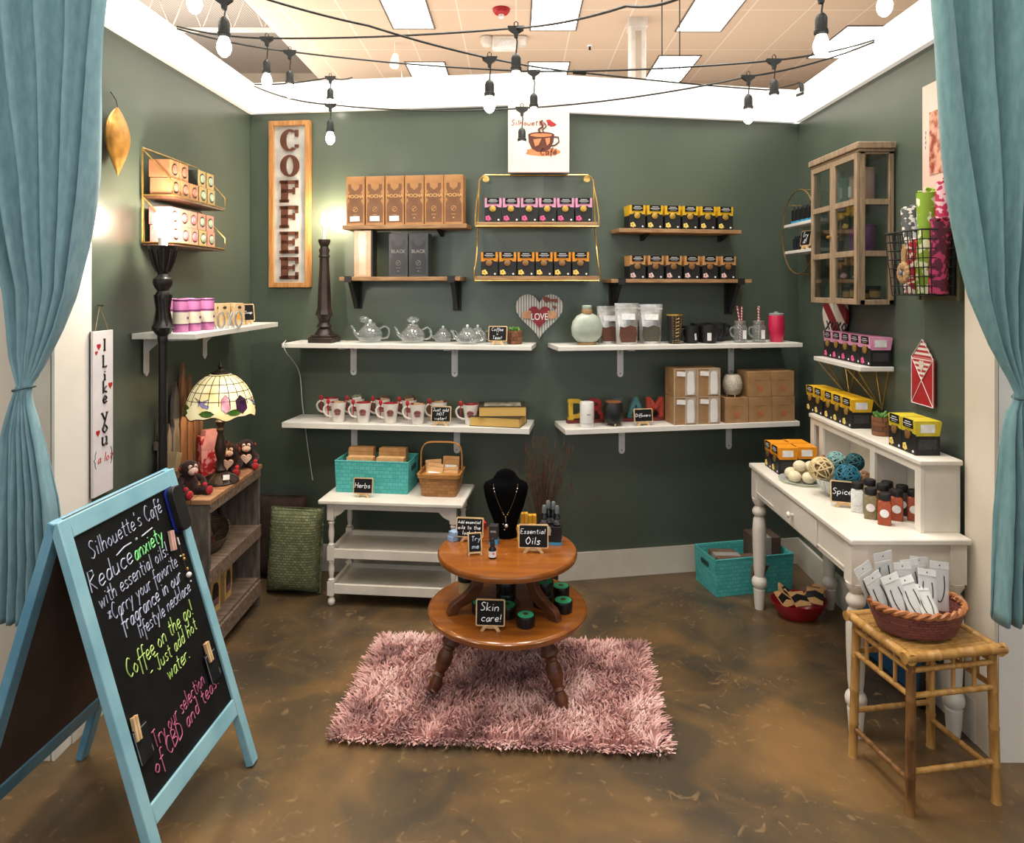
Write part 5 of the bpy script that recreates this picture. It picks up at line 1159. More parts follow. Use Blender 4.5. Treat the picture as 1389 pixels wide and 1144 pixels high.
# glass bowl of wicker balls
BL = (1.40, 3.02, DZ); t = thing('glass_bowl', 'cut glass bowl filled with wicker balls on the desk', 'bowl', BL)
MB().lathe([(.045,0),(.055,.006),(.085,.035),(.102,.070),(.106,.078),(.103,.078),(.082,.040),(.05,.010)], 36, cap1=True).build('vessel', glass('cut_glass', 'c9d8dc', .4, .14), t)
g = MB()
for k in range(24): a = 2*PI*k/24; g.tube([(.055*math.cos(a), .055*math.sin(a), .008), (.086*math.cos(a+.1), .086*math.sin(a+.1), .036), (.104*math.cos(a+.2), .104*math.sin(a+.2), .074)], .0016, 4)
g.build('cut_pattern', glass('cut_edge', 'd4dfe2', .5, .3), t)
def wicker(label, c, r, mat, seed):
    t = thing('wicker_ball', label, 'decor ball', c, 0); rr = random.Random(seed); m = MB()
    for k in range(26):
        n = Vector((rr.gauss(0,1), rr.gauss(0,1), rr.gauss(0,1))).normalized(); a = n.orthogonal().normalized(); b = n.cross(a); off = rr.uniform(-.45, .45)*r; q = math.sqrt(r*r-off*off)
        m.tube([n*off+a*q*math.cos(2*PI*j/18)+b*q*math.sin(2*PI*j/18) for j in range(18)], r*.05, 4, closed=True)
    m.build('reeds', mat, t); MB().sph((0,0,0), r*.80, n=12, k=8).build('core', pm(mat.name+'_core', '1c1c18', '2a2822', 10, .9) if 'teal' in mat.name else pm('straw_core', '8a744e', '9a8258', 10, .9), t); return t
W1 = pm('straw_reed', 'cdb583', 'e6d3a8', 30, .7); W2 = pm('teal_reed', '145a72', '1f7690', 30, .6); W3 = pm('pale_teal_reed', '6f9a98', '9cc0bc', 30, .6); W4 = pm('teal_dark_reed', '134a50', '1c6066', 30, .6); W5 = pm('brown_reed', '8a6646', 'a47e5a', 30, .7)
wicker('large cream wicker ball at the left of the glass bowl', (BL[0]-.072, BL[1]+.025, DZ+.108), .052, W1, 1)
wicker('deep teal wicker ball at the front of the glass bowl', (BL[0]+.005, BL[1]-.050, DZ+.098), .050, W2, 2)
wicker('pale teal wicker ball at the back middle of the bowl', (BL[0]+.0, BL[1]+.045, DZ+.140), .040, W3, 3)
wicker('dark teal wicker ball at the back right of the bowl', (BL[0]+.066, BL[1]+.012, DZ+.142), .038, W4, 4)
wicker('small tan wicker ball at the right of the bowl', (BL[0]+.073, BL[1]-.050, DZ+.092), .030, W5, 5)
wicker('small brown wicker ball peeking from the back of the bowl', (BL[0]-.040, BL[1]+.085, DZ+.130), .026, W5, 6)
easel_sign('small chalkboard reading Spices leaning back beside the white spice jar', ['Spices'], .108, .088, (XP(1146, 2.86), 2.86, DZ), -.35, size=.040, tilt=.3)
def spice(label, x, y, fill, lab=True):
    t = thing('spice_jar', label, 'spice jar', (x, y, DZ), -.5, 'black lidded spice jars'); w = .023
    MB().rings([[(p[0], p[1], z) for p in rect(2*w, 2*w, .006)] for z in (.001, .082)]+[[(p[0], p[1], .094) for p in rect(1.4*w, 1.4*w, .01)]]).build('body', fill, t)
    MB().lathe([(.0215,.092),(.022,.094),(.022,.112),(.020,.116)], 20).build('lid', BLACK, t)
    if lab: MB(Matrix.Translation((0,-w-.0008,.045)) @ Matrix.Rotation(PI/2, 4, 'X')).lathe([(.0155,0),(.0155,.0008)], 22).build('label', PAPER, t)
SP = {k: pm('spice_'+k, a, b, 160, .45) for k, a, b in (('salt', 'c9c9c6', 'e2e2de'), ('olive', '6e6440', '8a7e58'), ('red', '8e3a1c', 'a84c28'), ('dark', '2a241d', '3a3228'), ('brown', '5a3b22', '73502f'))}
spice('spice jar of white salt next to the Spices chalkboard', 1.372, 2.815, SP['salt']); spice('spice jar of olive herbs in the front row, middle one', 1.385, 2.735, SP['olive']); spice('spice jar of red powder, nearest the desk edge', 1.402, 2.665, SP['red'])
for i, (x, y, k, lb) in enumerate([(1.445, 2.86, 'olive', 'spice jar of grey herbs behind the salt jar'), (1.50, 2.83, 'dark', 'dark spice jar at the far end of the back row'), (1.46, 2.79, 'brown', 'brown spice jar in the second row behind the olive one'), (1.53, 2.775, 'dark', 'dark spice jar at the back of the hutch opening'), (1.475, 2.715, 'red', 'red spice jar in the second row behind the front red jar'), (1.54, 2.71, 'red', 'red spice jar at the back by the hutch end panel')]):
    spice(lb, x, y, SP[k])

# under the desk
t0 = bin_('teal woven bin on the floor beside the desk leg', .46, .24, .195, (1.245, 3.84, 0), .22, TEAL)
def onB(x, y, z): return onT(t0, x, y, z)
for i, (x, y, z, lb) in enumerate([(-.125, -.03, .12, 'brown packet with white band lying in the floor bin, left one'), (.035, -.05, .09, 'brown packet lying in the middle of the floor bin')]):
    t = thing('shipping_packet', lb, 'packet', onB(x, y, z), 0); t.rotation_euler = (.12, .1, .22+.2*i)
    MB().bb(-.075, .075, -.07, .07, 0, .07).build('pouch', pm('brown_packet', '5e4a3a', '70594a', 12, .6), t, .006); MB().bb(-.0755, .0755, -.015, .025, -.0005, .0708).build('tape', pm('grey_tape', '8a8780', '9c9992', 12, .5), t)
t = thing('cardboard_box', 'brown cardboard box with grey tape standing in the floor bin', 'box', onB(.135, .035, .07), .1)
MB().bb(-.075, .075, -.075, .075, 0, .19).build('carton', pm('dark_cardboard', '4a3a30', '5a483c', 12, .7), t, .002); MB().bb(-.02, .02, -.0756, .0756, 0, .1906).build('tape', pm('grey_tape', '', ''), t)
RB = (1.40, 3.47, 0); t = thing('red_bowl', 'oval red plastic bowl of tea packets on the floor under the desk', 'bowl', RB, .15)
MB().lathe([(.07,0),(.09,.004),(.125,.05),(.140,.085),(.137,.085),(.118,.05),(.08,.012)], 36, sy=.78, cap1=True).build('vessel', pm('red_plastic', '8e141c', 'a81a24', 10, .3), t)
for i, (dx, dy, rz, rx) in enumerate([(-.06, -.03, .5, -.9), (.0, -.045, .2, -1.1), (.055, -.03, -.5, -.9), (-.02, .03, 1.2, -1.0), (.06, .02, -1.1, -1.1)]):
    t = thing('tea_packet', ['kraft and black tea packet at the left of the red bowl', 'tea packet at the front middle of the red bowl', 'tea packet at the right of the red bowl', 'tea packet at the back left of the red bowl', 'tea packet at the back right of the red bowl'][i], 'packet', (RB[0]+dx, RB[1]+dy-.02, .072+.006*i), 0, 'tea packets in the red bowl'); t.rotation_euler = (rx, 0, rz)
    MB().bb(-.04, .04, -.004, .004, 0, .085).build('pouch', KRAFTL, t, .001); MB().prism([(-.040,.02),(0,.035),(.040,.02),(.040,.055),(0,.07),(-.040,.055)], -.0048, -.0040).build('print', BLACK, t)
t = thing('picture_frame', 'black framed blue picture leaning against the wall under the desk', 'picture', (1.545, 2.95, 0), -PI/2+.10)
M = Matrix.Rotation(-.16, 4, 'X'); f = MB(M); w, h = .50, .52
f.bb(-w/2, w/2, -.012, .012, 0, .03).bb(-w/2, w/2, -.012, .012, h-.03, h).bb(-w/2, -w/2+.03, -.012, .012, 0, h).bb(w/2-.03, w/2, -.012, .012, 0, h).build('frame', BLACK, t, .002)
MB(M).bb(-w/2+.02, w/2-.02, -.004, .008, .02, h-.02).build('picture', pm('blue_print', '0e3a5c', '1b5c86', 3, .3), t)

# ================================================================ bamboo stool and its basket
BAM = pm('bamboo', 'a0743c', 'bf9454', 9, .38, stretch=(6,6,1)); BAMD = pm('bamboo_dark', '5c3d20', '8a6234', 9, .45, stretch=(5,5,1))
ST = thing('bamboo_stool', 'bamboo stool with spindle rails in front of the desk', 'stool', (1.345, 2.325, 0), .17); sw, sd, sh = .150, .135, .50
def pole(m, a, b, r, node=3):
    a, b = Vector(a), Vector(b); pts, rs = [], []
    for i in range(node+1):
        for dt, k in ((-.012, 1), (0, 1.14), (.012, 1)):
            t = i/node+dt
            if 0 <= t <= 1: pts.append(a.lerp(b, t)); rs.append(r*k)
    m.tube(pts, rs, 12)
for i, (sx, sy) in enumerate(((-1,-1),(1,-1),(1,1),(-1,1))):
    m = MB(); pole(m, (sx*sw*1.02, sy*sd*1.02, 0), (sx*sw*.96, sy*sd*.96, sh-.03), .0145, 4); m.build('leg', BAMD if (sx, sy) == (-1,-1) else BAM, ST)
seat = MB()
for k in range(9):
    y = -sd+.022+k*(2*sd-.044)/8; seat.box((0, y, sh-.010), (2*sw-.02, .026, .008))
seat.build('seat_slats', BAM, ST, .002)
rim = MB()
for s in (-1, 1): pole(rim, (-sw-.028, s*(sd+.006), sh-.012), (sw+.028, s*(sd+.006), sh-.012), .0155, 3); pole(rim, (s*(sw+.008), -sd-.018, sh-.015), (s*(sw+.008), sd+.018, sh-.015), .0155, 3)
rim.build('seat_rim', BAM, ST)
for zz, nm in ((.445, 'rail'), (.365, 'rail')):
    for s in (-1, 1):
        m = MB(); pole(m, (-sw, s*sd, zz), (sw, s*sd, zz), .009, 2); m.build(nm, BAM, ST)
        m = MB(); pole(m, (s*sw, -sd, zz), (s*sw, sd, zz), .009, 2); m.build(nm, BAM, ST)
for s in (-1, 1):
    for k in (-.5, 0, .5):
        MB().cyl((k*sw, s*sd, .365), (k*sw, s*sd, .485), .006, None, 8).build('spindle', BAM, ST)
        MB().cyl((s*sw, k*sd, .365), (s*sw, k*sd, .485), .006, None, 8).build('spindle', BAM, ST)
for s in (-1, 1):
    m = MB(); pole(m, (-sw, s*sd, .13 if s < 0 else .16), (sw, s*sd, .13 if s < 0 else .16), .009, 2); m.build('stretcher', BAM, ST)
    m = MB(); pole(m, (s*sw, -sd, .10), (s*sw, sd, .10), .009, 2); m.build('stretcher', BAMD if s < 0 else BAM, ST)
BK = onT(ST, -.02, .0, sh+.0045)
t = thing('wicker_basket', 'oval purple-brown wicker basket of necklace cards on the bamboo stool', 'basket', BK, .15)
MB().lathe([(.118,0),(.128,.004),(.145,.045),(.152,.080),(.146,.080),(.138,.045),(.115,.010)], 44, sy=.78, cap1=True).build('body', woven('plum_wicker', '6e3a38', '8a5048', .018, .009, .5, .9), t)
r = MB()
for ph in (0, PI):
    r.tube([((.150+.005*math.cos(14*2*PI*j/150+ph))*math.cos(2*PI*j/150), .78*(.150+.005*math.cos(14*2*PI*j/150+ph))*math.sin(2*PI*j/150), .086+.006*math.sin(14*2*PI*j/150+ph)) for j in range(150)], .0075, 6, closed=True)
r.build('braided_rim', pm('rust_wicker', '8e5530', 'b37444', 60, .5), t)
CARD = pm('card_white', 'efeae2', 'faf6f0', 10, .5); FILM = glass('card_film', 'ffffff', .06, .30)
def card(label, x, y, z, rx, ry, rz, h=.150, kind=0):
    t = thing('necklace_card', label, 'jewellery card', onT(ST, x-.02, y, sh+z), 0, 'bagged necklace cards'); t.rotation_euler = (rx, ry, rz)
    MB().prism([(-.030,0),(.030,0),(.030,h*.80),(-.030,h*.80)], -.001, .001).build('card', CARD, t)
    MB().prism([(-.034,-.004),(.034,-.004),(.034,h),(.010,h),(.006,h-.006),(-.006,h-.006),(-.010,h),(-.034,h)], -.003, -.0022).build('plastic_sleeve', FILM, t)
    MB().bb(-.034, .034, -.0036, -.003, h*.84, h*.99).build('header_strip', pm('strip_white', 'dededb', 'efefed', 20, .4), t)
    MB().sph((0,-.0036,h*.91), .003, (1,.3,1), 8, 5).build('hang_hole', pm('hole_grey', '55565a', '66676b', 20, .6), t)
    MB().tube(smooth([(-.016,-.0035,h*.70),(-.018,-.0035,h*.45),(-.010,-.0035,h*.22),(0,-.0035,h*.16),(.010,-.0035,h*.22),(.018,-.0035,h*.45),(.016,-.0035,h*.70)]), .0017, 5).build('cord', BLACK, t)
cs = [(-.10,.045,.05,-.05,-.42,.1,.17,'leaning far left at the back'),(-.095,.0,.045,-.2,-.38,.15,.15,'leaning left in front of the back left one'),(-.065,.055,.075,.05,-.15,.0,.17,'standing tallest at the back left'),(-.055,-.03,.040,-.35,-.22,.1,.15,'tilted left in the front row'),
      (-.02,.02,.055,-.2,.05,.05,.15,'upright in the middle row, left one'),(-.010,-.045,.038,-.5,-.12,.1,.145,'in the front middle with a long dark cord'),(.03,.04,.060,-.1,-.1,-.05,.15,'in the middle row behind the front cards'),(.04,-.01,.050,-.35,.20,-.05,.14,'tilted right in the middle row'),
      (.045,.065,.062,.0,.12,-.05,.15,'at the back right of centre'),(.095,.01,.050,-.2,.14,-.1,.155,'at the right end with a U shaped cord'),(.02,-.06,.036,-.7,.10,.05,.13,'lying lowest over the front rim')]
for i, (x, y, z, rx, ry, rz, h, w_) in enumerate(cs): card('white necklace card '+w_, x, y, z, rx, ry, rz+.17, h)
# ================================================================ right wall
XRW = 1.652
# glass cabinet
CW = pm('weathered_wood', '84705a', 'a38c70', 9, .65, stretch=(9,9,1), bump=.15)
cy0, cy1, cz0, cz1, cdp = 3.06, 3.535, 1.554, 2.235, .148
CB = thing('display_cabinet', 'weathered wood wall cabinet with glass panes on the right wall', 'cabinet', (XRW, (cy0+cy1)/2, cz0), -PI/2)
w, d, h = cy1-cy0, cdp, cz1-cz0   # local front at y=-d, back y=0
MB().bb(-w/2-.018, w/2+.018, -d-.022, 0, h, h+.030).bb(-w/2-.010, w/2+.010, -d-.012, 0, h-.012, h).build('crown', CW, CB, .004)
c = MB(); c.bb(-w/2, w/2, -d, 0, 0, .022).bb(-w/2, w/2, -d, 0, h-.022, h)
for sx in (-1, 1):
    for yy in (-d, -.022): c.bb(sx*w/2-(.026 if sx > 0 else 0), sx*w/2+(.026 if sx < 0 else 0), yy, yy+.022, 0, h)
c.build('carcass', CW, CB, .002)
MB().bb(-w/2+.02, w/2-.02, -.006, -.001, .02, h-.02).build('back_panel', pm('cabinet_back', '6b7668', '788374', 3, .6), CB)
for k in (1, 2):
    MB().bb(-w/2+.01, w/2-.01, -d+.024, -.006, h*k/3-.006, h*k/3+.004).build('shelf', CW, CB)
for sx in (-1, 1):
    sp = MB(); sp.bb(sx*(w/2-.008)-.006, sx*(w/2-.008)+.006, -d+.02, -.02, h/3-.014, h/3+.010).bb(sx*(w/2-.008)-.006, sx*(w/2-.008)+.006, -d+.02, -.02, 2*h/3-.014, 2*h/3+.010); s_ = sp.build('side_rails', CW, CB)
    MB().bb(sx*(w/2-.009)-.001, sx*(w/2-.009)+.001, -d+.02, -.02, .02, h-.02).build('side_pane', PANE, s_)
for s in (-1, 1):
    x0, x1 = (-w/2, -.001) if s < 0 else (.001, w/2)
    m = MB(); y0, y1 = -d-.016, -d-.001; b_ = .026
    m.bb(x0, x0+b_, y0, y1, 0, h-.014).bb(x1-b_, x1, y0, y1, 0, h-.014)
    for z in (0, h/3-.014, 2*h/3-.014, h-.014-b_): m.bb(x0+b_, x1-b_, y0, y1, z, z+b_)
    dd = m.build('door', CW, CB, .0015); MB().bb(x0+b_-.003, x1-b_+.003, y0+.006, y0+.008, .01, h-.02).build('glass_pane', PANE, dd)
    if s < 0: MB().tube([(x1-.012, y0, h*.46), (x1-.012, y0-.010, h*.46), (x1-.012, y0-.020, h*.46)], [.004,.008,.006], 10).build('knob', GOLD, dd)
def onC(x, y, lvl): return (XRW+y, (cy0+cy1)/2-x, cz0+(.0225 if lvl == 0 else h*lvl/3+.0045))   # x along (right = nearer), y<0 out of the wall
def can(name, label, x, y, lvl, r, hh, mat, top=None, cat='candle', sx=1):
    t = thing(name, label, cat, onC(x, y, lvl), -PI/2)
    MB().lathe([(r*.96,0),(r,.004),(r,hh-.004),(r*.96,hh)], 24, sy=sx).build('body', mat, t)
    MB().lathe([(r*1.02,hh*.985),(r*1.03,hh*.99),(r*1.03,hh*1.06),(r*.96,hh*1.08)], 24).build('lid', top or mat, t)
    if name != 'candle': MB().bb(-r*.5, r*.5, -r*1.03, -r*.9, hh*.3, hh*.7).build('label', PAPER, t)
    return t
AQ = pm('aqua_tin', '6fa8a0', '86bcb4', 9, .4); PKT = pm('blush_tin', 'b98f84', 'cba296', 9, .45)
can('gift_tin', 'aqua tin at the far side of the top cabinet shelf', -.10, -.08, 2, .024, .115, AQ, cat='tin')
can('gift_tin', 'aqua tin in the middle of the top cabinet shelf', -.02, -.09, 2, .024, .125, AQ, cat='tin')
can('gift_tin', 'blush tin right of the aqua tins in the cabinet', .05, -.08, 2, .026, .120, PKT, cat='tin')
can('gift_tin', 'blush tin behind the others on the top cabinet shelf', .10, -.05, 2, .024, .120, PKT, cat='tin')
t = can('gift_tin', 'tall pink beige tin seen through the cabinet side pane', .165, -.085, 2, .034, .140, PKT, cat='tin')
PUR = pm('purple_wax', '6e3f74', '835088', 9, .45)
can('candle', 'large purple candle jar in the middle of the cabinet', .135, -.08, 1, .048, .118, PUR)
can('candle', 'smaller purple candle jar left of the large one', .045, -.065, 1, .034, .112, PUR)
AMB = pm('amber_jar', '4a2f1c', '6b482c', 9, .3); KL = pm('kraft_jar_label', 'a5804f', 'b89260', 20, .7)
for i, (x, y, r, hh, lb) in enumerate([(.02, -.10, .024, .055, 'small amber jar, far one on the bottom cabinet shelf'), (.075, -.085, .028, .065, 'dark jar with black lid in the middle of the bottom cabinet shelf'), (.13, -.10, .024, .050, 'small amber jar with kraft label at the near front of the cabinet'), (.175, -.06, .030, .060, 'round dark jar at the back near corner of the cabinet'), (.18, -.11, .026, .042, 'low kraft labelled jar by the cabinet side pane')]):
    t = thing('salve_jar', lb, 'jar', onC(x, y, 0), -PI/2, 'amber jars in the cabinet')
    MB().lathe([(r*.95,0),(r,.003),(r,hh*.75)], 22).build('body', AMB, t); MB().lathe([(r*1.03,hh*.75),(r*1.03,hh),(r*.9,hh*1.02)], 22).build('lid', BLACK, t); MB().lathe([(r*1.01,hh*.15),(r*1.01,hh*.62)], 22, cap0=False, cap1=False).build('label', KL, t)
t = thing('wire_easel', 'thin gold wire easel with a small dark card inside the cabinet', 'easel', onC(-.035, -.10, 1), -PI/2)
MB().tube([(-.03,0,0),(-.012,0,.085),(.012,0,.085),(.03,0,0)], .0018, 5).tube([(-.035,-.012,.012),(.035,-.012,.012)], .0018, 5).tube([(-.035,-.012,.012),(-.028,-.002,.07),(.028,-.002,.07),(.035,-.012,.012)], .0015, 5).build('wire', GOLD, t)
MB(Matrix.Rotation(-.12,4,'X')).bb(-.026, .026, -.011, -.009, .014, .066).build('card', CHALKB, t)
# circular wire shelf
RSY, RSZ, RSR = 3.80, 1.93, .228
RS = thing('round_wire_shelf', 'round brass wire shelf with two white boards near the right corner', 'wall rack', (XRW+.008, RSY, RSZ), -PI/2)
m = MB()
for y in (-.128, -.006): m.tube([(RSR*math.cos(2*PI*j/48), y, RSR*math.sin(2*PI*j/48)) for j in range(48)], .0042, 6, closed=True)
for a in (0.5*PI, 1.5*PI, .25*PI, .75*PI): m.tube([(RSR*math.cos(a), -.128, RSR*math.sin(a)), (RSR*math.cos(a), -.006, RSR*math.sin(a))], .0032, 6)
m.build('frame', pm('aged_brass', '7d6540', '94794e', 30, .4, metal=.7), RS)
for z in (.055, -.095):
    hw = math.sqrt(RSR**2-z*z)-.006; MB().bb(-hw, hw, -.124, -.008, z-.016, z).build('board', SWH, RS, .001)
def onRS(x, y, z): return (XRW+.008+y, RSY-x, RSZ+z)
for i in range(5):
    t = thing('ink_black_jar', 'small black jar with blue base, %s in the row on the round shelf' % ['farthest', 'second farthest', 'middle', 'second nearest', 'nearest'][i], 'jar', onRS(-.13+i*.062, -.085, .0555), -PI/2, 'black jars on the round wire shelf')
    MB().bb(-.022, .022, -.022, .022, .012, .078).build('body', BLACK, t, .002); MB().bb(-.0225, .0225, -.0225, .0225, 0, .014).build('base', pm('sky_blue', '', ''), t); MB().lathe([(.016,.078),(.016,.092),(.013,.094)], 16).build('lid', pm('grey_lid', '25272a', '303236', 10, .4), t)
for i in range(2):
    t = thing('ink_black_jar', 'small dark jar on the lower board of the round shelf, '+('far one' if i == 0 else 'near one'), 'jar', onRS(-.13+i*.055, -.08, -.0945), -PI/2)
    MB().bb(-.020, .020, -.02, .02, 0, .066).build('body', pm('navy_black', '10121c', '171a26', 10, .4), t, .002); MB().lathe([(.015,.066),(.015,.078),(.012,.080)], 16).build('lid', BLACK, t)
easel_sign('small chalkboard on pale easel on the lower board of the round shelf', ['Try', 'it!'], .095, .085, onRS(.02, -.10, -.0945), -PI/2+.15)
# poster on the right wall
t = thing('menu_poster', 'pink poster with framed food photo half hidden by the right curtain', 'poster', (XRW-.001, 2.665, 1.985), -PI/2)
MB().bb(-.17, .17, -.006, 0, 0, .455).build('sheet', pm('blush_paper', 'ddb9aa', 'e8cabd', 3, .7), t)
MB().bb(-.12, .12, -.008, -.006, .09, .34).build('photo_print', pm('food_print', '8e3b22', 'd8a088', 26, .6, lo=.42, hi=.58), t); MB().bb(-.04, .11, -.0095, -.008, .17, .30).build('white_print', PAPER, t)
q = MB()
for k in range(4): q.bb(-.150, -.146+.003*(k % 2), -.0075, -.0055, .20+k*.02, .212+k*.02)
q.build('fine_print', pm('grey_print', '', ''), t)
# wire basket of wrapping rolls
wy0, wy1, wz0, wz1 = 2.585, 2.845, 1.60, 1.845
WB = thing('wire_basket', 'black wire wall basket stuffed with floral paper rolls', 'wire basket', (XRW, (wy0+wy1)/2, wz0), -PI/2); w = wy1-wy0; hh_ = wz1-wz0
m = MB(); r0 = .0022
def ringy(z, k): return [(-w/2*k, -.155*k, z), (w/2*k, -.155*k, z), (w/2*k, -.003, z), (-w/2*k, -.003, z)]
for i in range(8):
    z = hh_*i/7; m.tube(ringy(z, .86+.14*i/7), r0 if i < 7 else .0036, 5, closed=True)
for i in range(9):
    a = -1+2*i/8; m.tube([(a*w/2, -.155, hh_), (a*w/2*.86, -.155*.86, 0), (a*w/2*.86, -.003, 0), (a*w/2, -.003, hh_)], r0, 5)
for i in range(1, 5):
    for s in (-1, 1): yy = -.155*i/5; m.tube([(s*w/2, yy, hh_), (s*w/2*.86, yy*.86, 0)], r0, 5)
m.build('wire_grid', BLACK, WB)
MB().bb(w/2-.01, w/2+.006, -.02, -.002, -.02, hh_+.02).bb(-w/2-.006, -w/2+.01, -.02, -.002, -.02, hh_+.02).bb(-w/2, w/2, -.012, -.002, -.02, 0).build('back_frame', pm('olive_wood', '4a4a32', '5e5d42', 9, .6), WB)
def onW(x, y, z): return (XRW+y, (wy0+wy1)/2-x, wz0+z)
def floral(name, base, spots, sc_): 
    m = pm(name, base, spots, sc_, .6, lo=.52, hi=.56, detail=1); return m
rolls = [('white and grey floral fabric roll at the far side of the wire basket', -.085, -.07, .030, .34, floral('floral_grey', '55595a', 'e8e2da', 55), -.05), ('lime green floral roll standing tallest in the wire basket', .035, -.08, .034, .385, floral('floral_lime', '86a62a', 'e4ecc0', 30), .0),
         ('hot pink floral roll behind the lime roll', .065, -.045, .026, .42, floral('floral_pink', 'c02a55', 'f0c0c8', 45), .05), ('magenta and black floral roll at the near side of the wire basket', .095, -.075, .030, .27, floral('floral_magenta', '5b1430', 'c23a68', 40), .05),
         ('red floral roll low in the middle of the wire basket', -.02, -.10, .026, .20, floral('floral_red', 'b01c2c', 'f0e0d0', 50), .02), ('pale blue floral roll between grey and lime rolls', -.045, -.05, .026, .30, floral('floral_blue', '7d93a8', 'e6e4e0', 60), .02)]
for lb, x, y, r, L_, mt, tl in rolls:
    t = thing('paper_roll', lb, 'roll', onW(x, y, .006), -PI/2); t.rotation_euler = (0, tl, -PI/2); rr = random.Random(int(L_*1000))
    MB().rings([[((r*(1+.08*math.sin(3*a+z*20)))*math.cos(a), (r*(1+.08*math.sin(3*a+z*20)))*math.sin(a), z) for a in [2*PI*j/20 for j in range(20)]] for z in [L_*k/8 for k in range(9)]]).build('roll', mt, t)
    f = MB()
    for k in range(9): a = rr.uniform(0, 2*PI); f.sph((r*.7*math.cos(a), r*.7*math.sin(a), L_+rr.uniform(-.005,.018)), rr.uniform(.008,.014), (1,1,.6), 7, 5)
    f.build('ruffled_end', mt, t)
t = thing('burlap_flower', 'tan burlap rosette flower pinned to the front of the wire basket', 'flower decor', onW(.045, -.172, .075), -PI/2)
BUR = pm('burlap', '8e6d48', 'b08d63', 120, .9, bump=.4); m = MB()
for k in range(12):
    a = 2*PI*k/12; m.sph((.026*math.cos(a), -.004, .026*math.sin(a)+.01), .017, (1,.45,1), 8, 5)
m.prism([(-.012,.03),(.012,.03),(.016,.10),(-.004,.12),(-.016,.09)], -.004, .004); m.build('petals', BUR, t); MB().sph((0,-.014,.01), .010, (1,.6,1), 10, 6).build('button', pm('grey_button', '5b6066', '6b7076', 20, .4), t)
# small white shelf with gold triangles
sy0, sy1 = 3.06, 3.54
WS = thing('small_wall_shelf', 'small white shelf on gold triangle wires on the right wall', 'shelf', (XRW, (sy0+sy1)/2, 1.282), -PI/2)
MB().bb(-.24, .24, -.148, 0, -.020, 0).build('board', SWH, WS, .002)
for s in (-1, 1):
    m = MB(); x = s*.15
    m.tube([(x-.055*1, -.14, -.022), (x, -.008, -.20), (x+.055, -.14, -.022)], .003, 6).tube([(x-.055, -.006, -.022), (x, -.006, -.205), (x+.055, -.006, -.022)], .003, 6); m.build('triangle_bracket', GOLD, WS)
bxs = dup(bx_p, (0,0,0), -PI/2, 'x', 'pink tea boxes on the small white shelf')
for i in range(5):
    o = bxs if i == 0 else dup(bxs, (0,0,0)); o.location = (XRW-.053, 3.115+i*.0935, 1.2825); o.rotation_euler = (0,0,-PI/2); o.scale = (1.0,1,1)
    o['label'] = 'pink-lidded tea box on the small white shelf, ' + ['nearest', 'second nearest', 'middle', 'second farthest', 'farthest'][i]
# striped heart
t = thing('striped_heart', 'red and white striped wooden heart with black lettering by the corner', 'wall decor', (XRW-.004, 3.60, 1.43), -PI/2)
poly = heartpoly(.27, .30)
MB().prism(poly, -.014, 0).build('plaque', striped('heart_stripe', '7c1820', 'd8cfc2', 3.6, 'DIAGONAL', .6, w=.5), t)
q = MB(); write(q, 'xoxo', -.085, -.02, .085, .0045, -.016, .2); q.build('lettering', pm('ink_black', '1a1414', '221a1a', 20, .6), t)
# envelope
t = thing('envelope_decor', 'red wooden envelope decoration with striped letter on the right wall', 'wall decor', (XRW-.003, 2.83, 1.155), -PI/2); w = .15
MB().bb(-w/2, w/2, -.008, 0, 0, .19).build('envelope', pm('envelope_red', 'a01a22', 'b0242c', 12, .5), t)
MB().prism([(-w/2+.002,.185),(w/2-.002,.185),(0,.262)], -.007, -.001).prism([(-w/2+.006,.186),(w/2-.006,.186),(0,.10)], -.0105, -.0082).build('striped_letter', striped('letter_stripe', 'b03038', 'e6ddd2', 16, 'Z', .6), t)
l = MB()
for a, b in (((-w/2,0),(0,.10)), ((w/2,0),(0,.10)), ((-w/2,.19),(0,.10)), ((w/2,.19),(0,.10)), ((-w/2,0),(w/2,0)), ((-w/2,0),(-w/2,.19)), ((w/2,0),(w/2,.19)), ((-w/2,.19),(0,.265)), ((w/2,.19),(0,.265))): l.tube([(a[0],-.009,a[1]), (b[0],-.0115 if b==(0,.10) else -.009,b[1])], .0016, 4)
l.build('white_lines', PAPER, t)
q = MB(); q.prism(heartpoly(.034, .05), -.0125, -.011); q.M = Matrix.Translation((0,0,.15)); q.v = [v+Vector((0,0,.155)) for v in q.v]; q.build('heart_print', pm('pale_print', 'cfc6bb', 'e2dad0', 60, .6), t)
MB().tube([(0,-.003,.262), (.003,-.002,.35)], .001, 4).build('hanging_string', pm('twine', '8b7a62', 'a08e74', 40, .8), t)

# ================================================================ left wall
def XLW(y): return xl(y)+.003
# gold shelf with boxed mugs
gy0, gy1 = 2.95, 3.47; gx = XLW(3.2)
GS = thing('gold_wire_shelf', 'gold wire wall rack with two dark boards on the left wall', 'wall rack', (gx, (gy0+gy1)/2, 1.82), PI/2)
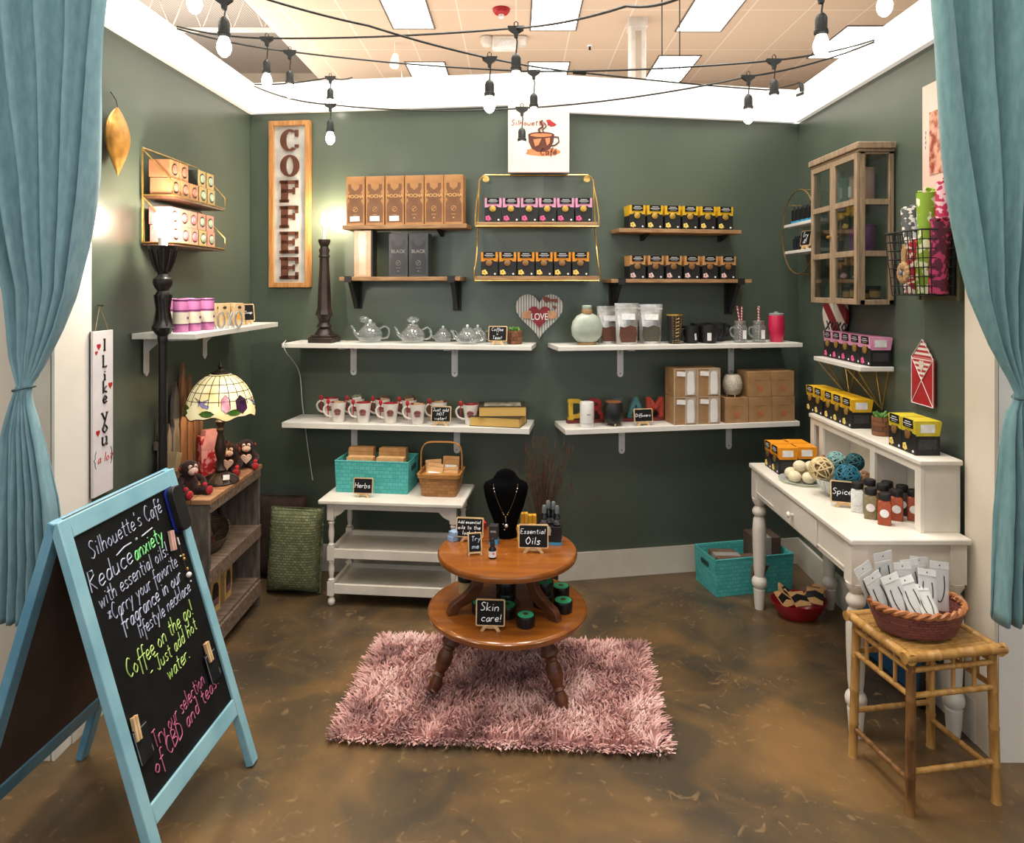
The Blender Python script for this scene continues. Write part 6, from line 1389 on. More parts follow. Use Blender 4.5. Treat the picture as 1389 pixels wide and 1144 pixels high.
# local: x = +Y world, -y = +X world
w = gy1-gy0; dp = .135
for z in (0, .20): MB().bb(-w/2+.003, w/2-.003, -dp+.003, -.002, z-.012, z).build('board', pm('walnut_board', '4a2e20', '61402e', 9, .5, stretch=(1,9,9)), GS)
m = MB(); r0 = .0030; H_ = .40
for s in (-1, 1):
    for z0 in (0, .20): m.tube([(s*w/2, -.002, z0+.195), (s*w/2, -dp, z0+.052), (s*w/2, -dp, z0), (s*w/2, -.002, z0)], r0, 6)
    m.tube([(s*w/2, -.002, 0), (s*w/2, -.002, H_)], r0, 6); m.tube([(s*w/2-s*.012, -.004, 0), (s*w/2, -.004, H_)], .0018, 5)
for z in (0, .20, H_): m.tube([(-w/2, -.002, z), (w/2, -.002, z)], r0, 6)
for z in (0, .20): m.tube([(-w/2, -dp, z), (w/2, -dp, z)], r0, 6)
m.build('wire_frame', GOLD, GS)
def onG(x, y, z): return (gx-y, (gy0+gy1)/2+x, 1.82+z)
def mug_box(label, col, colf):
    t = thing('boxed_mug', label, 'boxed mug', (0,0,0), PI/2, 'boxed mugs on the gold rack')
    w, d, h = .078, .088, .076
    MB().bb(-w/2, w/2, -d/2, d/2, 0, h).build('carton', col, t, .001)
    MB().bb(-w/2, w/2, -d/2-.001, -d/2, 0, h).build('front_panel', colf, t)
    M = Matrix.Translation((.004, -d/2-.001, h*.5)) @ Matrix.Rotation(PI/2, 4, 'X')
    MB(M).lathe([(.026,0),(.026,.0008)], 24).build('cutout', pm('cutout_dark', '17100d', '221915', 20, .6), t)
    MB(M).lathe([(.018,.0008),(.018,.006),(.014,.008)], 20, (-.005,0,0)).build('mug_face', pm('mug_'+col.name, *( ('b36a58','c98371') if 'tan' in col.name else ('c9707a','dc8c94') if 'pink' in col.name else ('8ea58c','b4c6b0')), 20, .4), t)
    return t
TAN = (pm('tan_carton', 'b0714e', 'c08561', 12, .6), pm('tan_front', 'b98458', 'c99468', 12, .6)); PNK = (pm('pink_carton', 'c9686a', 'dc8884', 30, .6), pm('pink_front', 'd58a74', 'e09c86', 12, .6)); DGR = (pm('green_carton', '26302a', '323d36', 12, .5), pm('green_front', 'b99b62', 'c9ac74', 12, .6)); DRD = (pm('red_carton', '3a1c1a', '4c2724', 12, .5), pm('pink_front', '', ''))
protos = {k: mug_box('', *v) for k, v in (('tan', TAN), ('pink', PNK), ('green', DGR), ('dark red', DRD))}; used = set()
lay = [(0, 1, ['tan', 'tan', 'tan', 'green', 'green'], 'bottom row of the upper board'), (1, 1, ['tan', 'tan', None, 'green', 'green'], 'top row of the upper board'), (0, 0, ['pink', 'pink', 'pink', 'green', 'dark red'], 'bottom row of the lower board'), (1, 0, ['pink', 'pink', 'pink', 'dark red', 'dark red'], 'top row of the lower board')]
for tier, lvl, cols, wh in lay:
    for i, c in enumerate(cols):
        if not c: continue
        if lvl == 1 and tier == 1 and i > 2: pass
        lb = '%s boxed mug, %s, in the %s' % (c, ['nearest', 'second nearest', 'middle', 'second farthest', 'farthest'][i], wh)
        o = protos[c] if c not in used else dup(protos[c], (0,0,0)); used.add(c)
        o['label'] = lb; o.location = onG(-w/2+.046+i*.088, -.075 if tier == 0 else -.070, (.2005 if lvl else .0005)+tier*.077); o.rotation_euler = (0,0,PI/2)
        o.scale = (1,1,.98)
# leaf ornament
t = thing('gold_drop_ornament', 'hammered gold teardrop ornament hanging behind the left curtain', 'ornament', (XLW(2.73)+.035, 2.735, 2.065), PI/2)
rs = []
for k in range(17):
    u = k/16; z = .27*u; ww = .078*math.sin(PI*min(1, u**1.35))**.8+.001; rs.append([(ww*math.cos(2*PI*j/20), .026*math.sin(2*PI*j/20)*math.sin(PI*u)+.0, z) for j in range(20)])
MB().rings(rs).build('body', pm('hammered_gold', '9a6a2c', 'd09a4c', 16, .35, metal=.6, bump=.3), t); MB().tube([(0,0,.268), (.004,.01,.30), (0,.028,.33)], .0022, 5).build('hook', pm('bronze_resin', '', ''), t)
# white shelf on the left wall
ly0, ly1, lz = 2.88, 3.83, 1.44
LS = thing('wall_shelf', 'white wall shelf on the left wall with pink canisters', 'shelf', (XLW(3.3)+.001, (ly0+ly1)/2, lz), PI/2-.018)
LL = ly1-ly0; MB().bb(-LL/2, LL/2, -.265, 0, -.024, 0).build('board', SWH, LS, .002)
for x, hh_ in ((-.37, .19), (.17, .17)):
    m = MB(); m.prism([(-.018,-.03),(.018,-.03),(.018,-hh_+.018),(0,-hh_),(-.018,-hh_+.018)], -.007, -.001); m.prism([(-.001,-.026),(-.22,-.026),(-.22,-.034),(-.06,-.040),(-.02,-.075),(-.001,-.10)], -.006, .006, 'x'); m.bb(-.018, .018, -.22, -.001, -.031, -.025)
    o = m.build('bracket', BRW, LS); o.location = (x, 0, 0)
def onL(px, X, z=.0005):
    """spot on the left shelf: column px at distance X (world x)"""
    Y = X*F/(px-CX); return (X, Y, lz+z)
CAN = pm('pink_canister', 'b4689e', 'cc84b6', 9, .3, metal=.25); CLB_ = pm('cream_band', 'cfc6b4', 'ded6c6', 20, .6); PUD = pm('plum_band', '5f2f58', '733c6c', 20, .35)
def canister(label, loc):
    t = thing('tea_canister', label, 'canister', loc, PI/2, 'pink tea canisters')
    MB().lathe([(.029,0),(.030,.002),(.030,.138),(.028,.141)], 26).build('body', CAN, t)
    MB().lathe([(.0305,.036),(.0305,.084)], 26, cap0=False, cap1=False).build('label', CLB_, t)
    MB().lathe([(.0306,.030),(.0306,.036)], 26, cap0=False, cap1=False).lathe([(.0306,.088),(.0306,.094)], 26, cap0=False, cap1=False).lathe([(.0306,.132),(.0306,.138)], 26, cap0=False, cap1=False).build('bands', PUD, t)
    q = MB(); q.bb(-.006, .006, -.0315, -.029, .055, .065).build('emblem', pm('plum_band', '', ''), t)
for px, X, lb in [(230, -1.515, 'pink canister nearest the floor lamp pole'), (245, -1.42, 'second pink canister from the floor lamp pole'), (262, -1.40, 'third pink canister, in front of its neighbours'), (255, -1.50, 'pink canister in the back row by the wall'), (281, -1.385, 'pink canister on the right, beside the XOXO letters')]:
    canister(lb, onL(px, X))
t = thing('xoxo_letters', 'silver metal letters spelling XOXO on the left white shelf', 'letter decor', onL(306, -1.335), PI/2-.45)
m = MB(); hh_ = .078
for i, ch in enumerate('XOXO'):
    x = -.075+i*.050
    if ch == 'O':
        for k in (1, .72): m.tube([(x+.022*k*math.cos(2*PI*j/24), 0, hh_/2+hh_/2*(k if k == 1 else .82)*math.sin(2*PI*j/24)*.97) for j in range(24)], .0028, 5, closed=True)
    else:
        for dx in (-.006, .006): m.tube([(x-.018+dx, 0, .002), (x+.018+dx, 0, hh_-.002)], .0034, 5).tube([(x+.018+dx, 0, .002), (x-.018+dx, 0, hh_-.002)], .0034, 5)
m.build('letters', pm('brushed_silver', 'a3a29b', 'bfbeb6', 30, .35, metal=.4), t)
KT = pm('kraft_soap', 'b59a72', 'c6ac84', 20, .7)
for i, (px, X, lb) in enumerate([(272, -1.47, 'kraft soap carton behind the canisters'), (294, -1.46, 'kraft soap carton, first behind the XOXO letters'), (302, -1.44, 'kraft soap carton, second behind the XOXO letters'), (313, -1.43, 'kraft soap carton, third behind the XOXO letters'), (322, -1.39, 'kraft soap carton at the right end with yellow print')]):
    t = thing('soap_carton', lb, 'soap', onL(px, X), PI/2-.5, 'kraft soap cartons')
    MB().prism([(-.032,0),(.032,0),(.032,.095),(.022,.112),(-.022,.112),(-.032,.095)], -.016, .016).build('carton', KT, t, .001)
    MB().prism([(.011*math.cos(2*PI*j/12), .090+.008*math.sin(2*PI*j/12)) for j in range(12)], -.0166, -.016).build('cutout', pm('hole_dark2', '2a211a', '352b22', 20, .8), t)
    MB().prism([(-.014,.030),(.014,.030),(.016,.052),(0,.072),(-.016,.052)], -.0166, -.016).build('print', pm('honey_print', 'c98a24', 'dba03a', 30, .6), t)
easel_sign('small chalkboard reading Soap at the far end of the left white shelf', ['Soap'], .060, .088, onL(338, -1.36), PI/2-.75, size=.018)

# floor lamp
FLX, FLY = -1.452, 2.88
t = thing('floor_lamp', 'tall black floor lamp with flared torchiere cup and bare glowing bulb', 'floor lamp', (FLX, FLY, 0))
IRON = pm('black_iron', '0e0c0c', '1d1817', 16, .4, bump=.2)
MB().lathe([(.10,0),(.108,.006),(.10,.018),(.06,.03),(.03,.05),(.02,.09),(.028,.12),(.016,.15)], 28).build('base', IRON, t)
MB().lathe([(.0165,.15),(.0165,1.42)], 18).build('pole', IRON, t)
m = MB(); m.lathe([(.0175,1.40),(.022,1.425),(.020,1.43),(.040,1.455),(.043,1.465),(.036,1.48),(.026,1.50),(.024,1.54),(.028,1.58),(.030,1.60),(.022,1.615),(.034,1.635),(.038,1.65),(.036,1.665),(.024,1.675),(.020,1.685)], 22)
for k in range(8): a = 2*PI*k/8; m.tube([(.038*math.cos(a), .038*math.sin(a), 1.455), (.031*math.cos(a+.15), .031*math.sin(a+.15), 1.50), (.026*math.cos(a), .026*math.sin(a), 1.54), (.032*math.cos(a), .032*math.sin(a), 1.60)], [.006,.005,.003,.005], 5)
m.build('ornament', IRON, t)
m = MB(); m.lathe([(.018,1.683),(.026,1.70),(.040,1.735),(.048,1.775),(.056,1.795),(.057,1.80),(.050,1.80),(.042,1.775),(.020,1.71)], 26, cap1=True)
for k in range(12): a = 2*PI*k/12; m.tube([(.024*math.cos(a), .024*math.sin(a), 1.695), (.041*math.cos(a), .041*math.sin(a), 1.735), (.053*math.cos(a), .053*math.sin(a), 1.785)], .004, 5)
m.build('cup', IRON, t)
MB().lathe([(.016,1.74),(.017,1.815),(.019,1.835)], 16).build('socket', PAPER, t)
MB().lathe([(.017,1.832),(.022,1.85),(.036,1.885),(.040,1.905),(.036,1.925),(.022,1.942),(.004,1.948)], 20).build('bulb', pm('lamp_bulb', '', ''), t)
point('floor_lamp_glow', (FLX+.07, FLY, 1.915), 19, (1, .86, .68), .04)

# hanging sign
t = thing('hanging_sign', 'tall white wooden sign reading I Like you {a lot} on the left wall', 'wall sign', (XLW(2.665)+.012, 2.665, .845), PI/2)
HS = .62; w = .128; t.rotation_euler = (0, .0, PI/2)
MB().bb(-w/2, w/2, -.010, 0, 0, HS).build('board', pm('sign_white', 'ddd8dc', 'ebe6ea', 6, .5), t, .001); MB().bb(-w/2, w/2, -.0, .004, 0, HS).build('edge', pm('dark_edge', '2a2422', '3a322e', 10, .6), t)
INK = pm('ink_black', '', '')
q = MB(); z = HS-.045
def slabt(q, ch, cx, z, s, th):
    W_ = {'I': 3, 'L': 5, 'i': 2.4, 'k': 5, 'e': 4.8, 'y': 5.4, 'o': 5, 'u': 5.4}[ch]; k = s/10; x0 = cx-W_*k/2
    wd, st = GL[ch]
    for seg in st.split('|'):
        pts = [tuple(float(v) for v in p.split(',')) for p in seg.split(' ')]
        if ch in ROUND and ch != 'y': pts = smooth(pts)
        q.tube([(x0+p[0]*k, -.0105, z+p[1]*k) for p in pts], th, 4)
    ser = {'I': [(1,0,1.6),(1,10,1.6)], 'L': [(0,10,1.3),(0,0,1.3)], 'i': [(1,0,1.6),(.4,5,1)], 'k': [(0,10,.9),(0,0,1),(5,0,1),(4.5,5,1)], 'y': [(0,5,1.1),(5,5,1.1),(1,-4,1)], 'u': [(0,5,.9),(4.2,5,.9),(5,0,.9)]}.get(ch, [])
    for (sx, sz, sw_) in ser: q.bb(x0+(sx-sw_)*k, x0+(sx+sw_)*k, -.0115, -.0095, z+sz*k-th*.7, z+sz*k+th*.7)
for ch, zz, s in (('I', .545, .042), ('L', .483, .042), ('i', .432, .042), ('k', .385, .042), ('e', .345, .046), ('y', .275, .062), ('o', .232, .058), ('u', .185, .058)): slabt(q, ch, .008, zz, s, .0044)
q.build('lettering', INK, t)
q = MB(); write(q, 'a lot', -.038, .122, .034, .0017, -.0108, .25); q.build('red_lettering', RED, t)
q = MB()
for s in (-1, 1): q.tube(smooth([(s*.047,-.0108,.170),(s*.054,-.0108,.155),(s*.053,-.0108,.145),(s*.060,-.0108,.137),(s*.053,-.0108,.128),(s*.054,-.0108,.118),(s*.047,-.0108,.105)]), .0013, 4)
q.build('brace_print', INK, t)
for (hx_, hz_, hs) in ((-.030, .560, .024), (-.045, .538, .016), (.045, .405, .026), (-.035, .235, .024)):
    q = MB(); q.prism([(x+hx_, z_+hz_) for x, z_ in heartpoly(hs, hs)], -.0112, -.0098); q.build('heart_print', RED, t)
MB().tube([(-.042,-.004,HS), (0,.004,HS+.095), (.042,-.004,HS)], .0018, 5).build('hanging_string', pm('twine', '', ''), t); MB().cyl((0,-.01,HS+.095), (0,.012,HS+.097), .003, None, 6).build('nail', pm('bronze_resin', '', ''), t)

# ---- rustic bookcase
BX0, BX1, BY0, BY1, BH = -1.565, -1.315, 3.0, 3.60, .72
RW1 = pm('barn_wood', '5a4a3c', '857060', 7, .75, stretch=(8,1,8), bump=.3); RW2 = pm('barn_wood_top', '8a6044', 'b08562', 6, .6, stretch=(8,1,8), bump=.2); RW3 = pm('barn_wood_side', '4a433b', '6e645a', 8, .8, stretch=(6,6,1), bump=.3)
RB_ = thing('rustic_bookcase', 'low reclaimed wood bookcase with two shelves along the left wall', 'bookcase', ((BX0+BX1)/2, (BY0+BY1)/2, 0), PI/2)
w, d = BY1-BY0, BX1-BX0
for k in range(3): MB().bb(-w/2-.008, w/2+.008, -d/2-.008+k*(d+.012)/3, -d/2-.012+(k+1)*(d+.012)/3, BH-.020, BH).build('top_plank', RW2, RB_, .002)
for s in (-1, 1):
    for k in range(2): MB().bb(s*w/2-(.018 if s > 0 else 0), s*w/2+(.018 if s < 0 else 0), -d/2+k*d/2, -d/2+(k+1)*d/2-.002, 0, BH-.020).build('side_plank', RW3, RB_, .002)
MB().bb(-w/2+.018, w/2-.018, d/2-.012, d/2, .03, BH-.02).build('back_panel', RW3, RB_)
for z in (.145, .415): MB().bb(-w/2+.018, w/2-.018, -d/2+.004, d/2-.012, z-.016, z).build('shelf', RW1, RB_, .001)
for z0, z1 in ((.055, .129), (.352, .415), (BH-.060, BH-.020)): MB().bb(-w/2+.004, w/2-.004, -d/2-.006, -d/2+.006, z0, z1).build('front_rail', RW1, RB_, .002)
def onK(x, y, z): return ((BX0+BX1)/2-y, (BY0+BY1)/2+x, z)
# picket panel
t = thing('picket_decor', 'weathered picket fence panel with pointed slats leaning on the wall', 'picket panel', onK(-.02, .120, BH+.0005), PI/2)
PKW = [pm('picket_a', '6b4a36', '94694a', 6, .75, stretch=(8,8,1), bump=.3), pm('picket_b', '57504a', '7b7067', 6, .8, stretch=(8,8,1), bump=.3)]
for i, (x, ww, hh_, mt) in enumerate([(-.205, .048, .40, 1), (-.150, .05, .30, 1), (-.085, .062, .48, 1), (-.015, .058, .56, 0), (.052, .054, .50, 0), (.112, .05, .36, 0), (.165, .046, .30, 0)]):
    MB().prism([(x-ww/2,0),(x+ww/2-.003,0),(x+ww/2-.003,hh_*.52),(x+ww*.30,hh_*.58),(x+ww*.42,hh_*.66),(x+ww*.40,hh_*.82),(x,hh_),(x-ww*.42,hh_*.82),(x-ww*.44,hh_*.66),(x-ww*.30,hh_*.58),(x-ww/2,hh_*.52)], -.012, .004).build('picket', PKW[mt], t, .001)
MB().bb(-.235, .19, .004, .016, .05, .085).bb(-.235, .19, .004, .016, .20, .235).build('back_rail', PKW[1], t)
t = thing('birdhouse_post', 'small weathered wood post with slanted block cap beside the floor lamp', 'wood decor', onK(-.27, .06, BH+.0005), PI/2)
MB().bb(-.022, .022, -.022, .022, 0, .13).build('post', PKW[1], t, .002); MB(Matrix.Translation((0,-.004,.15)) @ Matrix.Rotation(.35,4,'Y')).bb(-.022, .022, -.035, .035, -.04, .045).build('cap_block', pm('light_block', '8b7757', 'a58f6c', 9, .7), t, .002)
# stained glass lamp
TLX, TLY = -1.380, 3.27
t = thing('stained_glass_lamp', 'stained glass table lamp with floral hummingbird border on the bookcase', 'table lamp', (TLX, TLY, BH+.0005), .35)
m = MB(); m.lathe([(.080,0),(.082,.006),(.070,.022),(.040,.036),(.022,.048),(.026,.060),(.016,.075),(.014,.10),(.022,.13),(.026,.16),(.018,.20),(.012,.23),(.018,.245),(.013,.255),(.020,.275),(.024,.285),(.010,.30),(.008,.36),(.006,.51)], 28)
for k in range(14): a = 2*PI*k/14; m.tube([(.030*math.cos(a), .030*math.sin(a), .040), (.060*math.cos(a), .060*math.sin(a), .028), (.079*math.cos(a), .079*math.sin(a), .010)], .005, 5)
m.build('base', DARKR, t)
MB().lathe([(.010,.500),(.044,.502),(.040,.512),(.016,.522),(.008,.53),(.012,.54),(.006,.555),(.001,.568)], 18).build('finial', DARKR, t)
def shade_r(z):   # z 0..1 bottom->top
    return .153*math.sqrt(max(.0, 1-(z*.97)**2.0))*1.0
SZ0, SH_ = .318, .190
def sp(a, z, off=0):
    r = shade_r(z)+off; r = max(r, .036); return (r*math.cos(a), r*math.sin(a), SZ0+SH_*z)
def wavy(a): return .030*math.sin(a*6)+.02*math.sin(a*11+1)
g = MB(); rows = []
for k in range(15):
    z = k/14; rows.append([sp(2*PI*j/60, z+(wavy(2*PI*j/60)*1.2 if k == 0 else 0)) for j in range(60)])
g.rings(rows, 0, True, False, False)
def glassy(name, c1, c2, em, sc=9): return pm(name, c1, c2, sc, .3, emit=em)
g.build('shade', glassy('cream_art_glass', 'e6cf8e', 'f6e8bc', .62, 16), t)
ld = MB()
for j in range(20): a = 2*PI*j/20; ld.tube([sp(a, z, .001) for z in (.30,.42,.54,.66,.78,.88,.97)], .0016, 4)
for z in (.40, .60, .78, .97): ld.tube([sp(2*PI*j/40, z, .001) for j in range(40)], .0016, 4, closed=True)
ld.tube([sp(2*PI*j/60, wavy(2*PI*j/60)*1.2, .001) for j in range(60)], .0026, 5, closed=True)
lead = ld.build('leading', pm('lead_came', '2a1c14', '3a2a1e', 20, .5), t)
def patch(poly, a0, z0, sx, sz, off=.0016):
    """petal patch on the shade from a 2d outline"""
    pts = [sp(a0+p[0]*sx/.158, z0+p[1]*sz/SH_, off) for p in poly]; c = sp(a0, z0, off+.001); return pts, c
def add_patches(specs, mat, name):
    m = MB(); l = MB()
    for poly, a0, z0, sx, sz in specs:
        pts, c = patch(poly, a0, z0, sx, sz); n = len(pts); m.add(pts+[c], [(i, (i+1) % n, n) for i in range(n)]); l.tube(pts, .0013, 4, closed=True)
    m.build(name, mat, t); return l
leaf = [(-1,0),(-.5,.42),(0,.55),(.55,.40),(1,0),(.5,-.42),(0,-.5),(-.55,-.38)]
bloom = [(math.cos(k*PI/6)*(1 if k % 2 else .85), math.sin(k*PI/6)*(1 if k % 2 else .85)) for k in range(12)]
wing = [(-1,.9),(-.2,.45),(.3,-.2),(.9,-.35),(1,-.05),(.4,.2),(.9,.75),(.1,.45)]
view = -PI/2-.35-.40   # local angle that faces the camera
G_ = glassy('green_art_glass', '2e5a1c', '6a8f36', .14, 30); PP = glassy('plum_art_glass', '2a1230', '4a2450', .05, 30); LV = glassy('lavender_art_glass', '8a7fb4', 'b6a8d4', .35, 30); RS_ = glassy('rose_art_glass', 'c9788a', 'e8b8bc', .45, 30)
ll = []
ll.append(add_patches([(leaf, view+.2+o, .13, .036, .027) for o in (-1.9,-.75,.2,1.0,2.2,3.1)]+[(leaf, view-.15+o, .25, .040, .020) for o in (-.35,2.4)], G_, 'leaf_glass'))
ll.append(add_patches([(bloom, view-.95+o, .30, .034, .042) for o in (0, 2.4, 4.1)], PP, 'dark_flower_glass'))
ll.append(add_patches([(bloom, view+.95, .34, .024, .042), (bloom, view+3.2, .30, .02, .03)], RS_, 'pink_flower_glass'))
ll.append(add_patches([(wing, view+.18, .32, .046, .038), (wing, view+2.0, .27, .03, .025)], LV, 'hummingbird_glass'))
m = MB()
for l in ll: m.v0 = len(m.v); m.f += [[i+m.v0 for i in f] for f in l.f]; m.v += l.v; m.m += l.m
m.build('border_leading', pm('lead_came', '', ''), t)
MB().sph((0,0,.40), .024, (1,1,1.3)).build('bulb', pm('warm_bulb', 'ffe2b0', 'ffedc8', 10, .3, emit=6), t)
point('stained_glass_glow', (TLX, TLY, BH+.35), 2.2, (1, .76, .48), .03)
MB(Matrix.Translation((.028,-.068,.036)) @ Matrix.Rotation(-.6,4,'X')).bb(-.014, .014, -.003, 0, -.012, .012).build('price_tag', PAPER, t)
# plush monkeys
FUR = pm('dark_plush', '1c0d0b', '33170f', 60, 1, sheen=.12, bump=.6); FACE = pm('cream_plush', 'c9a79a', 'e0c4b8', 40, .9, sheen=.1); REDP = pm('red_plush', '9c1420', 'b82430', 60, .9, sheen=.12)
def plush(label, loc, rz, k=1, heart=True):
    t = thing('plush_monkey', label, 'plush toy', loc, rz); t.scale = (k,k,k)
    m = MB(); m.sph((0,.005,.050), .048, (1,.9,1.08)).sph((0,-.006,.122), .040, (1.05,.95,.95))
    for s in (-1, 1):
        m.tube([(s*.036,-.004,.080),(s*.058,-.022,.060),(s*.050,-.048,.044)], [.015,.015,.014], 10); m.tube([(s*.026,-.02,.020),(s*.046,-.055,.018),(s*.050,-.078,.020)], [.021,.019,.018], 10); m.sph((s*.042,-.002,.128), .015, (.6,.9,1))
    m.build('body', FUR, t)
    f = MB(); f.sph((0,-.038,.113), .021, (1.15,.7,.85)).sph((-.012,-.034,.132), .011).sph((.012,-.034,.132), .011); f.build('face', FACE, t)
    r = MB()
    for s in (-1, 1): r.sph((s*.047,-.004,.128), .011, (.5,.9,1)).sph((s*.050,-.088,.022), .018, (1,.5,1.1)).sph((s*.048,-.054,.042), .012)
    r.sph((0,-.054,.106), .005); r.build('paws_and_ears', REDP, t)
    e = MB()
    for s in (-1, 1): e.sph((s*.011,-.045,.134), .0035)
    e.build('eyes', BLACK, t)
    if heart:
        h_ = MB(); h_.prism(heartpoly(.058, .054), -.068, -.052); h_.v = [v+Vector((0,0,.058)) for v in h_.v]; h_.build('heart_pillow', FACE, t, .004)
    return t
plush('dark plush monkey with red paws sitting at the near end of the bookcase', (-1.44, 3.075, BH+.0005), PI/2-.55, .95, False)
plush('plush monkey holding a cream heart, right behind the stained glass lamp', (-1.40, 3.43, BH+.0005), .15, .92)
plush('plush monkey holding a cream heart at the far end of the bookcase', (-1.365, 3.545, BH+.0005), .35, .88)
plush('plush monkey in the back, mostly hidden behind the lamp', (-1.50, 3.54, BH+.0005), .1, .95)
t = thing('gift_bag', 'pink and red patterned heart gift bag behind the lamp', 'gift bag', (-1.495, 3.42, BH+.0005), .9)
MB().prism([(-.05,0),(.05,0),(.054,.19),(-.054,.19)], -.02, .02).build('body', pm('valentine_paper', 'b02438', 'e8a8b0', 30, .6, lo=.48, hi=.54), t); MB().prism([(-.054,.12),(.054,.12),(.030,.215),(-.030,.215)], -.022, .021).build('pink_top', pm('blush_tissue', 'c98a96', 'dca4ac', 20, .8), t)
# basket on the middle shelf
t = thing('bookcase_basket', 'dark woven oval basket with black handle on the bookcase middle shelf', 'basket', onK(-.06, .0, .4155), PI/2)
MB().rings([[(a*math.cos(2*PI*j/36), b*math.sin(2*PI*j/36), z+.030*k*math.cos(4*PI*j/36)*(1 if z > .02 else 0)) for j in range(36)] for a, b, z, k in ((.10,.06,0,0),(.135,.085,.035,.3),(.165,.098,.085,1),(.158,.092,.085,1),(.125,.078,.035,.3),(.095,.055,.008,0))]).build('body', woven('dark_wicker', '4a3a2a', '6e5a42', .016, .010, .6, .9), t)
MB().tube([(-.162,0,.115),(-.150,0,.165),(-.10,0,.172),(.10,0,.172),(.150,0,.165),(.162,0,.115)], .009, 8).build('handle', BLACK, t)
for i, (x, y, c, lb) in enumerate([(-.08, .0, 'a', 'dark foil packet at the near end of the bookcase basket'), (-.01, -.02, 'b', 'red and black packet in the middle of the bookcase basket'), (.06, .01, 'a', 'black packet at the far end of the bookcase basket')]):
    o = thing('tea_packet', lb, 'packet', onK(-.06+x, y, .445), PI/2); o.rotation_euler = (-.3, .2-.2*i, PI/2-.2)
    MB().bb(-.04, .04, -.012, .012, 0, .105).build('pouch', pm('packet_dark_'+c, '17110f' if c == 'a' else '2e1512', '2b211d' if c == 'a' else '6a2c26', 60, .35), o, .003); MB().bb(-.03, .03, -.0135, -.012, .03, .07).build('print', pm('packet_print', '5a3a30', '8a6a5a', 90, .5), o)
KBG = pm('kraft_bag', 'b08a50', 'c8a268', 20, .7)
for i, (x, y, rz, lb) in enumerate([(-.225, .01, .1, 'kraft window bag at the near end of the lower bookcase shelf'), (-.105, -.04, -.1, 'kraft window bag, second from the near end, with white tag'), (.045, -.035, .05, 'kraft window bag, third from the near end, with white tag'), (.155, .01, -.1, 'kraft window bag at the far end of the lower bookcase shelf')]):
    o = thing('window_bag', lb, 'bag', onK(x, y, .1455), PI/2+rz)
    MB().prism([(-.030,0),(.030,0),(.030,.150),(0,.178),(0,.178),(-.030,.150)], -.045, .045, 'x').build('bag', KBG, o, .002)
    MB().prism([(-.026,.035),(.026,.035),(.028,.105),(.015,.135),(-.015,.135),(-.028,.105)], -.0318, -.0302).build('window', pm('bag_window', '1a1412', '2a201c', 40, .3), o); MB().bb(-.025, .025, -.033, -.0318, .040, .066).build('label', pm('mauve_label', '6a4650', '86606a', 60, .6), o)
    if i in (1, 2): MB(Matrix.Translation((0,-.018,.158)) @ Matrix.Rotation(-.8,4,'X')).bb(-.016, .016, -.002, 0, -.014, .014).build('price_tag', PAPER, o)
# knit floor pillow and dark cushion
def cushion(name, label, cx, cy, w, h, dth, rz, tilt, mat, cat='cushion'):
    t = thing(name, label, cat, (cx, cy, 0), rz); rs = []; M = Matrix.Rotation(-tilt, 4, 'X')
    n = 18; vs, fs = [], []
    for s in (-1, 1):
        for i in range(n+1):
            for j in range(n+1):
                u, v = -1+2*i/n, -1+2*j/n; f = (max(0, (1-u**4))*max(0, (1-v**4)))**.45
                x = u*w/2*(1-.06*(1-abs(v))**.8*0-.05*(1-v*v)*abs(u)**4); z = h/2+v*h/2*(1-.06*(1-u*u)*abs(v)**4)
                vs.append(M @ Vector((x, s*dth/2*f, z)))
    k = (n+1)**2
    for b in (0, 1):
        for i in range(n):
            for j in range(n): a = b*k+i*(n+1)+j; fs.append((a, a+1, a+n+2, a+n+1))
    mb = MB().add(vs, fs); o = mb.build('cover', mat, t, ang=180); me = o.data
    bm = bmesh.new(); bm.from_mesh(me); bmesh.ops.remove_doubles(bm, verts=bm.verts, dist=.0008); bmesh.ops.recalc_face_normals(bm, faces=bm.faces); bm.to_mesh(me); bm.free()
    zl = -min(v.co.z for v in me.vertices); t.location.z = max(0, zl)+.001
    ed = [M @ Vector(p) for p in ((-w/2*.97,0,.01),(w/2*.97,0,.01),(w/2*.97,0,h*.985),(-w/2*.97,0,h*.985))]
    MB().tube(ed, .006, 6, closed=True).build('seam', mat, t); return t
KN = woven('chunky_knit', '5e6444', '7d8460', .022, .013, .9, 1.2)
cushion('knit_cushion', 'olive green chunky knit cushion leaning in the back left corner', -1.185, 3.73, .30, .45, .15, -.12, .12, KN)
cushion('dark_cushion', 'dark brown cushion behind the green knit cushion', -1.33, 3.93, .30, .46, .10, -.1, .08, pm('dark_brown_cloth', '2e1f19', '3f2c24', 20, .9))

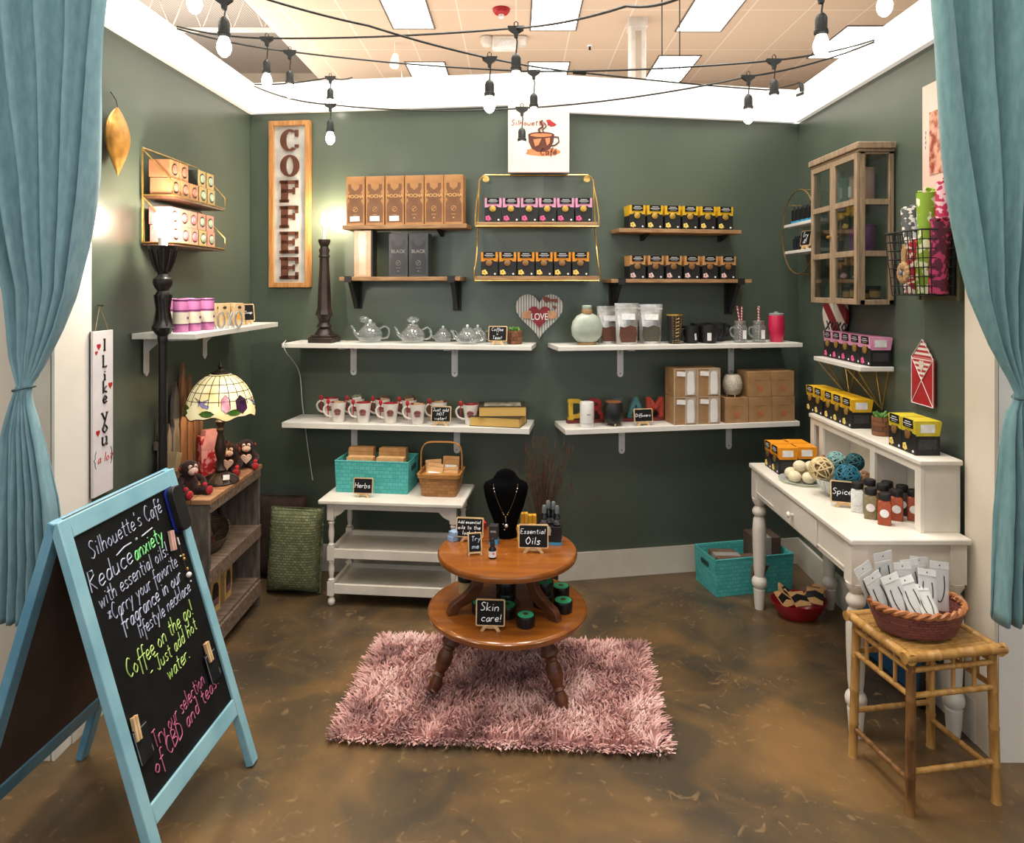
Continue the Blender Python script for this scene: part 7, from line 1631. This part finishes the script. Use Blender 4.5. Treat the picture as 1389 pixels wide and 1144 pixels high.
# ================================================================ A-frame chalkboard
AF = thing('a_frame_chalkboard', 'pale blue A-frame chalkboard sign standing open at the left front', 'chalkboard', (-1.215, 2.145, 0), math.radians(87))
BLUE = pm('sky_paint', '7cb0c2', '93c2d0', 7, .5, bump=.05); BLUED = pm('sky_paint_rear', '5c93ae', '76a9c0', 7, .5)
aw, al = .572, 1.045; tilt = math.atan(.30/1.0)
def panel(sign, mat):
    M = Matrix.Translation((0, sign*.300, 0)) @ Matrix.Rotation(sign*tilt, 4, 'X')
    return M
for sign, nm in ((-1, 'front'), (1, 'rear')):
    # leaning plane: local z up the slope; front panel at negative y leaning back to the ridge
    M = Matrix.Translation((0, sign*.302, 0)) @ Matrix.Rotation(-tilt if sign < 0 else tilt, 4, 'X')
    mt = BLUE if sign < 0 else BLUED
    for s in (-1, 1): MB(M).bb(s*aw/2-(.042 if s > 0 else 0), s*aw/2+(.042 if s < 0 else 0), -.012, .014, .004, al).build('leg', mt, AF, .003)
    MB(M).bb(-aw/2+.042, aw/2-.042, -.012, .014, al-.055, al).build('top_rail', mt, AF, .003)
    MB(M).bb(-aw/2+.042, aw/2-.042, -.012, .014, .185, .240).build('bottom_rail', mt, AF, .003)
    f0, f1 = (-.004, .006) if sign < 0 else (-.006, .004)
    MB(M).bb(-aw/2+.038, aw/2-.038, f0, f1, .236, al-.050).build('slate' if sign < 0 else 'back_board', [CHALKB] if sign < 0 else pm('hardboard_brown', '4b3a30', '5a473b', 5, .8), AF)
    if sign < 0: MF = M
MB().bb(-aw/2+.04, aw/2-.04, -.004, .004, .992, 1.002).build('hinge_strip', pm('hinge_dark', '3c3a30', '4c4a3e', 20, .5, metal=.4), AF)
# chain between the legs
ch = MB()
for k in range(26):
    u = k/25; ch.sph((aw/2-.03, -.235+.47*u, .185-.06*4*u*(1-u)), .0045, (1,1.4,1), 6, 4)
ch.build('chain', pm('chain_metal', '8f8b80', 'a8a498', 20, .3, metal=.8), AF)
iw = aw-.084; u0 = -iw/2; zt = al-.055; zh = zt-.24
def line(txt, u, v, size, mat, th=.0026, rise=.0, maxw=None):
    q = MB(MF @ Matrix.Translation((u0+u*iw, -.0058, zt-v*zh)) @ Matrix.Rotation(-rise, 4, 'Y')); tw = twidth(txt)*size/10
    sx = min(1, (maxw or .96-u)*iw/tw); q.M = q.M @ Matrix.Diagonal((sx,1,1,1)); write(q, txt, 0, 0, size, th, 0, .12, jit=.3); q.build('lettering', mat, AF)
WC, GC, YC, PC = pm('chalk_white_pen', 'a4abc6', 'c4cadc', 60, .9, emit=.12), pm('chalk_green_pen', '7ee08a', '9af0a0', 60, .9, emit=.12), pm('chalk_lime_pen', 'b4d872', 'cae68c', 60, .9, emit=.1), pm('chalk_pink_pen', 'b05a80', 'c87098', 60, .9, emit=.08)
line("Silhouette's Caf\u00e9", .10, .105, .048, WC, .0017, .05, .74)
q = MB(MF @ Matrix.Translation((u0+.30*iw, -.0058, zt-.135*zh)))
q.tube([(0,0,-.006),(.04,0,.004),(.075,0,.004)], .0022, 4).tube([(.10,0,.006),(.104,0,.006)], .004, 5).tube([(.13,0,.004),(.19,0,.010)], .0022, 4); q.build('underline', WC, AF)
line('Reduce', .03, .215, .056, WC, .0019, .05, .40); line('anxiety', .45, .205, .050, GC, .0024, .05, .32)
line('with essential oils!', .06, .285, .044, WC, .0017, .05, .72)
line('*Carry your favorite', .10, .352, .044, WC, .0017, .05, .74); line('fragrance in our', .18, .415, .046, WC, .0021, .05, .66); line('lifestyle necklace', .30, .478, .042, WC, .0017, .05, .60)
line('Coffee on the go!', .12, .575, .050, YC, .0019, .05, .74); line('- Just add hot', .30, .635, .042, YC, .0017, .05, .55); line('water.', .44, .70, .044, YC, .0017, .05, .26)
line('Try our selection', .17, .865, .046, PC, .0018, .08, .60); line('of CBD and teas.', .12, .94, .046, PC, .0018, .10, .80)
# things clipped to the board
def onA(u, v): return AF.matrix_basis @ MF @ Vector((u0+u*iw, -.0075, zt-v*zh))
bpy.context.view_layer.update()
def clip(name, label, cat, u, v, group=None):
    t = thing(name, label, cat, onA(u, v), 0, group); t.rotation_euler = (AF.matrix_basis.to_3x3() @ MF.to_3x3()).to_euler(); return t
t = clip('board_eraser', 'black eraser with blue back stuck at the top right of the chalkboard', 'eraser', .965, .10)
MB().prism(rect(.060, .150, .022), -.030, -.006).build('felt', BLACK, t, .003); MB().prism(rect(.062, .150, .022, -.003, 0), -.006, -.0005).build('backing', pm('navy_blue', '1a2a8a', '24369c', 10, .4), t)
def peg(label, u, v, mat, rz=0):
    t = clip('clothespin', label, 'clothespin', u, v); t.rotation_euler.rotate_axis('Y', rz)
    for s in (-1, 1): MB().bb(s*.006-.0045, s*.006+.0045, -.012, -.001, -.032, .032).build('jaw', mat, t, .001)
    MB().cyl((-.009,-.007,-.006), (.009,-.007,-.006), .003, None, 8).build('spring', pm('chain_metal', '', ''), t)
peg('pink clothespin just below the eraser', .83, .215, pm('pink_peg', 'c9988e', 'dcb0a6', 20, .6), .2)
peg('wooden clothespin holding a pouch at the lower left of the slate', .045, .735, PALEW, .1); peg('wooden clothespin holding a pouch at the lower right of the slate', .87, .735, PALEW, 0)
for u, v, lb in ((.07, .80, 'small dark clear pouch clipped at the lower left of the slate'), (.875, .80, 'small dark clear pouch clipped at the lower right of the slate')):
    t = clip('sample_pouch', lb, 'pouch', u, v)
    MB().prism(rect(.062, .095, .004), -.0065, -.001).build('pouch', pm('smoky_pouch', '16171a', '22252a', 20, .15), t)
    e = MB(); e.bb(-.030, -.028, -.0072, -.0062, -.045, .045).bb(.027, .029, -.0072, -.0062, -.04, -.02).bb(-.030, .030, -.0072, -.0062, .040, .0425); e.build('sealed_edge', pm('film_edge', '6f7478', '8d9296', 60, .25), t)
t = clip('bead_charm', 'beaded charm bracelet hanging down the right side of the slate', 'charm', .90, .33)
b = MB(); b.tube([(0,-.002,.09), (.002,-.003,.05), (.0,-.003,0), (.003,-.003,-.06)], .0012, 4); b.build('cord', pm('waxed_cord', '', ''), t)
b = MB(); b.sph((.002,-.005,-.045), .009).tube([(0,-.004,.085),(0,-.004,.060)], .003, 6).sph((-.012,-.004,.025), .003).sph((.004,-.004,-.068), .003); b.build('pearl_beads', PAPER, t)
b = MB(); b.sph((.0,-.005,.022), .006).sph((.0,-.005,.010), .006).sph((.003,-.005,-.025), .005); b.build('gold_beads', GOLD, t)
